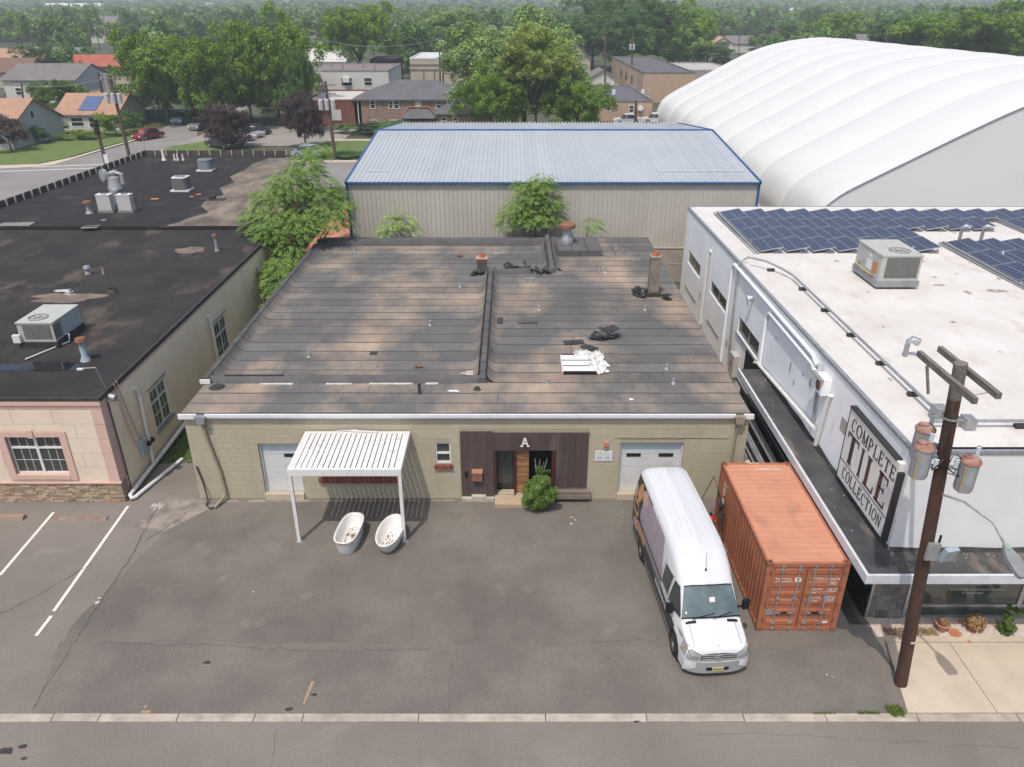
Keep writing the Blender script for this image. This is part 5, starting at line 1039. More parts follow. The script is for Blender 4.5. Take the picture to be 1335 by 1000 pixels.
# peeling marks on the side wall
m = MB(); r = random.Random(14)
for y, z, w in ((27.5, 4.3, .35), (26.9, 3.9, .25), (29.5, 4.7, .2), (25.4, 4.6, .3), (25.0, 5.1, .22), (24.6, 4.5, .3), (26.2, 4.6, .2), (33.8, 4.6, .2), (36.2, 1.6, .4), (35.5, 1.7, .4), (42.6, 1.9, .4), (28.2, 2.8, .25)):
    P = [(XS - .004, y + w * r.uniform(.3, 1) * cos(2 * pi * k / 11) * .5, z + w * r.uniform(.3, 1) * sin(2 * pi * k / 11)) for k in range(11)]; m.poly(P)
m.build('peeling_paint', mat('peeled_grey', (.33, .33, .33), (.55, .55, .55), 9, .9), wb)
m = MB(); m.box(XS - .006, XS, 21.75, 22.45, 4.35, 4.85); m.build('faded_patch', mat('taupe_patch', (.42, .40, .38), rough=.9), wb)
# pipes on the side wall
wp = lambda nm, pts, r, m_: pipe(nm, pts, r, m_, wb, 8)
wp('wall_pipe', [(XS + .02, 41.2, 4.9), (XS - .1, 41.2, 5.02), (XS - .12, 41.25, 4.8), (XS - .1, 41.35, .6)], .09, pvc)
wp('wall_pipe', [(XS - .1, 36.5, .4), (XS - .1, 36.55, 5.45), (XS - .1, 36.25, 5.75), (XS - .1, 25.4, 5.78), (XS - .1, 24.9, 5.6)], .075, wsm)
wp('conduit', [(XS - .12, 35.2, 1.2), (XS - .12, 35.6, 5.7), (XS - .02, 35.7, 6.05), (XS + .35, 35.75, 6.28), (XS + 1.0, 35.0, 6.3), (XS + 1.5, 34.3, 6.18), (XS + 1.75, 33.4, 6.14), (XS + 1.62, 20.7, 6.30), (XS + 1.62, 20.1, 6.32)], .05, galv)
wp('conduit', [(XS + 1.15, 19.5, 6.3), (XS + 12, 19.5, 6.3)], .05, galv)
wp('wall_pipe', [(XS - .1, 30.65, 2.9), (XS - .1, 30.75, 5.2), (XS - .1, 30.4, 5.45), (XS - .1, 25.2, 5.45), (XS - .12, 24.8, 5.25)], .075, wsm)
wp('wall_pipe', [(XS - .1, 24.55, 5.2), (XS - .1, 24.35, 3.6)], .05, greym)
wp('drain_pipe', [(XS - .12, 31.3, 2.75), (XS - .15, 30.8, 2.95), (XS - .2, 23.9, 3.55)], .075, pvc)
wp('wall_pipe', [(XS - .02, 23.4, 5.1), (XS - .15, 23.4, 5.13), (XS - .14, 23.45, 4.85), (XS - .1, 23.75, 2.95)], .075, pvc)
m = MB(); m.box(XS - .3, XS, 23.7, 24.4, 4.95, 5.55); eb = m.build('exhaust_box', wsm, wb); m = MB(); m.tube([(XS - .31, 24.05, 5.22), (XS - .302, 24.05, 5.22)], [.2], 14); m.build('exhaust_hole', rustm, eb); m = MB(); m.box(XS - .45, XS - .3, 23.6, 24.5, 5.552, 5.59); m.build('hood', greym, eb)
m = MB(); m.box(XS - .28, XS, 33.8, 34.5, .8, 1.9); m.build('electric_box', mat('beige_box', (.5, .48, .44), rough=.6), wb); m = MB(); m.box(XS - .284, XS - .278, 34.0, 34.25, 1.3, 1.55); m.build('warning_label', mat('red_label', (.6, .1, .06), rough=.6), wb)
m = MB(); m.tube([(XS - .0, 33.05, 5.2), (XS - .3, 33.05, 5.14)], [.06, .16], 10); m.build('wall_light', whitep, wb)
# conduit feet on the roof
for x, y in ((XS + 1.2, 34.8), (XS + 1.75, 32), (XS + 1.74, 29.3), (XS + 1.72, 26.6), (XS + 1.7, 24), (XS + 1.66, 21.6), (14.8, 19.5), (18, 19.5)): m = MB(); m.obox((x, y, zr(y) - .04), (.32, .16, .12)); m.build('conduit_foot', bitum, wr)
# roof vents and conduit boxes
def gooseneck(px, py, h):
    x, y, _ = G(px, py, 5.95); z = zr(y) - .1; m = MB(); m.tube([(x, y, z), (x, y, z + h)], [.085], 12); o = m.build('vent_pipe', greym, wr, smooth=True); m = MB(); m.tube([(x, y, z + h - .02), (x, y, z + h + .1), (x + .12, y - .02, z + h + .2), (x + .34, y - .05, z + h + .1)], [.09, .1, .13, .15], 12); m.build('vent_hood', alum, o, smooth=True)
gooseneck(1179, 466, .45); gooseneck(1250, 315, .75); gooseneck(1278, 315, .75)
x, y = 12.65, 20.0; m = MB(); m.box(x - .18, x + .18, y - .2, y + .2, 6.06, 6.5); m.build('junction_box', greym, wr); m = MB(); m.box(13.1, 13.4, 19.3, 19.7, 6.06, 6.42); m.build('junction_box', galv, wr)
m = MB(); m.tube([(24.1, 36.6, 5.86), (24.1, 36.6, 6.3)], [.05], 8); m.build('vent_pipe', pvc, wr)
m = MB()
for px, py, w in ((1208, 320, 0), (1207, 322, .5), (1300, 380, .5), (1225, 372, .3)):
    if w: x, y, _ = G(px, py, 5.9); blot(m, x, y, w, w * .5, zr(y) - .085, px, 16)
rq = random.Random(41)
for i in range(60): x = rq.uniform(12.2, 26); y = rq.uniform(19.5, 44); a_ = rq.uniform(.03, .16); blot(m, x, y, a_, a_ * rq.uniform(.5, 2), zr(y) - .086, i, 12)
m.build('roof_stain', mat('brown_stain', (.30, .23, .18), (.6, .55, .5), 4, .9), wr)
# solar arrays: one racked array each, a panel per part
cell = bpy.data.materials.new('solar_cells'); cell.use_nodes = True
t_ = cell.node_tree; N_ = t_.nodes; L_ = t_.links; b_ = N_['Principled BSDF']; tc = N_.new('ShaderNodeTexCoord'); br_ = N_.new('ShaderNodeTexBrick'); br_.offset = 0
br_.inputs['Color1'].default_value = (.010, .014, .040, 1); br_.inputs['Color2'].default_value = (.014, .020, .055, 1); br_.inputs['Mortar'].default_value = (.26, .28, .34, 1); br_.inputs['Scale'].default_value = 1; br_.inputs['Mortar Size'].default_value = .011; br_.inputs['Brick Width'].default_value = .6; br_.inputs['Row Height'].default_value = .17
L_.new(tc.outputs['Object'], br_.inputs['Vector']); L_.new(br_.outputs['Color'], b_.inputs['Base Color']); b_.inputs['Roughness'].default_value = .22; b_.inputs['Specular IOR Level'].default_value = .3
pm = MB(); W_, D_ = 1.18, 2.02; pm.k = 0; pm.box(-W_ / 2 + .025, W_ / 2 - .025, -D_ / 2 + .025, D_ / 2 - .025, -.01, .006)
pm.k = 1
for a in ((-W_ / 2, -W_ / 2 + .025, -D_ / 2, D_ / 2), (W_ / 2 - .025, W_ / 2, -D_ / 2, D_ / 2), (-W_ / 2 + .025, W_ / 2 - .025, -D_ / 2, -D_ / 2 + .025), (-W_ / 2 + .025, W_ / 2 - .025, D_ / 2 - .025, D_ / 2)): pm.box(*a, -.035, .012)
tmp = pm.build('solar_panel', [cell, alum], None, world=False); PM = tmp.data; bpy.data.objects.remove(tmp)
# raised brackets under a panel's high edge
bk = MB(); bk.box(W_ / 2 - .12, W_ / 2 - .06, -.97, -.92, -.30, -.03); bk.box(W_ / 2 - .12, W_ / 2 - .06, .92, .97, -.30, -.03); bk.box(W_ / 2 - .12, W_ / 2 - .06, -.97, .97, -.34, -.28); bk.bar((W_ / 2 - .09, -.95, -.05), (W_ / 2 - .5, -.95, -.18), .03); bk.obox((W_ / 2 - .25, -.98, -.24), (.4, .12, .08))
tmp = bk.build('panel_bracket', greym, None, world=False); BK = tmp.data; bpy.data.objects.remove(tmp)
def array(label, x0, y0, cells):
    t = thing('solar_array', label, 'solar panels', (x0, y0, zr(y0) - .1), 0, 'racked solar arrays on the white roof')
    xm = {}
    for c_, r_ in cells:
        x = x0 + .62 + c_ * 1.32; y = y0 - 1.05 - r_ * 2.18; z = zr(y) + .14
        for nm, me in (('solar_panel', PM), ('panel_bracket', BK)):
            o = bpy.data.objects.new(nm, me); lk(o, t); o.location = Vector((x, y, z)) - t.location; o.rotation_euler = (0, -R(11), 0) if nm == 'solar_panel' else (0, 0, 0)
        xm.setdefault(r_, []).append(c_)
    ym = y0 - 2.18 * (max(r_ for _, r_ in cells) + 1)
    m = MB(); m.obox((x0 - .08, (y0 + ym) / 2, zr((y0 + ym) / 2) - .02), (.12, y0 - ym, .1)); m.obox((x0 - .26, (y0 + ym) / 2, zr((y0 + ym) / 2) - .05), (.08, y0 - ym, .06)); m.build('ballast_rail', greym, t)
array('large rear solar array of four stepped rows behind the grey air conditioner', 12.55, 46.4, [(c, 0) for c in range(12)] + [(c, 1) for c in range(11)] + [(c, 2) for c in range(7)] + [(c, 3) for c in range(7)])
array('solar array at the far right corner of the white roof behind the twin vent pipes', 28.6, 46.4, [(c, r) for c in range(5) for r in range(3)])
array('front right solar array with its long rail near the stained roof patch', 22.75, 39.5, [(c, r) for c in range(9) for r in range(4)])
# canopy roof round the shop
cnm = mat('canopy_membrane', (.055, .055, .058), (.10, .098, .095), .8, .55, bump=.4, bscale=15, c3=(.33, .255, .21), scale3=.55, lo3=.52, hi3=.72, stretch3=(1.6, .5, 1))
m = MB(); m.box(9.97, XS, 16.9, 30.4, 2.68, 2.84); m.box(XS, XE, 16.9, YS0, 2.68, 2.84); cn = m.build('canopy', cnm, wb)
gut = mat('white_gutter', (.70, .73, .76), (.60, .63, .66), 2, .4)
m = MB()
for k, (o, z0, z1) in enumerate(((0, 2.62, 2.90), (.05, 2.66, 2.875), (.10, 2.70, 2.85))):
    m.box(9.86 + o * .8, 9.90 + o * .8, 16.76 + o, 30.4, z0, z1); m.box(9.90 + o * .8, XE, 16.76 + o, 16.80 + o, z0, z1)
m.box(9.862, 9.968, 16.765, 30.4, 2.6, 2.64); m.box(9.97, XE, 16.765, 16.9, 2.6, 2.64); m.build('gutter', gut, cn)
m = MB(); r = random.Random(5)
m.grid([[(XS - .02, y, 2.845 + .14 + .03 * sin(y * 3)) for y in np.linspace(YS0, 30.4, 60)], [(XS - .10 + .04 * sin(y * 5), y, 2.85) for y in np.linspace(YS0, 30.4, 60)]]); m.grid([[(x, YS0 - .02, 2.845 + .10 + .02 * sin(x * 3)) for x in np.linspace(XS, XE, 90)], [(x, YS0 - .10 + .03 * sin(x * 5), 2.85) for x in np.linspace(XS, XE, 90)]]); m.build('canopy_flashing', bitum, cn)
m = MB()
for k in range(46): x = XS - r.uniform(.02, 1.0) if k < 28 else r.uniform(XS, 17); y = r.uniform(18.2, 30) if k < 28 else r.uniform(17.1, 17.9); m.obox((x, y, 2.85), (r.uniform(.01, .03),) * 2 + (.008,), r.random())
m.build('paint_flakes', whitep, cn)
# shop front
YF2 = 18.22
slate = mat('slate_tile', (.16, .155, .15), (.24, .225, .21), 4, .75, rnd=.3, bump=.2)
m = MB(); m.box(10.98, 11.02, YF2, 33, 0, 2.66); m.box(11.02, XE, YF2 + .5, YF2 + .6, 0, 2.66); m.build('shop_backing', dark, wb)
r = random.Random(31)
for k in range(9):
    x = 11.02 - (0 if k % 2 else .2)
    while x < 12.06:
        a, b2 = max(11.03, x), min(12.08, x + .42)
        if b2 - a > .06: mm = MB(); d = r.uniform(0, .02); mm.box(a + .004, b2 - .004, YF2 - d, YF2 + .05, k * .29 + .03, k * .29 + .315); mm.build('slate_tile', slate, wb)
        x += .42
for k in range(9):
    y = YF2 + .02 + (.2 if k % 2 else 0)
    for q_ in range(6): mm = MB(); d = r.uniform(0, .03); mm.box(10.93 - d, 10.98, y + .004, y + .416, k * .29 + .03, k * .29 + .315); mm.build('slate_tile', mat('black_slate', (.02, .02, .021), (.035, .034, .034), 5, .6) if k + q_ == 0 else bpy.data.materials['black_slate'], wb); y += .42
m = MB(); m.box(10.96, 11.03, YF2 - .03, YF2 + .02, 0, 2.66); m.box(12.09, 12.14, YF2 - .03, YF2 + .05, 0, 2.66); m.build('corner_bead', alum, wb)
xs = [12.14, 15.62, 16.6, 20.1, 23.6]
for a, b2 in zip(xs, xs[1:]):
    m = MB(); m.box(a, a + .07, YF2 - .03, YF2 + .06, .02, 2.66); m.box(b2 - .07, b2, YF2 - .03, YF2 + .06, .02, 2.66)
    for z0, z1 in ((.02, .10), (.46, .56), (2.56, 2.66)): m.box(a + .07, b2 - .07, YF2 - .028, YF2 + .06, z0, z1)
    w = m.build('shop_window', alum, wb)
    for z0, z1 in ((.10, .46), (.56, 2.56)): mm = MB(); mm.box(a + .07, b2 - .07, YF2 + .01, YF2 + .02, z0, z1); mm.build('pane', glassg, w)
text('window_lettering', 'PROFESSIONAL TRADE ONLY SHOWROOM', .085, whitew, wb, (14.2, YF2 + .004, 1.12), (1, 0, 0), (0, 0, 1), .001); text('window_lettering', 'BY APPOINTMENT', .08, whitew, wb, (14.1, YF2 + .004, .98), (1, 0, 0), (0, 0, 1), .001)
# sign board
sg = thing('shop_sign', 'large grey sign board reading COMPLETE TILE COLLECTION on the white side wall', 'sign', (XS - .1, 19.8, 3.1))
Y0, Y1, Z0, Z1 = 18.22, 21.62, 3.08, 5.62
m = MB(); m.box(XS - .16, XS - .002, Y0, Y1, Z0, Z1); m.build('board', mat('sign_face', (.84, .84, .80), (.78, .78, .75), 2, .6), sg)
m = MB(); m.box(XS - .18, XS - .004, Y0 - .10, Y0 - .004, Z0 - .05, Z1 - .25); m.box(XS - .20, XS - .004, Y0 + .2, Y1 + .03, Z1 + .004, Z1 + .05); m.box(XS - .175, XS - .004, Y0, Y1 + .03, Z0 - .05, Z0 - .004); m.box(XS - .175, XS - .004, Y1 + .004, Y1 + .03, Z0, Z1); m.build('frame', mat('sign_frame', (.035, .035, .037), rough=.5), sg)
ink = mat('sign_ink', (.05, .045, .045), rough=.6); inkr = mat('sign_ink_faded', (.14, .055, .04), (.05, .04, .04), 2, .6)
xf = XS - .166
def serif(ch, y, z, w, h, mt, th=.16, se=.05, name='letter'):
    """serif capital: y is the left edge as read (text runs towards -y)"""
    m = MB(); th *= w; fl = .045 * h
    def b(u0, u1, v0, v1): m.box(xf - .012, xf + .006, y - u1 * w, y - u0 * w, z + v0 * h, z + v1 * h)
    def seg(u0, v0, u1, v1, t):
        dy, dz = (u1 - u0) * w, (v1 - v0) * h; L = math.hypot(dy, dz); nx, nz = -dz / L * t / 2, dy / L * t / 2; a, c = (y - u0 * w, z + v0 * h), (y - u1 * w, z + v1 * h)
        m.prism([(a[0] + nx, a[1] + nz), (c[0] + nx, c[1] + nz), (c[0] - nx, c[1] - nz), (a[0] - nx, a[1] - nz)], 'x', xf - .012, xf + .006)
    def arc(cu, cv, ru, rv, a0, a1, t0, t1):
        n = 16; P = []; Q = []
        for i in range(n + 1):
            a = a0 + (a1 - a0) * i / n; t = t0 + (t1 - t0) * abs(cos(a)); P.append((cu + ru * cos(a), cv + rv * sin(a))); Q.append((cu + (ru - t / w) * cos(a), cv + (rv - t0 / h) * sin(a)))
        for i in range(n): m.prism([(y - p[0] * w, z + p[1] * h) for p in (P[i], P[i + 1], Q[i + 1], Q[i])], 'x', xf - .012, xf + .006)
    tk, tn = th, th * .38; u = th / w
    stem = lambda u0: (b(u0, u0 + u, .03, .97), b(u0 - .08, u0 + u + .08, 0, .045), b(u0 - .08, u0 + u + .08, .955, 1))
    if ch == 'T': b(.5 - u / 2, .5 + u / 2, .03, .96); b(.34, .66, 0, .045); b(.02, .98, .935, 1); b(.02, .07, .80, .94); b(.93, .98, .80, .94)
    elif ch == 'I': stem(.5 - u / 2)
    elif ch == 'L': stem(.15); b(.15, .95, 0, .06); b(.89, .95, .05, .25)
    elif ch == 'E': stem(.15); b(.15, .92, 0, .06); b(.87, .92, .05, .24); b(.15, .86, .94, 1); b(.81, .86, .78, .95); b(.2, .68, .49, .54); b(.64, .68, .42, .61)
    elif ch == 'C': arc(.55, .5, .48, .52, R(50), R(310), tn, tk); b(.80, .85, .72, .92)
    elif ch == 'O': arc(.5, .5, .5, .52, 0, 2 * pi, tn, tk)
    elif ch == 'P': stem(.15); arc(.45, .72, .42, .28, -pi / 2, pi / 2, tn, tk); b(.2, .46, .94, 1); b(.2, .46, .44, .50)
    elif ch == 'M': seg(.12, 0, .12, 1, tn); seg(.12, 1, .5, .02, tk); seg(.5, .02, .88, 1, tn); seg(.88, 1, .88, 0, tk); b(.02, .22, 0, .04); b(.74, 1.0, 0, .04)
    elif ch == 'N': seg(.14, 0, .14, 1, tn); seg(.14, 1, .86, 0, tk); seg(.86, 0, .86, 1, tn); b(.04, .26, 0, .04); b(.74, .98, .96, 1)
    return m.build(name, mt, sg)
y = 21.36
for ch in 'COMPLETE': w = .36 if ch not in 'MO' else .42; serif(ch, y, 4.98, w * .9, .42, ink); y -= w + (.02 if ch != 'L' else -.02)
y = 21.45
for ch, w in zip('TILE', (.86, .48, .74, .74)): serif(ch, y, 3.88, w, .98, ink if ch in 'TI' else inkr, .24); y -= w + .06
y = 21.30
for ch in 'COLLECTION': w = .30 if ch != 'I' else .20; serif(ch, y, 3.26, w * .86, .38, ink, .15 if ch != 'I' else .24); y -= w
m = MB(); m.box(xf - .008, xf + .006, Y0 + .05, Y1 - .02, 3.76, 3.775); m.build('rule_line', ink, sg)
# things kept in the alley between the buildings
rk = thing('pipe_rack', 'long grey and cream pipes and boards stored in the alley behind the orange container', 'stored pipes', (9.6, 26, 0))
r = random.Random(77)
for k, (x, z, w, c) in enumerate(((9.15, .9, .28, 0), (9.45, 1.0, .10, 1), (9.65, 1.1, .16, 2), (9.85, .95, .12, 1), (10.05, 1.2, .10, 2), (10.25, 1.1, .16, 1), (10.45, 1.3, .08, 3), (10.6, 1.2, .10, 1), (9.3, .55, .2, 1), (9.9, .6, .25, 1))):
    m_ = (mat('cream_board', (.62, .57, .47), rough=.7) if c == 0 else (greym, galv, black)[c - 1]); m = MB()
    if c: m.tube([(x - .1, 23.6 + r.random() * .4, z + .2), (x + .15, 31 + r.random() * 2, z)], [w / 2], 8)
    else: m.obox((x, 26.5, z + .2), (w, 5.6, .12), -.02, -.03)
    m.build('board' if not c else 'stored_pipe', m_, rk)
for y in (23.9, 27.5):
    m = MB()
    for x in (9.05, 10.7): m.box(x, x + .06, y, y + .06, 0, 1.75)
    m.box(9.05, 10.76, y + .062, y + .11, .35, .42); m.box(9.05, 10.76, y + .062, y + .11, .72, .78); m.build('rack_frame', rustm, rk)
pipe('crossbar', [(8.85, 23.55, 2.2), (10.3, 23.5, 2.25)], .02, rustm, rk); pipe('crossbar', [(8.85, 23.55, 2.2), (8.85, 23.6, 0)], .02, rustm, rk)
# ================================================================ UTILITY POLE
pbase = Vector((10.92, 15.62, 0)); ptop = Vector((9.98, 15.5, 9.98))
def pp(z): return pbase + (ptop - pbase) * (z / 9.98)
up_ = thing('utility_pole', 'thick leaning brown utility pole with two bare crossarms and three rusty lidded transformers in front', 'utility pole', pbase)
polem = mat('creosoted_pole', (.105, .052, .036), (.065, .036, .027), 2.5, .85, stretch=(1.6, 1.6, .25), bump=.5, bscale=25, c3=(.17, .13, .11), scale3=3, lo3=.56, hi3=.75, stretch3=(1.5, 1.5, .15), grain=.35)
greywood = mat('grey_crossarm', (.24, .215, .19), (.14, .13, .115), 6, .95, bump=.6, bscale=25, stretch=(3, .5, 3))
m = MB(); m.tube([pp(z) for z in (-.05, 2, 4, 6, 8, 9.1)], [.172, .165, .158, .152, .148, .145], 18); pole = m.build('pole', polem, up_, smooth=True)
m = MB(); m.tube([pp(9.1), pp(9.98)], [.145, .145], 18); m.build('pole_top', greywood, pole, smooth=True)
for dx, zc, y0, y1 in ((-.24, 9.62, 14.35, 16.85), (.24, 9.74, 14.35, 16.85)):
    c_ = pp(zc); m = MB(); m.box(c_.x + dx - .055, c_.x + dx + .055, y0, y1, zc - .07, zc + .07); m.build('crossarm', greywood, up_)
m = MB(); m.bar((pp(9.6).x - .3, 16.3, 9.55), (pp(9.3).x - .3, 16.0, 8.95), .05); m.build('arm_brace', greywood, up_)
m = MB(); m.tube([(pp(9.7).x - .22, 14.6, 9.62), (pp(9.7).x + .24, 14.7, 9.66)], .012, 5); m.build('tie_rod', alum, up_)
m = MB(); m.lathe(pp(8.6).x, pp(8.6).y, [(.185, 8.57), (.19, 8.6), (.185, 8.63)], 16); m.build('band', alum, up_)
trm = mat('transformer_grey', (.52, .55, .58), (.40, .40, .40), 3, .5, c3=(.3, .16, .1), scale3=3.5, lo3=.66, hi3=.75)
trl = mat('transformer_rust', (.36, .16, .115), (.44, .32, .28), 6, .8)
for k, (dx, dy, zb) in enumerate(((-.52, -.02, 6.95), (.50, -.25, 6.72), (-.30, .50, 7.15))):
    c_ = pp(7.4); x, y = c_.x + dx, c_.y + dy; m = MB(); m.lathe(x, y, [(.19, zb + .05), (.212, zb + .1), (.212, zb + .80), (.222, zb + .83)], 20, cap=True); tr = m.build('transformer', trm, up_, smooth=True)
    m = MB(); m.lathe(x, y, [(.235, zb + .82), (.235, zb + .87), (.16, zb + .96), (0, zb + .97)], 20); m.lathe(x - .07, y, [(.11, zb + .93), (.11, zb + 1.0), (0, zb + 1.0)], 14); m.build('lid', trl, tr, smooth=True)
    m = MB(); [m.lathe(x + .16, y + .1, [(.04, zb + .93 + i * .05), (.06, zb + .95 + i * .05), (.04, zb + .98 + i * .05)], 10) for i in range(5)]; m.build('bushing', mat('porcelain%d' % k, (.55, .6, .65), rough=.3), tr)
    m = MB(); m.box(x - .03 - .2, x - .0 - .2, y - .24, y - .19, zb + .1, zb + .8); m.build('strap', mat('brass%d' % k, (.45, .36, .2), rough=.6), tr); m = MB(); m.bar((x, y, zb + .55), (c_.x, c_.y, zb + .6), .07); m.build('hanger', galv, tr)
m = MB(); c_ = pp(7.5)
for a in range(5): m.tube([c_ + Vector((.18 * cos(a), -.18, .2 - a * .06)), c_ + Vector((.4 * cos(a * 1.7), -.32, .05 - a * .1)), c_ + Vector((.5 * cos(a * 2.2), .1, -.25))], .014, 5)
m.build('cable_loops', black, up_); m = MB()
for a in (-.26, .22): [m.lathe(c_.x + a, c_.y - .2, [(.035, 7.35 + i * .05), (.06, 7.37 + i * .05), (.035, 7.4 + i * .05)], 8) for i in range(5)]
m.build('insulator', bpy.data.materials['porcelain0'], up_)
a0 = pp(6.5); pipe('lamp_arm', [a0, a0 + Vector((.35, -.55, .12)), a0 + Vector((.75, -1.15, -.05)), a0 + Vector((.95, -1.5, -.45))], .03, galv, up_)
hd = a0 + Vector((1.02, -1.72, -.62)); m = MB(); m.lathe(0, 0, [(.01, .0)], 3) if 0 else None
for z, s_ in ((0, 1),): m.prism([(-.09, .25), (.09, .25), (.17, .0), (.17, -.38), (.12, -.46), (-.12, -.46), (-.17, -.38), (-.17, 0)], 'z', -.05, .05)
lm = m.build('lamp_head', greym, up_, world=False); lm.location = hd - pbase; lm.rotation_euler = (R(25), 0, R(12))
m = MB(); m.obox((0, .27, .03), (.12, .14, .08)); o = m.build('photocell', mat('green_cell', (.25, .4, .33), rough=.5), lm, world=False)
c_ = pp(4.95); m = MB(); m.box(c_.x - .12, c_.x + .18, c_.y - .30, c_.y - .21, 4.65, 5.15); m.build('meter_guard', galv, up_); m = MB(); m.obox((c_.x + .42, c_.y - .3, 4.85), (.36, .14, .44), .25, .3); m.build('flood_lamp', mat('lamp_back', (.38, .44, .50), rough=.4), up_); m = MB(); m.cyl(c_.x + .16, c_.y - .2, 5.0, 5.35, .03); m.build('photocell', black, up_)
m = MB(); m.box(pp(1.75).x - .05, pp(1.75).x + .12, pp(1.75).y - .215, pp(1.75).y - .19, 1.72, 1.78); m.build('pole_tag', mat('tag_pale', (.6, .5, .42), rough=.7), up_)
# potted plants and shrub on the gravel
def pot(label, px, py, r_, h, m_, plant):
    x, y, _ = G(px, py); t = thing('plant_pot' if plant else 'clay_saucer', label, 'plant pot' if plant else 'saucer', (x, y, .03))
    m = MB(); m.lathe(x, y, [(r_ * .7, .03), (r_ * .95, .03 + h * .85), (r_ * 1.08, .03 + h * .85), (r_ * 1.08, .03 + h), (r_ * .92, .03 + h), (r_ * .88, .03 + h * .8), (0, .03 + h * .8)], 18); m.build('pot', m_, t, smooth=True)
    if plant:
        me = leaf_cloud('leaves', [(x, y, h + .08, plant)] * 2, 500, .05, mat('dry_plant%d' % px, (.38, .25, .11), (.30, .17, .08), 14, .9), px, .8); o = lk(bpy.data.objects.new('dry_leaves', me), t); o.matrix_parent_inverse = Matrix.Translation(-t.location)
pot('terracotta pot of dry brown stems on the white gravel beside the utility pole', 1226, 822, .20, .28, mat('pink_pot', (.50, .24, .17), (.4, .2, .15), 6, .9), .12)
pot('flat empty orange saucer on the white gravel between the two pots', 1244, 827, .17, .04, terra, 0)
pot('terracotta pot with a spreading dried up plant on the white gravel', 1268, 822, .20, .22, terra, .30)
x, y, _ = G(1313, 826); t = thing('weedy_shrub', 'leafy green weed shrub growing in the white gravel in front of the shop window', 'shrub', (x, y, 0))
lk(bpy.data.objects.new('crown', leaf_cloud('crown', [(r.uniform(-.2, .2), r.uniform(-.15, .15), .12 + .09 * k, .15 - .008 * k) for k in range(11)], 2200, .035, bushm, 8)), t); m = MB(); m.tube([(0, 0, 0), (.02, 0, 1.0)], [.015, .006], 5); m.build('stem', barkm, t, world=False)
tufts('dead_weeds', (11.3, 12.9, 17.42, 17.7), 900, .12, .012, mat('straw', (.42, .30, .16), (.3, .2, .1), 9, .9), .03, 8)
m = MB(); r = random.Random(5)
for px, py in ((1296, 818), (1300, 812), (1263, 838), (1250, 812), (1258, 815)): x, y, _ = G(px, py); m.obox((x, y, .06), (.09, .05, .03), r.random() * 3)
m.build('pot_shards', terra, label='broken terracotta shards scattered on the gravel around the dried plant', cat='shards')
# ================================================================ METAL BUILDING AND AIR DOME
MX0, MX1, MY0, MYR, MY1 = -10.85, 16.23, 51.0, 65.0, 79.0; ZE, ZRG = 6.76, 8.05
mbl = thing('metal_warehouse', 'metal warehouse with pale blue grey ribbed roof, blue trim and beige ribbed walls', 'warehouse', (2.7, MY0, 0))
rmm = mat('blue_grey_sheet', (.47, .51, .545), (.43, .475, .51), .3, .5, metal=.05, rnd=.035)
wmm = mat('beige_sheet', (.54, .51, .45), (.50, .47, .415), .4, .6, rnd=.04)
trimb = mat('blue_trim', (.03, .105, .27), (.04, .13, .31), 2, .5)
NS = 30; sw_ = (MX1 - MX0) / NS
def ribs(w): return [(0, 0), (.0, .035), (.03, .035), (.05, 0), (w / 3 - .02, 0), (w / 3, .03), (w / 3 + .03, .03), (w / 3 + .05, 0), (2 * w / 3 - .02, 0), (2 * w / 3, .03), (2 * w / 3 + .03, .03), (2 * w / 3 + .05, 0), (w, 0)]
def meshof(b, nm, m_): o = b.build(nm, m_, None, world=False); me = o.data; bpy.data.objects.remove(o); return me
b1 = MB(); b1.grid([[(x, 0, z) for x, z in ribs(sw_)], [(x, MYR - MY0 + .15, z + ZRG - ZE) for x, z in ribs(sw_)]]); b2 = MB(); b2.grid([[(x, 0, z + ZRG - ZE) for x, z in ribs(sw_)], [(x, MY1 - MYR, z) for x, z in ribs(sw_)]]); b3 = MB(); b3.grid([[(x, -z, 2.37) for x, z in ribs(sw_)], [(x, -z, ZE - .12) for x, z in ribs(sw_)]])
M1, M2, M3 = meshof(b1, 'roof_sheet', rmm), meshof(b2, 'roof_sheet', rmm), meshof(b3, 'wall_sheet', wmm)
for k in range(NS):
    x = MX0 + k * sw_; piece('roof_sheet', M1, (x, MY0 - .1, ZE), mbl); piece('roof_sheet', M2, (x, MYR, ZE), mbl); piece('wall_sheet', M3, (x, MY0, 0), mbl)
m = MB(); m.prism([(MY0 + .02, 0), (MY1 - .05, 0), (MY1 - .05, ZE - .1), (MYR, ZRG - .1), (MY0 + .02, ZE - .1)], 'x', MX0 + .05, MX1 - .05); m.build('core_wall', wmm, mbl)
m = MB(); m.box(MX0 + .06, MX1 - .06, MY0 - .12, MY0 + .015, -.1, 2.3); m.build('base_wall', mat('base_block', (.42, .37, .31), (.36, .31, .26), .8, .9), mbl); m = MB(); m.box(MX0, MX1, MY0 - .16, MY0 - .04, 2.3, 2.37); m.box(MX0, MX1, MY0 - .135, MY0 - .122, 1.2, 1.26); m.build('base_trim', sidew, mbl)
m = MB(); m.box(MX0 - .1, MX1 + .1, MY0 - .2, MY0 - .04, ZE - .13, ZE - .01); m.box(MX0 - .08, MX0 + .06, MY0 - .1, MY0 + .06, 0, ZE - .14); m.box(MX1 - .06, MX1 + .08, MY0 - .1, MY0 + .06, 0, ZE - .14)
for x in (MX0 - .1, MX1 - .02): m.prism([(MY0 - .2, ZE - .12), (MYR, ZRG - .12), (MY1, ZE - .12), (MY1, ZE + .08), (MYR, ZRG + .08), (MY0 - .2, ZE + .08)], 'x', x, x + .12)
m.build('blue_trim', trimb, mbl)
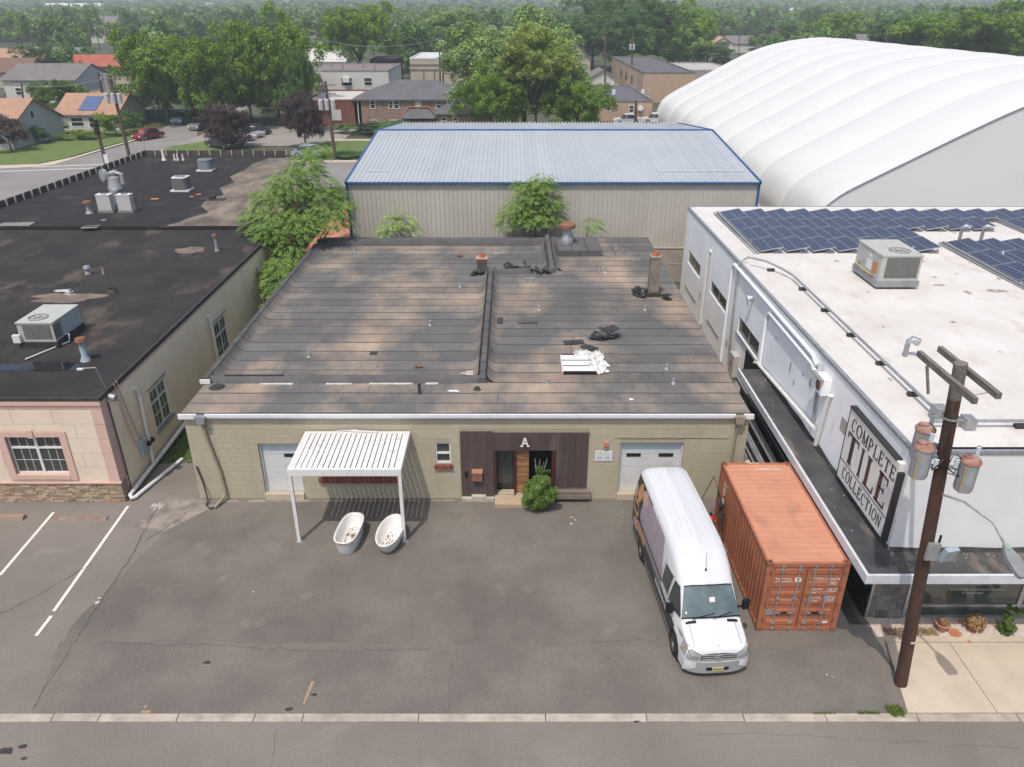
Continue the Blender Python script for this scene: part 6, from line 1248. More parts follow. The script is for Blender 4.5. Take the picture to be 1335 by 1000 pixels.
m = MB(); m.box(MX0, MX1, MYR - .12, MYR + .14, ZRG - .02, ZRG + .075); m.build('ridge_cap', trimb, mbl)
m = MB()
for k in range(NS * 3): m.box(MX0 + (k + .4) * sw_ / 3, MX0 + (k + .75) * sw_ / 3, MY1 - .1, MY1 + .05, ZE - .02, ZE + .12)
m.build('eave_closures', whitep, mbl, kind='stuff')
m = MB(); z = ZE + (ZRG - ZE) * .165; m.box(9.9, 16.0, MY0 + 2.2, MY0 + 2.3, z + .04, z + .07); m.box(-10, -8.3, MY0 + 2.2, MY0 + 2.3, z + .04, z + .07); m.build('roof_flashing', whitep, mbl)
# red-orange lean-to beside it
lt = thing('orange_lean_to', 'low salmon orange roofed lean-to beside the left corner of the metal warehouse', 'lean-to', (-12, 56, 0))
om = mat('salmon_roof', (.62, .25, .17), (.55, .22, .15), 1, .7); m = MB(); m.prism([(-14.6, 1.6), (-10.95, 2.9), (-10.95, 3.0), (-14.6, 1.7)], 'y', 51.5, 72); m.build('roof', om, lt); m = MB(); m.box(-14.5, -10.95, 51.5, 51.7, 0, 1.6); m.box(-14.5, -14.3, 51.7, 72, 0, 1.6); m.build('wall', om, lt)
# dome
dm = thing('air_dome', 'huge white fabric air dome with puffed ribs behind the warehouse at right', 'air dome', (48.8, 60, 0))
dmm = mat('dome_fabric', (.76, .76, .75), (.73, .73, .72), .25, .55, spec=.3); dgm = mat('dome_end_fabric', (.86, .86, .86), (.83, .83, .83), .15, .6)
XC = 48.8; prof = [(23.8, 0), (23.6, .9), (23.85, 1.9), (24.5, 3.1), (25.7, 4.1), (28.2, 5.45), (31.2, 7.05), (34.5, 8.8), (37.7, 10.4), (41, 11.5), (44.5, 12.15), (XC, 12.6)]
prof = prof + [(2 * XC - x, z) for x, z in prof[-2::-1]]
# densify
P2 = []
for (xa, za), (xb, zb) in zip(prof, prof[1:]):
    for i in range(3): P2.append((xa + (xb - xa) * i / 3, za + (zb - za) * i / 3))
P2.append(prof[-1]); P3 = P2[:]
for _ in range(1): P3 = [P3[0]] + [((a[0] + 2 * b[0] + c[0]) / 4, (a[1] + 2 * b[1] + c[1]) / 4) for a, b, c in zip(P3, P3[1:], P3[2:])] + [P3[-1]]
lob = [60.0]
while lob[-1] < 136: lob.append(lob[-1] + 7.8)
for i, (ya, yb) in enumerate(zip(lob, lob[1:])):
    rows = []
    last = i >= len(lob) - 4; lastE = lob[-1]
    for j in range(11):
        t = j / 10; y = ya + (yb - ya) * t; puff = .25 * math.sin(pi * t) ** .75 if 0 < t < 1 else 0
        k = max(0, (y - (lastE - 6)) / 6); sc = math.sqrt(max(0, 1 - k ** 2.2)) if k > 0 else 1
        row = []
        for x, z in P3:
            f = puff * min(1, z / 3); r_ = math.hypot(x - XC, z * 2) + 1e-6
            row.append((XC + (x - XC) * (.55 + .45 * sc) * (1 + f * .8 / 30 if 1 else 1), y, z * sc + f))
        rows.append(row)
    m = MB(); m.grid(rows); m.build('fabric_panel', dmm, dm, smooth=2)
    m = MB(); m.tube([(x, ya, z + .02) for x, z, in [(r_[0], r_[2]) for r_ in rows[0]]], .04, 4); m.build('seam_cable', dmm, dm)
m = MB(); m.poly([(x, 60.0, z) for x, z in P3]); m.build('end_wall', dgm, dm)
m = MB(); m.tube([(x, 59.95, z + .03) for x, z in P3], .09, 6); m.build('edge_roll', whitep, dm)
m = MB(); rows = [(XC + (x - XC) * .99, z * .99) for x, z in P3]; m.poly([(XC + (x - XC) * .56, lob[-1], z * .02) for x, z in P3]) if 0 else None
m = MB(); m.box(22.5, 75, 58.5, 145, -.02, .05); m.build('ring_beam', conc, dm)
# ================================================================ TOWN BEHIND
def gp(*pts): return [G(a, b_)[:2] for a, b_ in pts]
str2 = mat('street_asphalt', (.25, .235, .22), (.29, .275, .258), .25, .92, grain=.1, bscale=20)
lawnm = mat('lawn', (.15, .205, .06), (.115, .175, .05), .35, .95, bump=.5, bscale=12, grain=.3)
townm = mat('town_ground', (.06, .085, .03), (.12, .115, .08), .06, .95, grain=.2, bscale=3)
sheet('town_turf', [(-260, 52), (220, 52), (360, 500), (-420, 500)], townm, -.06)
sheet('street', [(-75, 18), (-42, 18), (-37.5, 50), (-37, 74), (-17, 82), (60, 82), (60, 95.5), (-16, 95.5), (-38, 97), (-43, 108), (-48, 122), (-50, 170), (-56, 170), (-55, 128), (-53.0, 114), (-53.5, 108), (-54.5, 99), (-57, 93), (-75, 88), (-160, 86), (-160, 50)], str2, -.01)
sheet('lawn', [(-130, 93), (-64, 93), (-57.5, 94.5), (-55.8, 99.5), (-55.0, 108), (-54.3, 114), (-55.5, 124), (-90, 126), (-130, 126)], lawnm, .02)
sheet('lawn', [(-46.5, 99), (-38.5, 99.5), (-38.0, 106), (-42.5, 113), (-46.2, 108)], lawnm, .02)
sheet('lawn', [(-26.5, 99), (-5, 99), (-5, 112.5), (-26.5, 112.5)], lawnm, .02)
sheet('sidewalk', [(-130, 91.2), (-62, 91.2), (-57, 92.5), (-55, 94), (-54.6, 99), (-54.0, 108), (-53.3, 114), (-53.9, 114.2), (-54.6, 108), (-55.3, 99.6), (-57, 94.6), (-64, 93.2), (-130, 93.2)], sidew, .03)
sheet('sidewalk', [(-30, 95.6), (20, 95.6), (20, 97.2), (-30, 97.2)], sidew, .03); sheet('sidewalk', [(-26, 112.5), (-5, 112.5), (-5, 114), (-26, 114)], sidew, .03)
sheet('car_park', [(-46, 108), (-24, 108), (-24, 127), (-46, 127)], mat('car_park_asphalt', (.30, .275, .25), (.34, .31, .285), .3, .9), .01)
b = MB(); b.box(-74, -48.6, 90.2, 90.45, .0, .0035) if 0 else None
b = MB()
for p in ((0, 224, 136, 219), (20, 219, 138, 214.5)): (x0, y0, _), (x1, y1, _) = G(p[0], p[1]), G(p[2], p[3]); b.add([(x0, y0, .002), (x1, y1, .002), (x1, y1 + .35, .002), (x0, y0 + .35, .002)], [(0, 1, 2, 3)])
x, y, _ = G(66, 232); blot(b, x, y, .35, .2, .003, 2) if 0 else None
b.build('stop_line', linew, kind='structure')
b = MB()
for px, py in ((67, 232), (111, 226)): x, y, _ = G(px, py); b.lathe(x, y, [(.4, .002), (0, .004)], 16)
b.build('manhole_cover', greym, kind='structure')
# --------- houses
winm = mat('far_window', (.03, .035, .04), rough=.1, spec=.7)
def box_building(name, label, px0, px1, py_top, y0, y1, wallm, roofm, wins=(), z1=None, rim=None, cat='building', base=0):
    x0 = Yp(px0, py_top, y0)[0]; x1 = Yp(px1, py_top, y0)[0]; z1 = z1 or Yp((px0 + px1) / 2, py_top, y0)[2]
    t = thing(name, label, cat, ((x0 + x1) / 2, y0, 0)); m = MB(); m.box(x0, x1, y0, y1, base, z1 - .05); m.build('wall', wallm, t)
    m = MB(); m.box(x0 + .25, x1 - .25, y0 + .25, y1 - .25, z1 - .05, z1 + .02); m.build('roof', roofm, t)
    m = MB(); m.box(x0 - .05, x1 + .05, y0 - .05, y0 + .22, z1 - .04, z1 + .25); m.box(x0 - .05, x0 + .22, y0 + .22, y1, z1 - .04, z1 + .25); m.box(x1 - .22, x1 + .05, y0 + .22, y1, z1 - .04, z1 + .25); m.box(x0 + .22, x1 - .22, y1 - .22, y1, z1 - .04, z1 + .25); m.build('parapet', rim or wallm, t)
    for a, b_, c, d in wins:   # pixel rects on the front wall
        fwin(t, Yp(a, c, y0)[0], Yp(b_, c, y0)[0], Yp(a, d, y0)[2], Yp(a, c, y0)[2], y0)
    return t, x0, x1, z1
def fwin(t, x0, x1, z0, z1, y, fm=whitep):
    m = MB(); m.box(x0, x1, y - .06, y - .002, z0, z0 + .1); m.box(x0, x1, y - .06, y - .002, z1 - .1, z1); m.box(x0, x0 + .1, y - .06, y - .002, z0 + .1, z1 - .1); m.box(x1 - .1, x1, y - .06, y - .002, z0 + .1, z1 - .1); m.box(x0 + .1, x1 - .1, y - .05, y - .002, (z0 + z1) / 2 - .04, (z0 + z1) / 2 + .04)
    w = m.build('window', fm, t); m = MB(); m.box(x0 + .1, x1 - .1, y - .03, y - .004, z0 + .1, z1 - .1); m.build('pane', winm, w)
def xwin(t, x, y0, y1, z0, z1, fm=whitep):
    m = MB(); m.box(x + .002, x + .06, y0, y1, z0, z0 + .1); m.box(x + .002, x + .06, y0, y1, z1 - .1, z1); m.box(x + .002, x + .06, y0, y0 + .1, z0 + .1, z1 - .1); m.box(x + .002, x + .06, y1 - .1, y1, z0 + .1, z1 - .1); w = m.build('window', fm, t); m = MB(); m.box(x + .004, x + .03, y0 + .1, y1 - .1, z0 + .1, z1 - .1); m.build('pane', winm, w)
def gable_house(name, label, x0, x1, y0, y1, h, rise, axis, wallm, roofm, cat='house', hip=0, ov=.4):
    t = thing(name, label, cat, ((x0 + x1) / 2, y0, 0)); xc, yc = (x0 + x1) / 2, (y0 + y1) / 2; m = MB()
    if hip: m.box(x0, x1, y0, y1, 0, h)
    elif axis == 'x': m.prism([(y0, 0), (y1, 0), (y1, h), (yc, h + rise), (y0, h)], 'x', x0, x1)
    else: m.prism([(x0, 0), (x1, 0), (x1, h), (xc, h + rise), (x0, h)], 'y', y0, y1)
    m.build('wall', wallm, t); m = MB(); th = .18
    if axis == 'x':
        a = hip * (y1 - y0) / 2; k = rise / ((y1 - y0) / 2) * ov
        V = lambda z: [(x0 - ov, y0 - ov, h - k + z), (x1 + ov, y0 - ov, h - k + z), (x1 + ov - a, yc, h + rise + z), (x0 - ov + a, yc, h + rise + z), (x1 + ov, y1 + ov, h - k + z), (x0 - ov, y1 + ov, h - k + z)]
    else:
        a = hip * (x1 - x0) / 2; k = rise / ((x1 - x0) / 2) * ov
        V = lambda z: [(x1 + ov, y0 - ov, h - k + z), (x1 + ov, y1 + ov, h - k + z), (xc, y1 + ov - a, h + rise + z), (xc, y0 - ov + a, h + rise + z), (x0 - ov, y1 + ov, h - k + z), (x0 - ov, y0 - ov, h - k + z)]
    F = [(0, 1, 2, 3), (3, 2, 4, 5)] + ([(1, 4, 2), (0, 3, 5)] if hip else [])
    m.add(V(.02) + V(.02 + th), F + [tuple(6 + i for i in f) for f in F] + [(0, 1, 7, 6), (4, 5, 11, 10)] + ([(1, 4, 10, 7), (5, 0, 6, 11)] if hip else [(1, 2, 8, 7), (2, 4, 10, 8), (5, 3, 9, 11), (3, 0, 6, 9)]))
    m.build('roof', roofm, t); return t
shin = mat('brown_shingle', (.46, .28, .19), (.39, .235, .16), 1, .9, grain=.1, bscale=6); gshin = mat('grey_shingle', (.22, .205, .195), (.17, .16, .155), 1, .9, grain=.1, bscale=6); bshin = mat('slate_shingle', (.15, .15, .165), (.12, .12, .13), .6, .9, grain=.1, bscale=5)
sidg = mat('pale_blue_siding', (.50, .53, .56), (.46, .49, .52), 1, .7); whs = mat('white_siding', (.64, .62, .58), (.58, .56, .52), 1, .8); tanw = mat('tan_wall', (.52, .38, .27), (.47, .34, .24), 1, .9); creamw = mat('cream_wall', (.60, .50, .34), (.54, .45, .31), 1, .9)
peach = mat('peach_roof', (.55, .34, .23), (.50, .31, .22), 1, .9); redr = mat('red_roof', (.48, .13, .09), (.42, .11, .08), 1, .7); brw = mat('brown_brick', (.36, .255, .20), (.27, .185, .145), 3.5, .95, lo=.42, hi=.58, grain=.12, bscale=6); redb = mat('dark_red_brick', (.22, .085, .065), (.19, .075, .06), 1, .95); beig = mat('beige_render', (.50, .43, .34), (.44, .38, .30), .6, .95); wbl = mat('white_block', (.66, .65, .62), (.60, .59, .57), .7, .9)
t = gable_house('house', 'small house with light blue gable and orange brown roof at the far left', -86, -66, 105, 118, 2.6, 3.0, 'x', sidg, shin); xwin(t, -66, 110.4, 111.4, 3.2, 4.3)
xwin(t, -66, 107.2, 108.6, .8, 1.8)
t = gable_house('house', 'bungalow with orange brown roof and solar panels behind the round hedges', -69.5, -60.3, 123, 133, 2.3, 2.4, 'x', whs, shin); fwin(t, -67.5, -65.5, .5, 1.9, 123); fwin(t, -64.8, -63.0, .3, 1.9, 123)
m = MB(); m.box(-62.4, -61.9, 122.95, 123, .1, 1.9); m.build('green_post', mat('green_post', (.1, .35, .1), rough=.7), t)
m = MB(); k = 2.4 / 5; m.prism([(123.5, 2.3 + .5 * k + .22), (127, 2.3 + 4 * k + .22), (127, 2.3 + 4 * k + .30), (123.5, 2.3 + .5 * k + .30)], 'x', -66.3, -63.6); m.build('solar_panel', mat('house_solar', (.10, .15, .28), rough=.25), t)
t = gable_house('house', 'large white house with grey roof and blue grey gable behind the green tree', -98, -84, 158, 172, 4.3, 2.4, 'x', whs, gshin); xwin(t, -84, 164, 165.3, 4.2, 5.4); m = MB(); m.prism([(158.05, 1.5), (171.9, 1.5), (171.9, 4.3), (165, 6.6), (158.05, 4.3)], 'x', -84, -83.9); m.build('gable_cladding', sidg, t)
for x in (-96, -90): fwin(t, x, x + 1.3, 1.6, 3.0, 158)
t, x0, x1, z1 = box_building('tan_building', 'tan building with peach tinted flat roof beside the thick brown pole', 112, 172, 122, 150, 172, tanw, peach, [(156, 161, 131, 136)])
for k in range(2): m = MB(); m.box(x0 + 1 + k * 3.0, x0 + 2.2 + k * 3.0, 149.94, 150, .8, 2.2); m.build('pane', winm, t)
for k, px in enumerate((136, 142, 150)):
    x, y, z = Yp(px, 118, 153); m = MB(); m.cyl(x, y, z1, z1 + 3.2, .5); m.build('steel_tank', galv, t, smooth=True)
t, x0, x1, z1 = box_building('red_roofed_building', 'cream building with a broad red mansard roof behind the big maple', 100, 175, 84, 200, 225, creamw, mat('pale_roof', (.55, .54, .52), rough=.8), [(117, 121, 92, 101), (125, 131, 92, 101), (150, 157, 92, 101)])
m = MB(); m.prism([(199.0, z1 - .4), (200.5, z1 - .4), (200.5, z1 + 2.2)], 'x', x0 - .6, x1 + .6); m.build('red_mansard', redr, t)
t, x0, x1, z1 = box_building('white_block_building', 'white flat roofed building with two square windows beyond the brick house', 385, 506, 93, 152, 170, wbl, mat('dull_roof', (.25, .20, .19), rough=.9), [(444, 459, 101, 112), (474, 485, 101, 112)], rim=greym)
m = MB(); a = Yp(448, 107, 152); m.box(a[0], a[0] + 1.2, 151.2, 152, a[2], a[2] + .8); m.build('window_air_unit', whitep, t)
for k in range(6): m = MB(); m.cyl(x0 + 2 + k * 3, 156 + k % 2 * 4, z1, z1 + .9, .15); m.build('roof_vent', greym, t)
t, x0, x1, z1 = box_building('red_brick_building', 'low dark red brick building with a pale roof beside the brick house', 396, 470, 132, 127, 143, redb, mat('pale_roof2', (.62, .58, .54), rough=.8)); m = MB(); a = Yp(432, 143, 127); m.box(a[0], a[0] + 1.5, 126.9, 127, a[2] - 1.6, a[2]); m.build('roller_door', whs, t)
t, x0, x1, z1 = box_building('tan_shed', 'narrow tan side building with thin pilasters beside the white block building', 372, 409, 103, 146, 151.8, tanw, whitep)
# brick townhouse
x0, x1 = Yp(464, 163, 127)[0], Yp(612, 163, 127)[0]; hz = Yp(520, 130, 127)[2]
t = gable_house('brick_house', 'two storey brown brick house with a dark hipped roof and a shield on the wall', x0, x1, 127, 140, hz, Yp(520, 106, 133)[2] - hz, 'x', brw, bshin, hip=1)
for a, b_, c, d in ((482, 489, 131, 142), (506, 512, 131, 142), (513, 520, 131, 142), (568, 576, 131, 142), (484, 491, 156, 163), (508, 518, 156, 163)): fwin(t, Yp(a, c, 127)[0], Yp(b_, c, 127)[0], Yp(a, d, 127)[2], Yp(a, c, 127)[2], 127)
a = Yp(545, 136, 126.9); m = MB(); m.prism([(a[0] - .5, a[2] + .6), (a[0] + .5, a[2] + .6), (a[0] + .5, a[2] - .1), (a[0], a[2] - .8), (a[0] - .5, a[2] - .1)], 'y', 126.9, 127); m.build('wall_shield', whs, t)
xa, xb, za = Yp(522, 153, 125)[0], Yp(568, 153, 125)[0], Yp(540, 154, 125)[2]; m = MB(); m.add([(xa, 124.5, za), (xb, 124.5, za), (xb - 1.3, 127, za + 1.2), (xa + 1.3, 127, za + 1.2), (xa, 127, za), (xb, 127, za)], [(0, 1, 2, 3), (0, 3, 4), (1, 5, 2), (0, 4, 5, 1)]); m.build('porch_roof', bshin, t); m = MB(); m.tube([(xa - .1, 126.9, za), (xa + 1.2, 126.9, za + 1.4), (xb - 1.2, 126.9, za + 1.4), (xb + .1, 126.9, za)], .12, 5); m.build('brick_arch', mat('arch_brick', (.45, .18, .1), rough=.9), t)
m = MB(); m.box(x0 + .5, x0 + .62, 126.9, 127, 0, hz); m.build('downspout', whitep, t)
x0, x1 = Yp(570, 163, 121)[0], Yp(640, 163, 121)[0]; hz = Yp(590, 148, 121)[2]
t = gable_house('brick_house', 'lower wing of brick with a grey hipped roof half behind the big green tree', x0, x1, 121, 132, hz, 2.6, 'x', brw, bshin, hip=1)
for a in (575, 590): fwin(t, Yp(a, 150, 121)[0], Yp(a + 7, 150, 121)[0], hz - 1.6, hz - .5, 121)
t, x0, x1, z1 = box_building('beige_building', 'long beige windowless building with dark bands behind the slate roofed brick house', 534, 650, 77, 178, 200, beig, whitep, rim=whitep)
m = MB()
for py in (84.5, 91): z = Yp(560, py, 178)[2]; m.box(x0, x1, 177.9, 178, z - .15, z + .15)
for px in (552, 566, 590, 610): x = Yp(px, 90, 178)[0]; m.box(x - .12, x + .12, 177.88, 177.98, 0, Yp(px, 92, 178)[2])
m.build('dark_bands', mat('band_brown', (.22, .18, .15), rough=.9), t)
t = gable_house('house', 'narrow tan gabled house rising beyond the big green tree', Yp(731, 100, 205)[0], Yp(769, 100, 205)[0], 205, 225, Yp(750, 77, 205)[2], Yp(745, 56, 205)[2] - Yp(750, 77, 205)[2], 'y', beig, gshin); m = MB(); a = Yp(750, 75, 205)[2]; m.box(Yp(736, 80, 205)[0], Yp(760, 80, 205)[0], 204.9, 205, a - .15, a + .15); m.build('gable_band', whitep, t)
t, x0, x1, z1 = box_building('tan_building', 'low tan building with dark flat roof and parked white car by the air dome', 775, 851, 133, 133, 160, tanw, bshin, [(791, 797, 136, 145), (820, 827, 137, 147)], rim=gshin)
for px in (789, 800, 838): a = Yp(px, 122, 145); m = MB(); m.cyl(a[0], 145, z1, z1 + .8, .35); m.build('roof_vent', whitep, t)
m = MB(); m.tube([(x1 - 2.0, 132.6, z1 - .9), (x1 - 2.0, 132.9, z1 - .9)], [.45], 16); m.build('globe_lamp', whitep, t)
t, x0, x1, z1 = box_building('tan_building', 'long tan building with dark roof running back beside the far end of the dome', 838, 905, 112, 160, 212, tanw, bshin, [(846, 849, 118, 126)], z1=5.4, rim=gshin)
for k in range(4): m = MB(); m.box(x0 - .06, x0, 165 + k * 9, 167 + k * 9, 2.2, 3.8); m.build('pane', winm, t)
t, x0, x1, z1 = box_building('grey_building', 'grey building with pale curved roof just left of the dome end', 884, 960, 92, 200, 225, mat('far_grey', (.35, .34, .32), rough=.9), mat('pale_far_roof', (.5, .48, .45), rough=.9), rim=mat('pale_rim', (.5, .49, .47), rough=.9))
t, x0, x1, z1 = box_building('brown_shed', 'dark brown shed with a brick chimney beside the white block building', 482, 515, 79, 185, 197, mat('dark_shed', (.07, .06, .055), rough=.9), mat('shed_roof', (.1, .09, .085), rough=.9)); m = MB(); a = Yp(517, 88, 180); m.box(a[0] - .5, a[0] + .5, 180, 181, 0, a[2]); m.build('chimney', brickm, t)
t = gable_house('house', 'small white shed with gabled roof behind the tan building and wooden poles', Yp(770, 112, 186)[0], Yp(801, 112, 186)[0], 186, 196, 2.6, 1.4, 'y', whs, gshin)
sheet('yard', [(20, 165), (32, 165), (32, 200), (20, 200)], mat('pale_yard', (.45, .42, .38), rough=.9), .01)
# far houses peeping out of the trees
fh = [(942, 63, 330, 9, 'white far house with an orange roof and gable facing left of the dome top', whs, peach, 'y'), (966, 62, 340, 11, 'grey boxy far house beside the orange roofed white one', whs, gshin, 'x'), (1143, 56, 300, 12, 'brown gabled far house showing above the dome ridge', tanw, gshin, 'x'), (322 * .255 + 330, 32, 420, 12, 'cream far house with grey roof left of the tall green tree', creamw, gshin, 'y'), (530, 34, 430, 12, 'white far house with pale roof beyond the trees at centre left', whs, whitep, 'x'), (132, 29, 430, 14, 'white far house standing in the woods above the red roof', whs, gshin, 'x'), (95, 8, 900, 60, 'long white far building in the woods at upper left', whitep, whitep, 'x'), (1028, 14, 900, 26, 'long white far building beyond the dome top', whitep, whitep, 'x'), (1150, 30, 520, 14, 'blue roofed far house beyond the dome ridge', whs, sidg, 'x'), (675, 28, 600, 12, 'tiny white far house above the big green tree', whs, gshin, 'x'), (20, 83, 235, 16, 'low brown roofed far house left of the white house', beig, shin, 'x'), (65, 83, 240, 16, 'low tan far house behind the white house with grey roof', beig, gshin, 'x'), (3, 98, 190, 12, 'brown hipped roof house at the extreme left edge', beig, mat('hip_brown', (.20, .12, .09), rough=.9), 'x'), (1022, 34, 430, 6, 'tiny red and white far building above the dome ridge', redr, whs, 'y'), (365, 22, 500, 14, 'far white house over the right side of the maple trees', whs, gshin, 'x'), (420, 80, 215, 12, 'white domed store beyond the white block building', whs, whs, 'x')]
for px, py, y, w, lab, wm, rm, ax in fh:
    x, _, z = Yp(px, py, y); h = max(3.5, z); gable_house('far_house', lab, x - w / 2, x + w / 2, y, y + 9, h, 2.6, ax, wm, rm)
# --------- vehicles
carg = mat('car_glass', (.02, .025, .03), rough=.06, spec=.8)
def car(label, x, y, rz, colr, L=4.5, W=1.8, H=1.45, cat='car', name='parked_car', suv=False):
    t = thing(name, label, cat, (x, y, 0), rz); pm_ = bpy.data.materials.get('car_paint_%s' % str(colr)) or mat('car_paint_%s' % str(colr), colr, rough=.25, spec=.6)
    bl = H * .60; pr = [(0, .25), (0, .62), (.12, bl * .88), (L * .22, bl), (L * (.90 if not suv else .97), bl + .04), (L - .05, bl * .85), (L, .3)]
    def loft(pr_, ws, par, nm, m_):
        m = MB(); n = len(pr_); m.add([(-w_, p[0], p[1]) for p, w_ in zip(pr_, ws)] + [(w_, p[0], p[1]) for p, w_ in zip(pr_, ws)], [tuple(range(n)), tuple(range(2 * n - 1, n - 1, -1))] + [(i, i + n, (i + 1) % n + n, (i + 1) % n) for i in range(n)]); return m.build(nm, m_, par, world=False)
    b_ = loft([(a, c) for a, c in pr], [W / 2 - .08, W / 2 - .05, W / 2 - .03, W / 2, W / 2, W / 2 - .04, W / 2 - .06], t, 'body', pm_)
    e = L * (.82 if not suv else .95); c0 = [(L * .24, bl), (L * .40, H - .03), (L * .70 if not suv else L * .86, H), (e, bl)]
    loft(c0, [W / 2 - .05, W / 2 - .22, W / 2 - .22, W / 2 - .06], b_, 'cabin_glass', carg)
    loft([(L * .37, H - .06), (L * .41, H + .01), (L * .69 if not suv else L * .86, H + .02), (L * .73 if not suv else L * .89, H - .08)], [W / 2 - .20, W / 2 - .2, W / 2 - .2, W / 2 - .18], b_, 'roof', pm_)
    for s_ in (-1, 1):
        for yy in (L * .19, L * .79): m = MB(); m.tube([(s_ * (W / 2 - .2), yy, .32), (s_ * (W / 2 + .01), yy, .32)], [.32], 16); w = m.build('wheel', rubber, t, world=False); m = MB(); m.tube([(s_ * (W / 2 + .012), yy, .32), (s_ * (W / 2 + .02), yy, .32)], [.2], 12); m.build('rim', galv, w, world=False)
        m = MB(); m.box(s_ * W * .40 - .16, s_ * W * .40 + .16, -.015, .06, .55, .70); m.build('headlight', whitep, b_, world=False); m = MB(); m.box(s_ * W * .42 - .12, s_ * W * .42 + .12, L - .05, L + .02, .6, .8); m.build('tail_light', redr, b_, world=False)
        m = MB(); m.box(s_ * (W / 2 - .02) - .04, s_ * (W / 2 - .02) + .04, L * .4, L * .4 + .05, bl, H - .05); m.build('pillar', pm_, b_, world=False)
    return t
X = lambda px, py: G(px, py)[:2]
car('dark red car parked at the kerb beside the hedge, facing the camera', *X(178, 184), R(-25), (.22, .012, .02), 4.4)
car('light blue pickup with dark front parked under the maple tree', *X(230, 163), R(-8), (.16, .26, .34), 5.2, 1.9, 1.8, 'pickup', suv=True)
car('grey suv parked across the street from the blue pickup', *X(252, 171), R(-8), (.20, .20, .20), 4.6, 1.85, 1.7, suv=True)
for i, (px, py, c, l) in enumerate(((305, 194, (.10, .105, .11), 'dark grey car nearest the black roof in the car park'), (318, 189, (.55, .56, .57), 'silver car second from the black roof in the car park'), (330, 184, (.68, .68, .68), 'white car third from the black roof in the car park'), (341, 180, (.42, .43, .44), 'pale grey car fourth from the black roof in the car park'), (350, 176, (.05, .05, .055), 'black car at the far end of the car park row'))): car(l, *X(px, py), R(62), c)
car('white and blue sedan parked in front of the tan building by the dome', Yp(803, 157, 129)[0] - .3, 129.5, R(-90), (.70, .72, .75), 4.6, 1.85, 1.6)
car('white car parked beside the sedan near the dome corner', Yp(838, 157, 130)[0], 131, R(-90), (.72, .72, .72), 4.4, 1.8, 1.5)
car('small silver car parked behind the left tree near the metal warehouse', *X(424, 205), R(80), (.40, .45, .52), 4.2)
car('white estate car parked beside the big white house at left', *X(12, 134), R(-75), (.72, .72, .72), 4.8); car('dark blue car parked behind the white estate car at left', *X(8, 126), R(-75), (.03, .04, .07), 4.6)
# --------- poles and street furniture
pw = mat('far_pole', (.14, .10, .075), (.10, .075, .06), 1, .95)
def upole(label, px, py, pyt, y=None, r_=.16, arms=1, tr=0, px2=None, name='utility_pole', armw=2.4, mt=None, cat='utility pole', rz=0):
    if y is None: x, y, _ = G(px, py)
    else: x = Yp(px, py, y)[0]
    top = Yp(px2 or px, pyt, y); t = thing(name, label, cat, (x, y, 0)); xt, zt = top[0], top[2]
    m = MB(); m.tube([(x, y, 0), (xt, y, zt)], [r_ * 1.15, r_ * .8], 10); m.build('pole', mt or pw, t)
    for k in range(arms): z = zt - .4 - k * 1.0; m = MB(); m.obox((xt, y - .2, z), (armw, .1, .12), rz); m.build('crossarm', greywood, t); m = MB(); [m.cyl(xt + a * armw * cos(rz), y - .2 + a * armw * sin(rz), z + .06, z + .25, .05) for a in (-.45, -.2, .2, .45)]; m.build('insulator', bpy.data.materials['porcelain0'], t)
    for k in range(tr): a = (k - (tr - 1) / 2) * .75; m = MB(); m.lathe(xt + a, y - .35, [(.27, zt - 3.2), (.28, zt - 2.1), (.2, zt - 2.0)], 12, cap=True); m.build('transformer', trm, t)
    return t, xt, y, zt
upole('pole with dark traffic signal head standing at the crossing behind the black roof', 139, 217, 158, px2=124, arms=0, r_=.2)
x, y, z = Yp(127, 165, G(139, 217)[1]); sg_ = thing('signal_head', 'dark traffic signal housing on the crossing pole behind the black roof', 'traffic light', (x, y, z)); m = MB(); m.obox((x, y - .35, z), (.5, .4, 1.6)); m.build('housing', black, sg_); m = MB(); m.obox((x + .35, y - .3, z - 3.6), (.5, .2, 1.0)); m.build('control_box', whitep, sg_); m = MB(); [m.tube([(x, y - .58, z + a), (x, y - .66, z + a)], [.16], 10) for a in (-.5, 0, .5)]; m.build('lens', mat('lens_dark', (.08, .05, .02), rough=.4), sg_)
upole('tall brown pole with transformers rising beside the red car', 169, 206, 98, px2=143, arms=1, tr=3, r_=.2)
upole('thick short brown pole in front of the tan building at left', 137, 140, 95, px2=128, y=150, arms=0, r_=.32)
upole('grey pole with twin crossarms and three pale transformers in front of the brick house', 437, 207, 106, px2=424, arms=2, tr=3, r_=.2)
upole('left one of two brown poles in front of the long beige building', 573, 106, 58, y=150, arms=0, tr=2); upole('right one of two brown poles in front of the long beige building', 577, 106, 44, y=152, arms=0)
upole('tall thin pole with a wide crossarm beyond the left maple', 396, 92, 38, px2=388, y=172, arms=1, tr=2)
upole('left of two tall poles beyond the tan building with dark roof', 789, 115, 33, y=180, arms=0, r_=.2); upole('right of two tall poles carrying twin white transformers', 823, 115, 44, y=182, arms=0, tr=2, px2=825, r_=.2)
upole('short brown pole standing beside the white sedan by the dome', 829, 158, 131, y=127, arms=0, r_=.25)
upole('thin pole by the small house left of the long white roof', 33, 158, 108, px2=28, y=130, arms=1); upole('pale far mast in the woods left of the maple', 131, 25, -5, y=330, arms=0, r_=.25, mt=greym); upole('pale far mast in the woods above the maple', 255, 25, -8, y=350, arms=0, r_=.25, mt=greym); upole('second pale far mast above the left maple', 180, 26, 2, y=340, arms=0, r_=.22, mt=greym)
upole('far dark pole above the white house with the orange roof', 964, 70, 32, y=300, arms=1); upole('far short pole left of the dome ridge', 1021, 50, 25, y=330, arms=1)
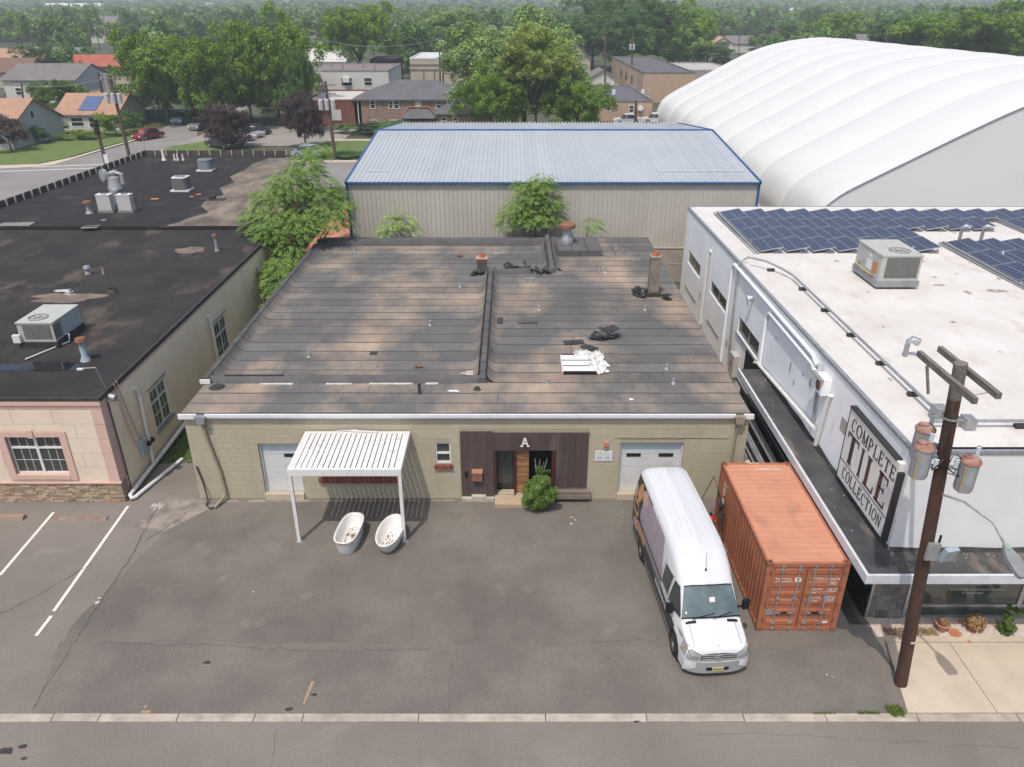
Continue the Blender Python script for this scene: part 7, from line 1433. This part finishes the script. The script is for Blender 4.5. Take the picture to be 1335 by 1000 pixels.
def wire(label, a, b_, sag=.8): a, b_ = Vector(a), Vector(b_); m = MB(); m.tube([a + (b_ - a) * t - Vector((0, 0, sag * 4 * t * (1 - t))) for t in [i / 12 for i in range(13)]], .035, 4); m.build('overhead_wire', greym, label=label, cat='wire')
wire('overhead cable from the tall pole down to the tan gabled house', Yp(789, 69, 180), Yp(737, 80, 205)); wire('overhead cable joining the two tall poles beyond the tan building', Yp(789, 69, 180), Yp(823, 75, 182)); wire('long overhead wire passing over the red car street', Yp(143, 101, G(169, 206)[1]), Yp(-40, 90, 160), 2); wire('overhead wire between the transformer pole and the far crossarm pole', Yp(424, 108, 98), Yp(388, 41, 172), 1)
wire('overhead wire from the crossarm pole to the brown poles', Yp(388, 42, 172), Yp(577, 50, 152), 2)
x, y, _ = G(190, 199); st = thing('stop_sign', 'red stop sign standing at the street corner beyond the black roof edge', 'sign', (x, y, 0)); m = MB(); m.tube([(x, y, 0), (x, y, 2.6)], .05, 6); m.build('post', galv, st); m = MB(); m.prism([(x + .42 * cos(pi / 8 + k * pi / 4), 2.6 + .42 * sin(pi / 8 + k * pi / 4)) for k in range(8)], 'y', y - .08, y - .05); m.build('face', redr, st); text('lettering', 'STOP', .26, whitep, st, (x, y - .085, 2.6), (1, 0, 0), (0, 0, 1), .002)
fn = thing('green_fence', 'dark green mesh fence along the yard behind the red car', 'fence', (-57, 130, 0)); gm = mat('green_screen', (.03, .10, .075), rough=.8)
for k in range(8): m = MB(); m.box(-62 + k * 1.6, -60.45 + k * 1.6, 133.4, 133.45, 0, 1.8); m.build('fence_panel', gm, fn); m = MB(); m.cyl(-62 + k * 1.6, 133.42, 0, 1.95, .05); m.build('fence_post', greym, fn)
# --------- trees
LM = {'maple': leafmat('maple_leaf', (.095, .19, .022), (.19, .30, .04), .28, .22), 'deep': leafmat('deep_green_leaf', (.055, .135, .03), (.115, .215, .05), .3, .22), 'lime': leafmat('yellow_green_leaf', (.20, .29, .05), (.36, .44, .11), .3, .22), 'plum': leafmat('plum_leaf', (.07, .045, .05), (.13, .09, .09), .6, .25), 'grey': leafmat('grey_green_leaf', (.14, .225, .07), (.22, .31, .10), .3, .22)}
def unit(seed, nl, leaf, nc, ns, rc, mt, low=-.85):
    r = random.Random(seed); out = []
    for cx, cy, cz, cr in crown_clumps(seed, 1, 1, 1, nc, .32, low)[:-2]:
        for _ in range(ns):
            a = r.uniform(0, 2 * pi); u = r.uniform(-.5, 1); q = math.sqrt(1 - u * u); k = cr * r.uniform(.65, 1.0); p = (cx * .93 + q * cos(a) * k, cy * .93 + q * sin(a) * k, cz * .9 + u * k)
            out.append((*p, rc * r.uniform(.6, 1.35)))
    return leaf_cloud('crown', out, nl, leaf, LM[mt], seed, .6)
UC = {}
def crown_me(mt, q, k):
    key = (mt, q, k)
    if key not in UC: UC[key] = unit(hash((mt, q, k)) % 1000 if 0 else (sum(map(ord, mt)) * 7 + 'ABC'.index(q) * 31 + k * 13) % 997, {'A': 38000, 'B': 10000, 'C': 2600}[q], {'A': .024, 'B': .038, 'C': .07}[q], {'A': 36, 'B': 20, 'C': 12}[q], {'A': 12, 'B': 8, 'C': 5}[q], {'A': .105, 'B': .14, 'C': .2}[q], mt)
    return UC[key]
tk = {}
def trunk_me(k):
    if k not in tk: o = trunk_mesh(.34, .75, .035, .75, k).build('trunk', barkm, None, world=False); tk[k] = o.data; bpy.data.objects.remove(o)
    return tk[k]
tr_ = random.Random(50)
def tree(label, x, y, r_, ztop, zbot, mt='maple', q='A', group=None, name='tree', k=None, ry=None, cat='tree'):
    k = tr_.randrange(3) if k is None else k; t = thing(name, label, cat, (x, y, 0), 0, group)
    c = bpy.data.objects.new('crown', crown_me(mt, q, k)); lk(c, t); c.location = (0, 0, (ztop + zbot) / 2); c.scale = (r_, ry or r_, (ztop - zbot) / 2 * 1.03); c.rotation_euler = (0, 0, tr_.uniform(0, 6.28))
    g = bpy.data.objects.new('trunk', trunk_me(k)); lk(g, t); g.scale = (r_ * 1.0, r_ * 1.0, ztop * .98); return t
def ptree(label, px, y, hpx, pyt, pyb, mt='maple', q='A', **kw):
    x, _, zt = Yp(px, pyt, y); zb = max(.2, Yp(px, pyb, y)[2]); d = y * .9 + (CAMH - 8) * .44; return tree(label, x, y, hpx * d / FPX, zt, zb, mt, q, **kw)
ptree('broad green maple at the left of the big maples, its edge over the red roof', 196, 130, 58, 27, 178)
ptree('big dense green maple in the middle of the street trees', 272, 124, 64, 24, 196, k=1)
ptree('big bright green maple at the right of the street trees', 345, 134, 64, 6, 180, k=2); ptree('dark green tree hanging over the car park beside the white buildings', 382, 120, 26, 60, 165, 'deep')
ptree('dark green lower tree behind the left purple tree', 240, 133, 42, 80, 185, 'deep'); ptree('dark green low tree under the right end of the street maples', 318, 131, 46, 85, 182, 'deep'); ptree('dark green low tree under the left street maple beside the fence', 196, 138, 34, 85, 172, 'deep')
ptree('dark purple leaved tree beside the grass at the end of the black roof', 290, 106, 34, 135, 196, 'plum'); ptree('dark purple leaved tree at the right side of the car park', 391, 107, 31, 124, 196, 'plum', k=2)
ptree('tall bright green tree rising beyond the white block building', 462, 185, 52, -6, 92, 'maple'); ptree('rounded dark tree between the tall tree and the brown poles', 545, 235, 44, 28, 100, 'deep'); ptree('grey green tree rising behind the long beige building', 598, 250, 55, 6, 82, 'grey'); ptree('bright green tree behind the right end of the beige building', 622, 225, 34, 38, 84, 'maple', 'B')
ptree('huge green tree with yellowish top standing behind the metal warehouse', 684, 116, 98, 24, 190, 'grey', k=0); ptree('green lower right part tree of the clump behind the metal warehouse', 756, 108, 46, 92, 190, 'maple', k=1); ptree('dark green lower left tree of the clump behind the metal warehouse', 640, 108, 46, 78, 190, 'maple', k=2); ptree('yellow green tree leaning out of the clump top behind the warehouse', 700, 108, 52, 28, 118, 'lime', k=1)
ptree('tall dark tree behind the narrow tan gabled house', 776, 250, 52, -8, 92, 'deep'); ptree('tallest dark green tree behind the two tall poles', 838, 235, 62, -12, 104, 'deep', k=1); ptree('tall green tree just left of the far dome end', 893, 240, 50, -2, 100, 'maple', k=2); ptree('small pale green tree behind the long tan building', 838, 215, 28, 68, 98, 'grey', 'B'); ptree('dark tree between the far tan buildings and the dome', 925, 250, 36, 50, 92, 'deep', 'B')
ptree('round green tree in front of the large white house', 70, 138, 34, 98, 155, 'maple', k=1); ptree('dark green tree left of the red roofed building', 96, 190, 20, 78, 112, 'deep', 'B'); ptree('yellow green small tree by the light blue gable', 20, 112, 22, 138, 178, 'lime', 'B'); ptree('dark purple round tree at the left edge of the lawn', 2, 104, 28, 150, 196, 'plum', 'B'); ptree('dark green tree beyond the white house at far left', 48, 215, 34, 58, 100, 'deep', 'B')
for px, y, h, a, b_, mt, lab in ((45, 110, 17, 165, 190, 'deep', 'dark green rounded shrub beside the light blue gable'), (75, 119, 16, 157, 186, 'maple', 'domed clipped shrub in front of the bungalow'), (80, 113, 15, 175, 192, 'maple', 'low rounded shrub at the front of the lawn hedges'), (115, 114, 20, 172, 188, 'maple', 'long low clipped hedge mound on the lawn'), (98, 115, 10, 168, 192, 'lime', 'brown tipped shrub between the lawn hedges'), (146, 117, 22, 148, 184, 'maple', 'big green hedge by the red car'), (130, 118, 12, 145, 172, 'lime', 'yellow flowered bush behind the signal pole'), (170, 121, 18, 146, 172, 'deep', 'dark green bush right of the big hedge'), (500, 119, 38, 158, 182, 'deep', 'long dark hedge under the brick house windows'), (452, 120, 20, 160, 184, 'maple', 'green hedge mound left of the brick house'), (478, 118, 14, 160, 180, 'plum', 'reddish shrub between the hedges of the brick house'), (455, 100.5, 30, 199, 211, 'deep', 'low dark hedge at the street edge beside the warehouse')):
    ptree(lab, px, y, h, a, b_, mt, 'B', name='shrub', cat='shrub')
ptree('leafy tree beyond the right shoulder of the dome', 1180, 215, 42, 22, 75, 'deep', k=0); ptree('large green tree beyond the dome, second from the right edge', 1235, 205, 60, 10, 80, 'maple', k=1); ptree('large green tree beyond the dome at the right edge of the picture', 1310, 195, 60, 2, 82, 'maple', k=2); ptree('dark tree between the two large trees beyond the dome', 1275, 225, 45, 4, 75, 'deep', k=1); ptree('rounded bright green tree behind the middle of the dome ridge', 1100, 270, 38, 14, 60, 'maple', 'B'); ptree('green tree left of the brown house above the dome ridge', 1070, 280, 26, 24, 60, 'grey', 'B'); ptree('dark far tree behind the dome ridge left of the brown house', 1040, 300, 26, 30, 58, 'deep', 'B')
ptree('low green tree above the dome top edge', 1000, 300, 24, 42, 70, 'grey', 'B'); ptree('tall tree at the right beyond the picture edge of the dome', 1370, 210, 60, 0, 85, 'deep', 'B')
# trees of the wooded town behind, each one its own
ex = [(60, 175, 0, 199), (395, 520, 0, 184), (520, 660, 0, 200), (725, 800, 0, 203), (800, 960, 0, 222), (0, 60, 0, 230), (1120, 1165, 0, 300), (925, 985, 0, 335)]
occ = []; n = 0; tries = 0
fl = {'maple': 'mid green broad tree in the wooded town beyond the rooftops', 'deep': 'dark green broad tree in the wooded town beyond the rooftops', 'grey': 'grey green broad tree in the wooded town beyond the rooftops'}
while n < 285 and tries < 14000:
    tries += 1; y = 175 + 330 * tr_.random() ** .8; px = tr_.uniform(-80, 1420); x = Yp(px, 60, y)[0]; r_ = tr_.uniform(4.5, 7.5)
    if 22 < x < 80 and y < 158: continue
    if any(a - 8 < px < b_ + 8 and c < y < d for a, b_, c, d in ex): continue
    if any((x - ox) ** 2 + (y - oy) ** 2 < (orr + r_) ** 2 * .38 for ox, oy, orr in occ): continue
    if any(abs(x - Yp(f_[0], f_[1], f_[2])[0]) < f_[3] / 2 + r_ and -30 < y - f_[2] < 14 for f_ in fh): continue
    occ.append((x, y, r_)); mt = tr_.choice(('maple', 'deep', 'deep', 'grey')); zt = tr_.uniform(9.5, 14.5) if y < 300 else tr_.uniform(11, 17.5)
    kd = {'maple': 'mid green', 'deep': 'dark green', 'grey': 'grey green'}[mt]; wh_ = 'behind the left houses' if px < 110 else 'beyond the street maples' if px < 400 else 'beyond the brick house' if px < 660 else 'beyond the tall twin poles' if px < 940 else 'above the dome ridge' if px < 1160 else 'at the far right beyond the dome'; dd = 'nearer' if y < 270 else 'middle distance' if y < 380 else 'far off'
    tree('%s %s tree in the woods %s' % (dd, kd, wh_), x, y, r_, zt, 1.2, mt, 'C', group='%s %s trees %s' % (dd, kd, wh_) if 1 else '%s trees in the wooded town' % mt.replace('maple', 'mid green').replace('deep', 'dark green').replace('grey', 'grey green')); n += 1
# distant unbroken woods: one mass
rg = np.random.default_rng(4); base = {}
for i in range(3):
    me = leaf_cloud('x', crown_clumps(i + 3, 1, 1, .9, 14, .4, -.1), 150, .21, LM['deep'], i); co = np.empty(len(me.vertices) * 3); me.vertices.foreach_get('co', co); base[i] = co.reshape(-1, 3); bpy.data.meshes.remove(me)
for nm, mt, N, ymax in (('far_woods', 'deep', 1500, 1700), ('far_woods', 'maple', 1500, 2600)):
    V = []
    for i in range(N):
        y = 440 + (ymax - 440) * rg.random() ** 1.5; x = rg.uniform(-.80, .80) * (y + 40); s = rg.uniform(5.5, 9) * (1 + y / 1400); h = rg.uniform(9, 15) * (1 + max(0, y - 900) / 3500)
        V.append(base[i % 3] * np.array([s, s, h * .5]) + np.array([x, y, h * .5 + max(0, y - 480) * .014]))
    V = np.concatenate(V); nq = len(V) // 4; me = bpy.data.meshes.new(nm); me.vertices.add(len(V)); me.vertices.foreach_set('co', V.ravel()); me.loops.add(4 * nq); me.loops.foreach_set('vertex_index', np.arange(4 * nq)); me.polygons.add(nq); me.polygons.foreach_set('loop_start', np.arange(0, 4 * nq, 4)); me.polygons.foreach_set('loop_total', np.full(nq, 4)); me.update(); me.materials.append(LM[mt]); tag(lk(bpy.data.objects.new(nm, me)), kind='stuff')
# --------- hills
hm = mat('wooded_hill', (.035, .065, .03), (.06, .095, .04), .012, .95, grain=.25, bscale=.05, c3=(.5, .48, .45), scale3=.035, lo3=.70, hi3=.72)
nx, ny = 120, 40; V = []
from mathutils import noise as mn
for j in range(ny):
    y = 480 + 5320 * j / (ny - 1)
    for i in range(nx): x = (i / (nx - 1) - .5) * 2 * y * .85; t = max(0, (y - 1500) / 4300); V.append((x, y, -.1 + .014 * min(y - 480, 1500) + 80 * t ** 1.1 * (.75 + .5 * mn.noise(Vector((x * .0011, y * .0008, 3)))) + 12 * t * mn.noise(Vector((x * .006, y * .004, 7)))))
m = MB(); m.add(V, [(j * nx + i, j * nx + i + 1, (j + 1) * nx + i + 1, (j + 1) * nx + i) for j in range(ny - 1) for i in range(nx - 1)]); m.build('hills', hm, kind='structure', smooth=2)
b = MB(); r = random.Random(3)
for i in range(70): y = r.uniform(1100, 3000); x = r.uniform(-.6, .6) * y; z = .014 * min(y - 480, 1500) + 80 * (max(0, y - 1500) / 4300) ** 1.1 + 8; w = r.uniform(10, 24); b.box(x, x + w, y, y + 10, z - 6, z + 4)
b.build('distant_houses', wbl, kind='stuff')
# --------- ailanthus trees behind the main roof
ail = leafmat('ailanthus_leaf', (.15, .27, .055), (.25, .37, .085), .9, .3)
def frond_tree(label, x, y, clumps, nf, L, seed, name='ailanthus_tree', base=(0, 0)):
    t = thing(name, label, 'tree', (x, y, 0)); r = random.Random(seed); V = []; tot = sum(c[3] ** 2 for c in clumps)
    for c in clumps:
        for _ in range(int(nf * c[3] ** 2 / tot)):
            u = r.uniform(-.35, 1); a = r.uniform(0, 2 * pi); q = math.sqrt(1 - u * u); k = c[3] * r.uniform(.35, .95); p = Vector((c[0] + q * cos(a) * k, c[1] + q * sin(a) * k, c[2] + u * k)); a += r.uniform(-.5, .5)
            d = Vector((cos(a), sin(a), r.uniform(.1, .6))).normalized(); sd = Vector((-sin(a), cos(a), 0)); ll = L * r.uniform(.6, 1.15); n = 8; p0 = p; g = r.uniform(.10, .18)
            for i in range(n):
                d = (d + Vector((0, 0, -g))).normalized(); p1 = p0 + d * ll / n; w = ll * (.20 + .14 * sin(pi * (i + .6) / n)) * .85; lw = ll / n * .42
                for s_ in (-1, 1): b0 = p1; tip = p1 + sd * s_ * w + d * w * .35 + Vector((0, 0, -w * r.uniform(.15, .5))); mid = (b0 + tip) / 2; V += [b0, mid + d * lw, tip, mid - d * lw]
                p0 = p1
    me = bpy.data.meshes.new('crown'); me.from_pydata([tuple(v) for v in V], [], [(4 * i, 4 * i + 1, 4 * i + 2, 4 * i + 3) for i in range(len(V) // 4)]); me.materials.append(ail); lk(bpy.data.objects.new('crown', me), t)
    m = MB(); zt = max(c[2] for c in clumps); m.tube([(0, 0, 0), (.1, 0, zt * .4), (0, .1, zt * .75)], [.16, .12, .06], 7)
    for c in clumps: m.tube([(.08, 0, zt * .3), (c[0] * .6, c[1] * .6, (zt * .3 + c[2]) / 2), (c[0], c[1], c[2])], [.07, .045, .02], 5)
    m.build('trunk', mat('smooth_bark', (.25, .23, .20), rough=.9) if 'smooth_bark' not in bpy.data.materials else bpy.data.materials['smooth_bark'], t, world=False); return t
frond_tree('large bright green feathery tree overhanging the black roof in the gap beside the felt roof', -13.4, 46.5, [(-2.1, 0, 5.2, 1.15), (-1.2, .5, 6.2, 1.4), (-.2, 1, 7.0, 1.5), (.7, 2, 7.9, 1.25), (1.5, 1.5, 6.5, 1.4), (-1.0, -.8, 4.9, 1.4), (.6, -.5, 5.0, 1.5), (2.2, .3, 5.2, 1.3), (-1.6, -.6, 4.1, 1.1), (.0, -1.4, 3.6, 1.2), (2.9, 1.0, 5.8, .85), (1.1, 3.0, 8.7, .9)], 4600, .5, 5)
frond_tree('small bright leafy tree low in the alley against the beige side wall', -13.5, 42.0, [(.2, 0, 2.6, 1.1), (.5, -1.2, 2.0, .9), (-.2, 1.0, 3.2, 1.0), (.3, -2.5, 1.4, .7)], 620, .55, 8, name='sapling')
frond_tree('round feathery green tree behind the roof vent in front of the warehouse wall', 1.45, 49.6, [(0, 0, 6.2, 1.1), (-1.0, 0, 5.2, 1.1), (1.0, .1, 5.6, 1.05), (.5, 0, 6.9, .8), (-1.6, -.1, 4.4, .9), (0, -.3, 4.7, 1.2), (1.1, 0, 4.6, .9), (-.7, .1, 6.6, .7)], 1500, .5, 11)
frond_tree('small feathery sapling peeping over the back parapet at left of the warehouse wall', -7.3, 49.4, [(0, 0, 4.5, .8), (.5, 0, 4.0, .6), (-.5, 0, 4.0, .6)], 46, 1.0, 12, name='sapling'); frond_tree('small feathery sapling beside the raised curb in front of the warehouse wall', 5.0, 49.6, [(0, 0, 4.2, .6)], 22, .8, 13, name='sapling')
# ================================================================ AIR
hz = bpy.data.materials.new('haze_air'); hz.use_nodes = True; N = hz.node_tree.nodes; N.clear(); o = N.new('ShaderNodeOutputMaterial'); v = N.new('ShaderNodeVolumePrincipled'); v.inputs['Color'].default_value = (.86, .94, 1, 1); v.inputs['Density'].default_value = .0005; v.inputs['Anisotropy'].default_value = 0; hz.node_tree.links.new(v.outputs[0], o.inputs['Volume'])
m = MB(); m.box(-6500, 6500, -320, 6400, -3.9, 150); m.build('haze', hz, kind='stuff')
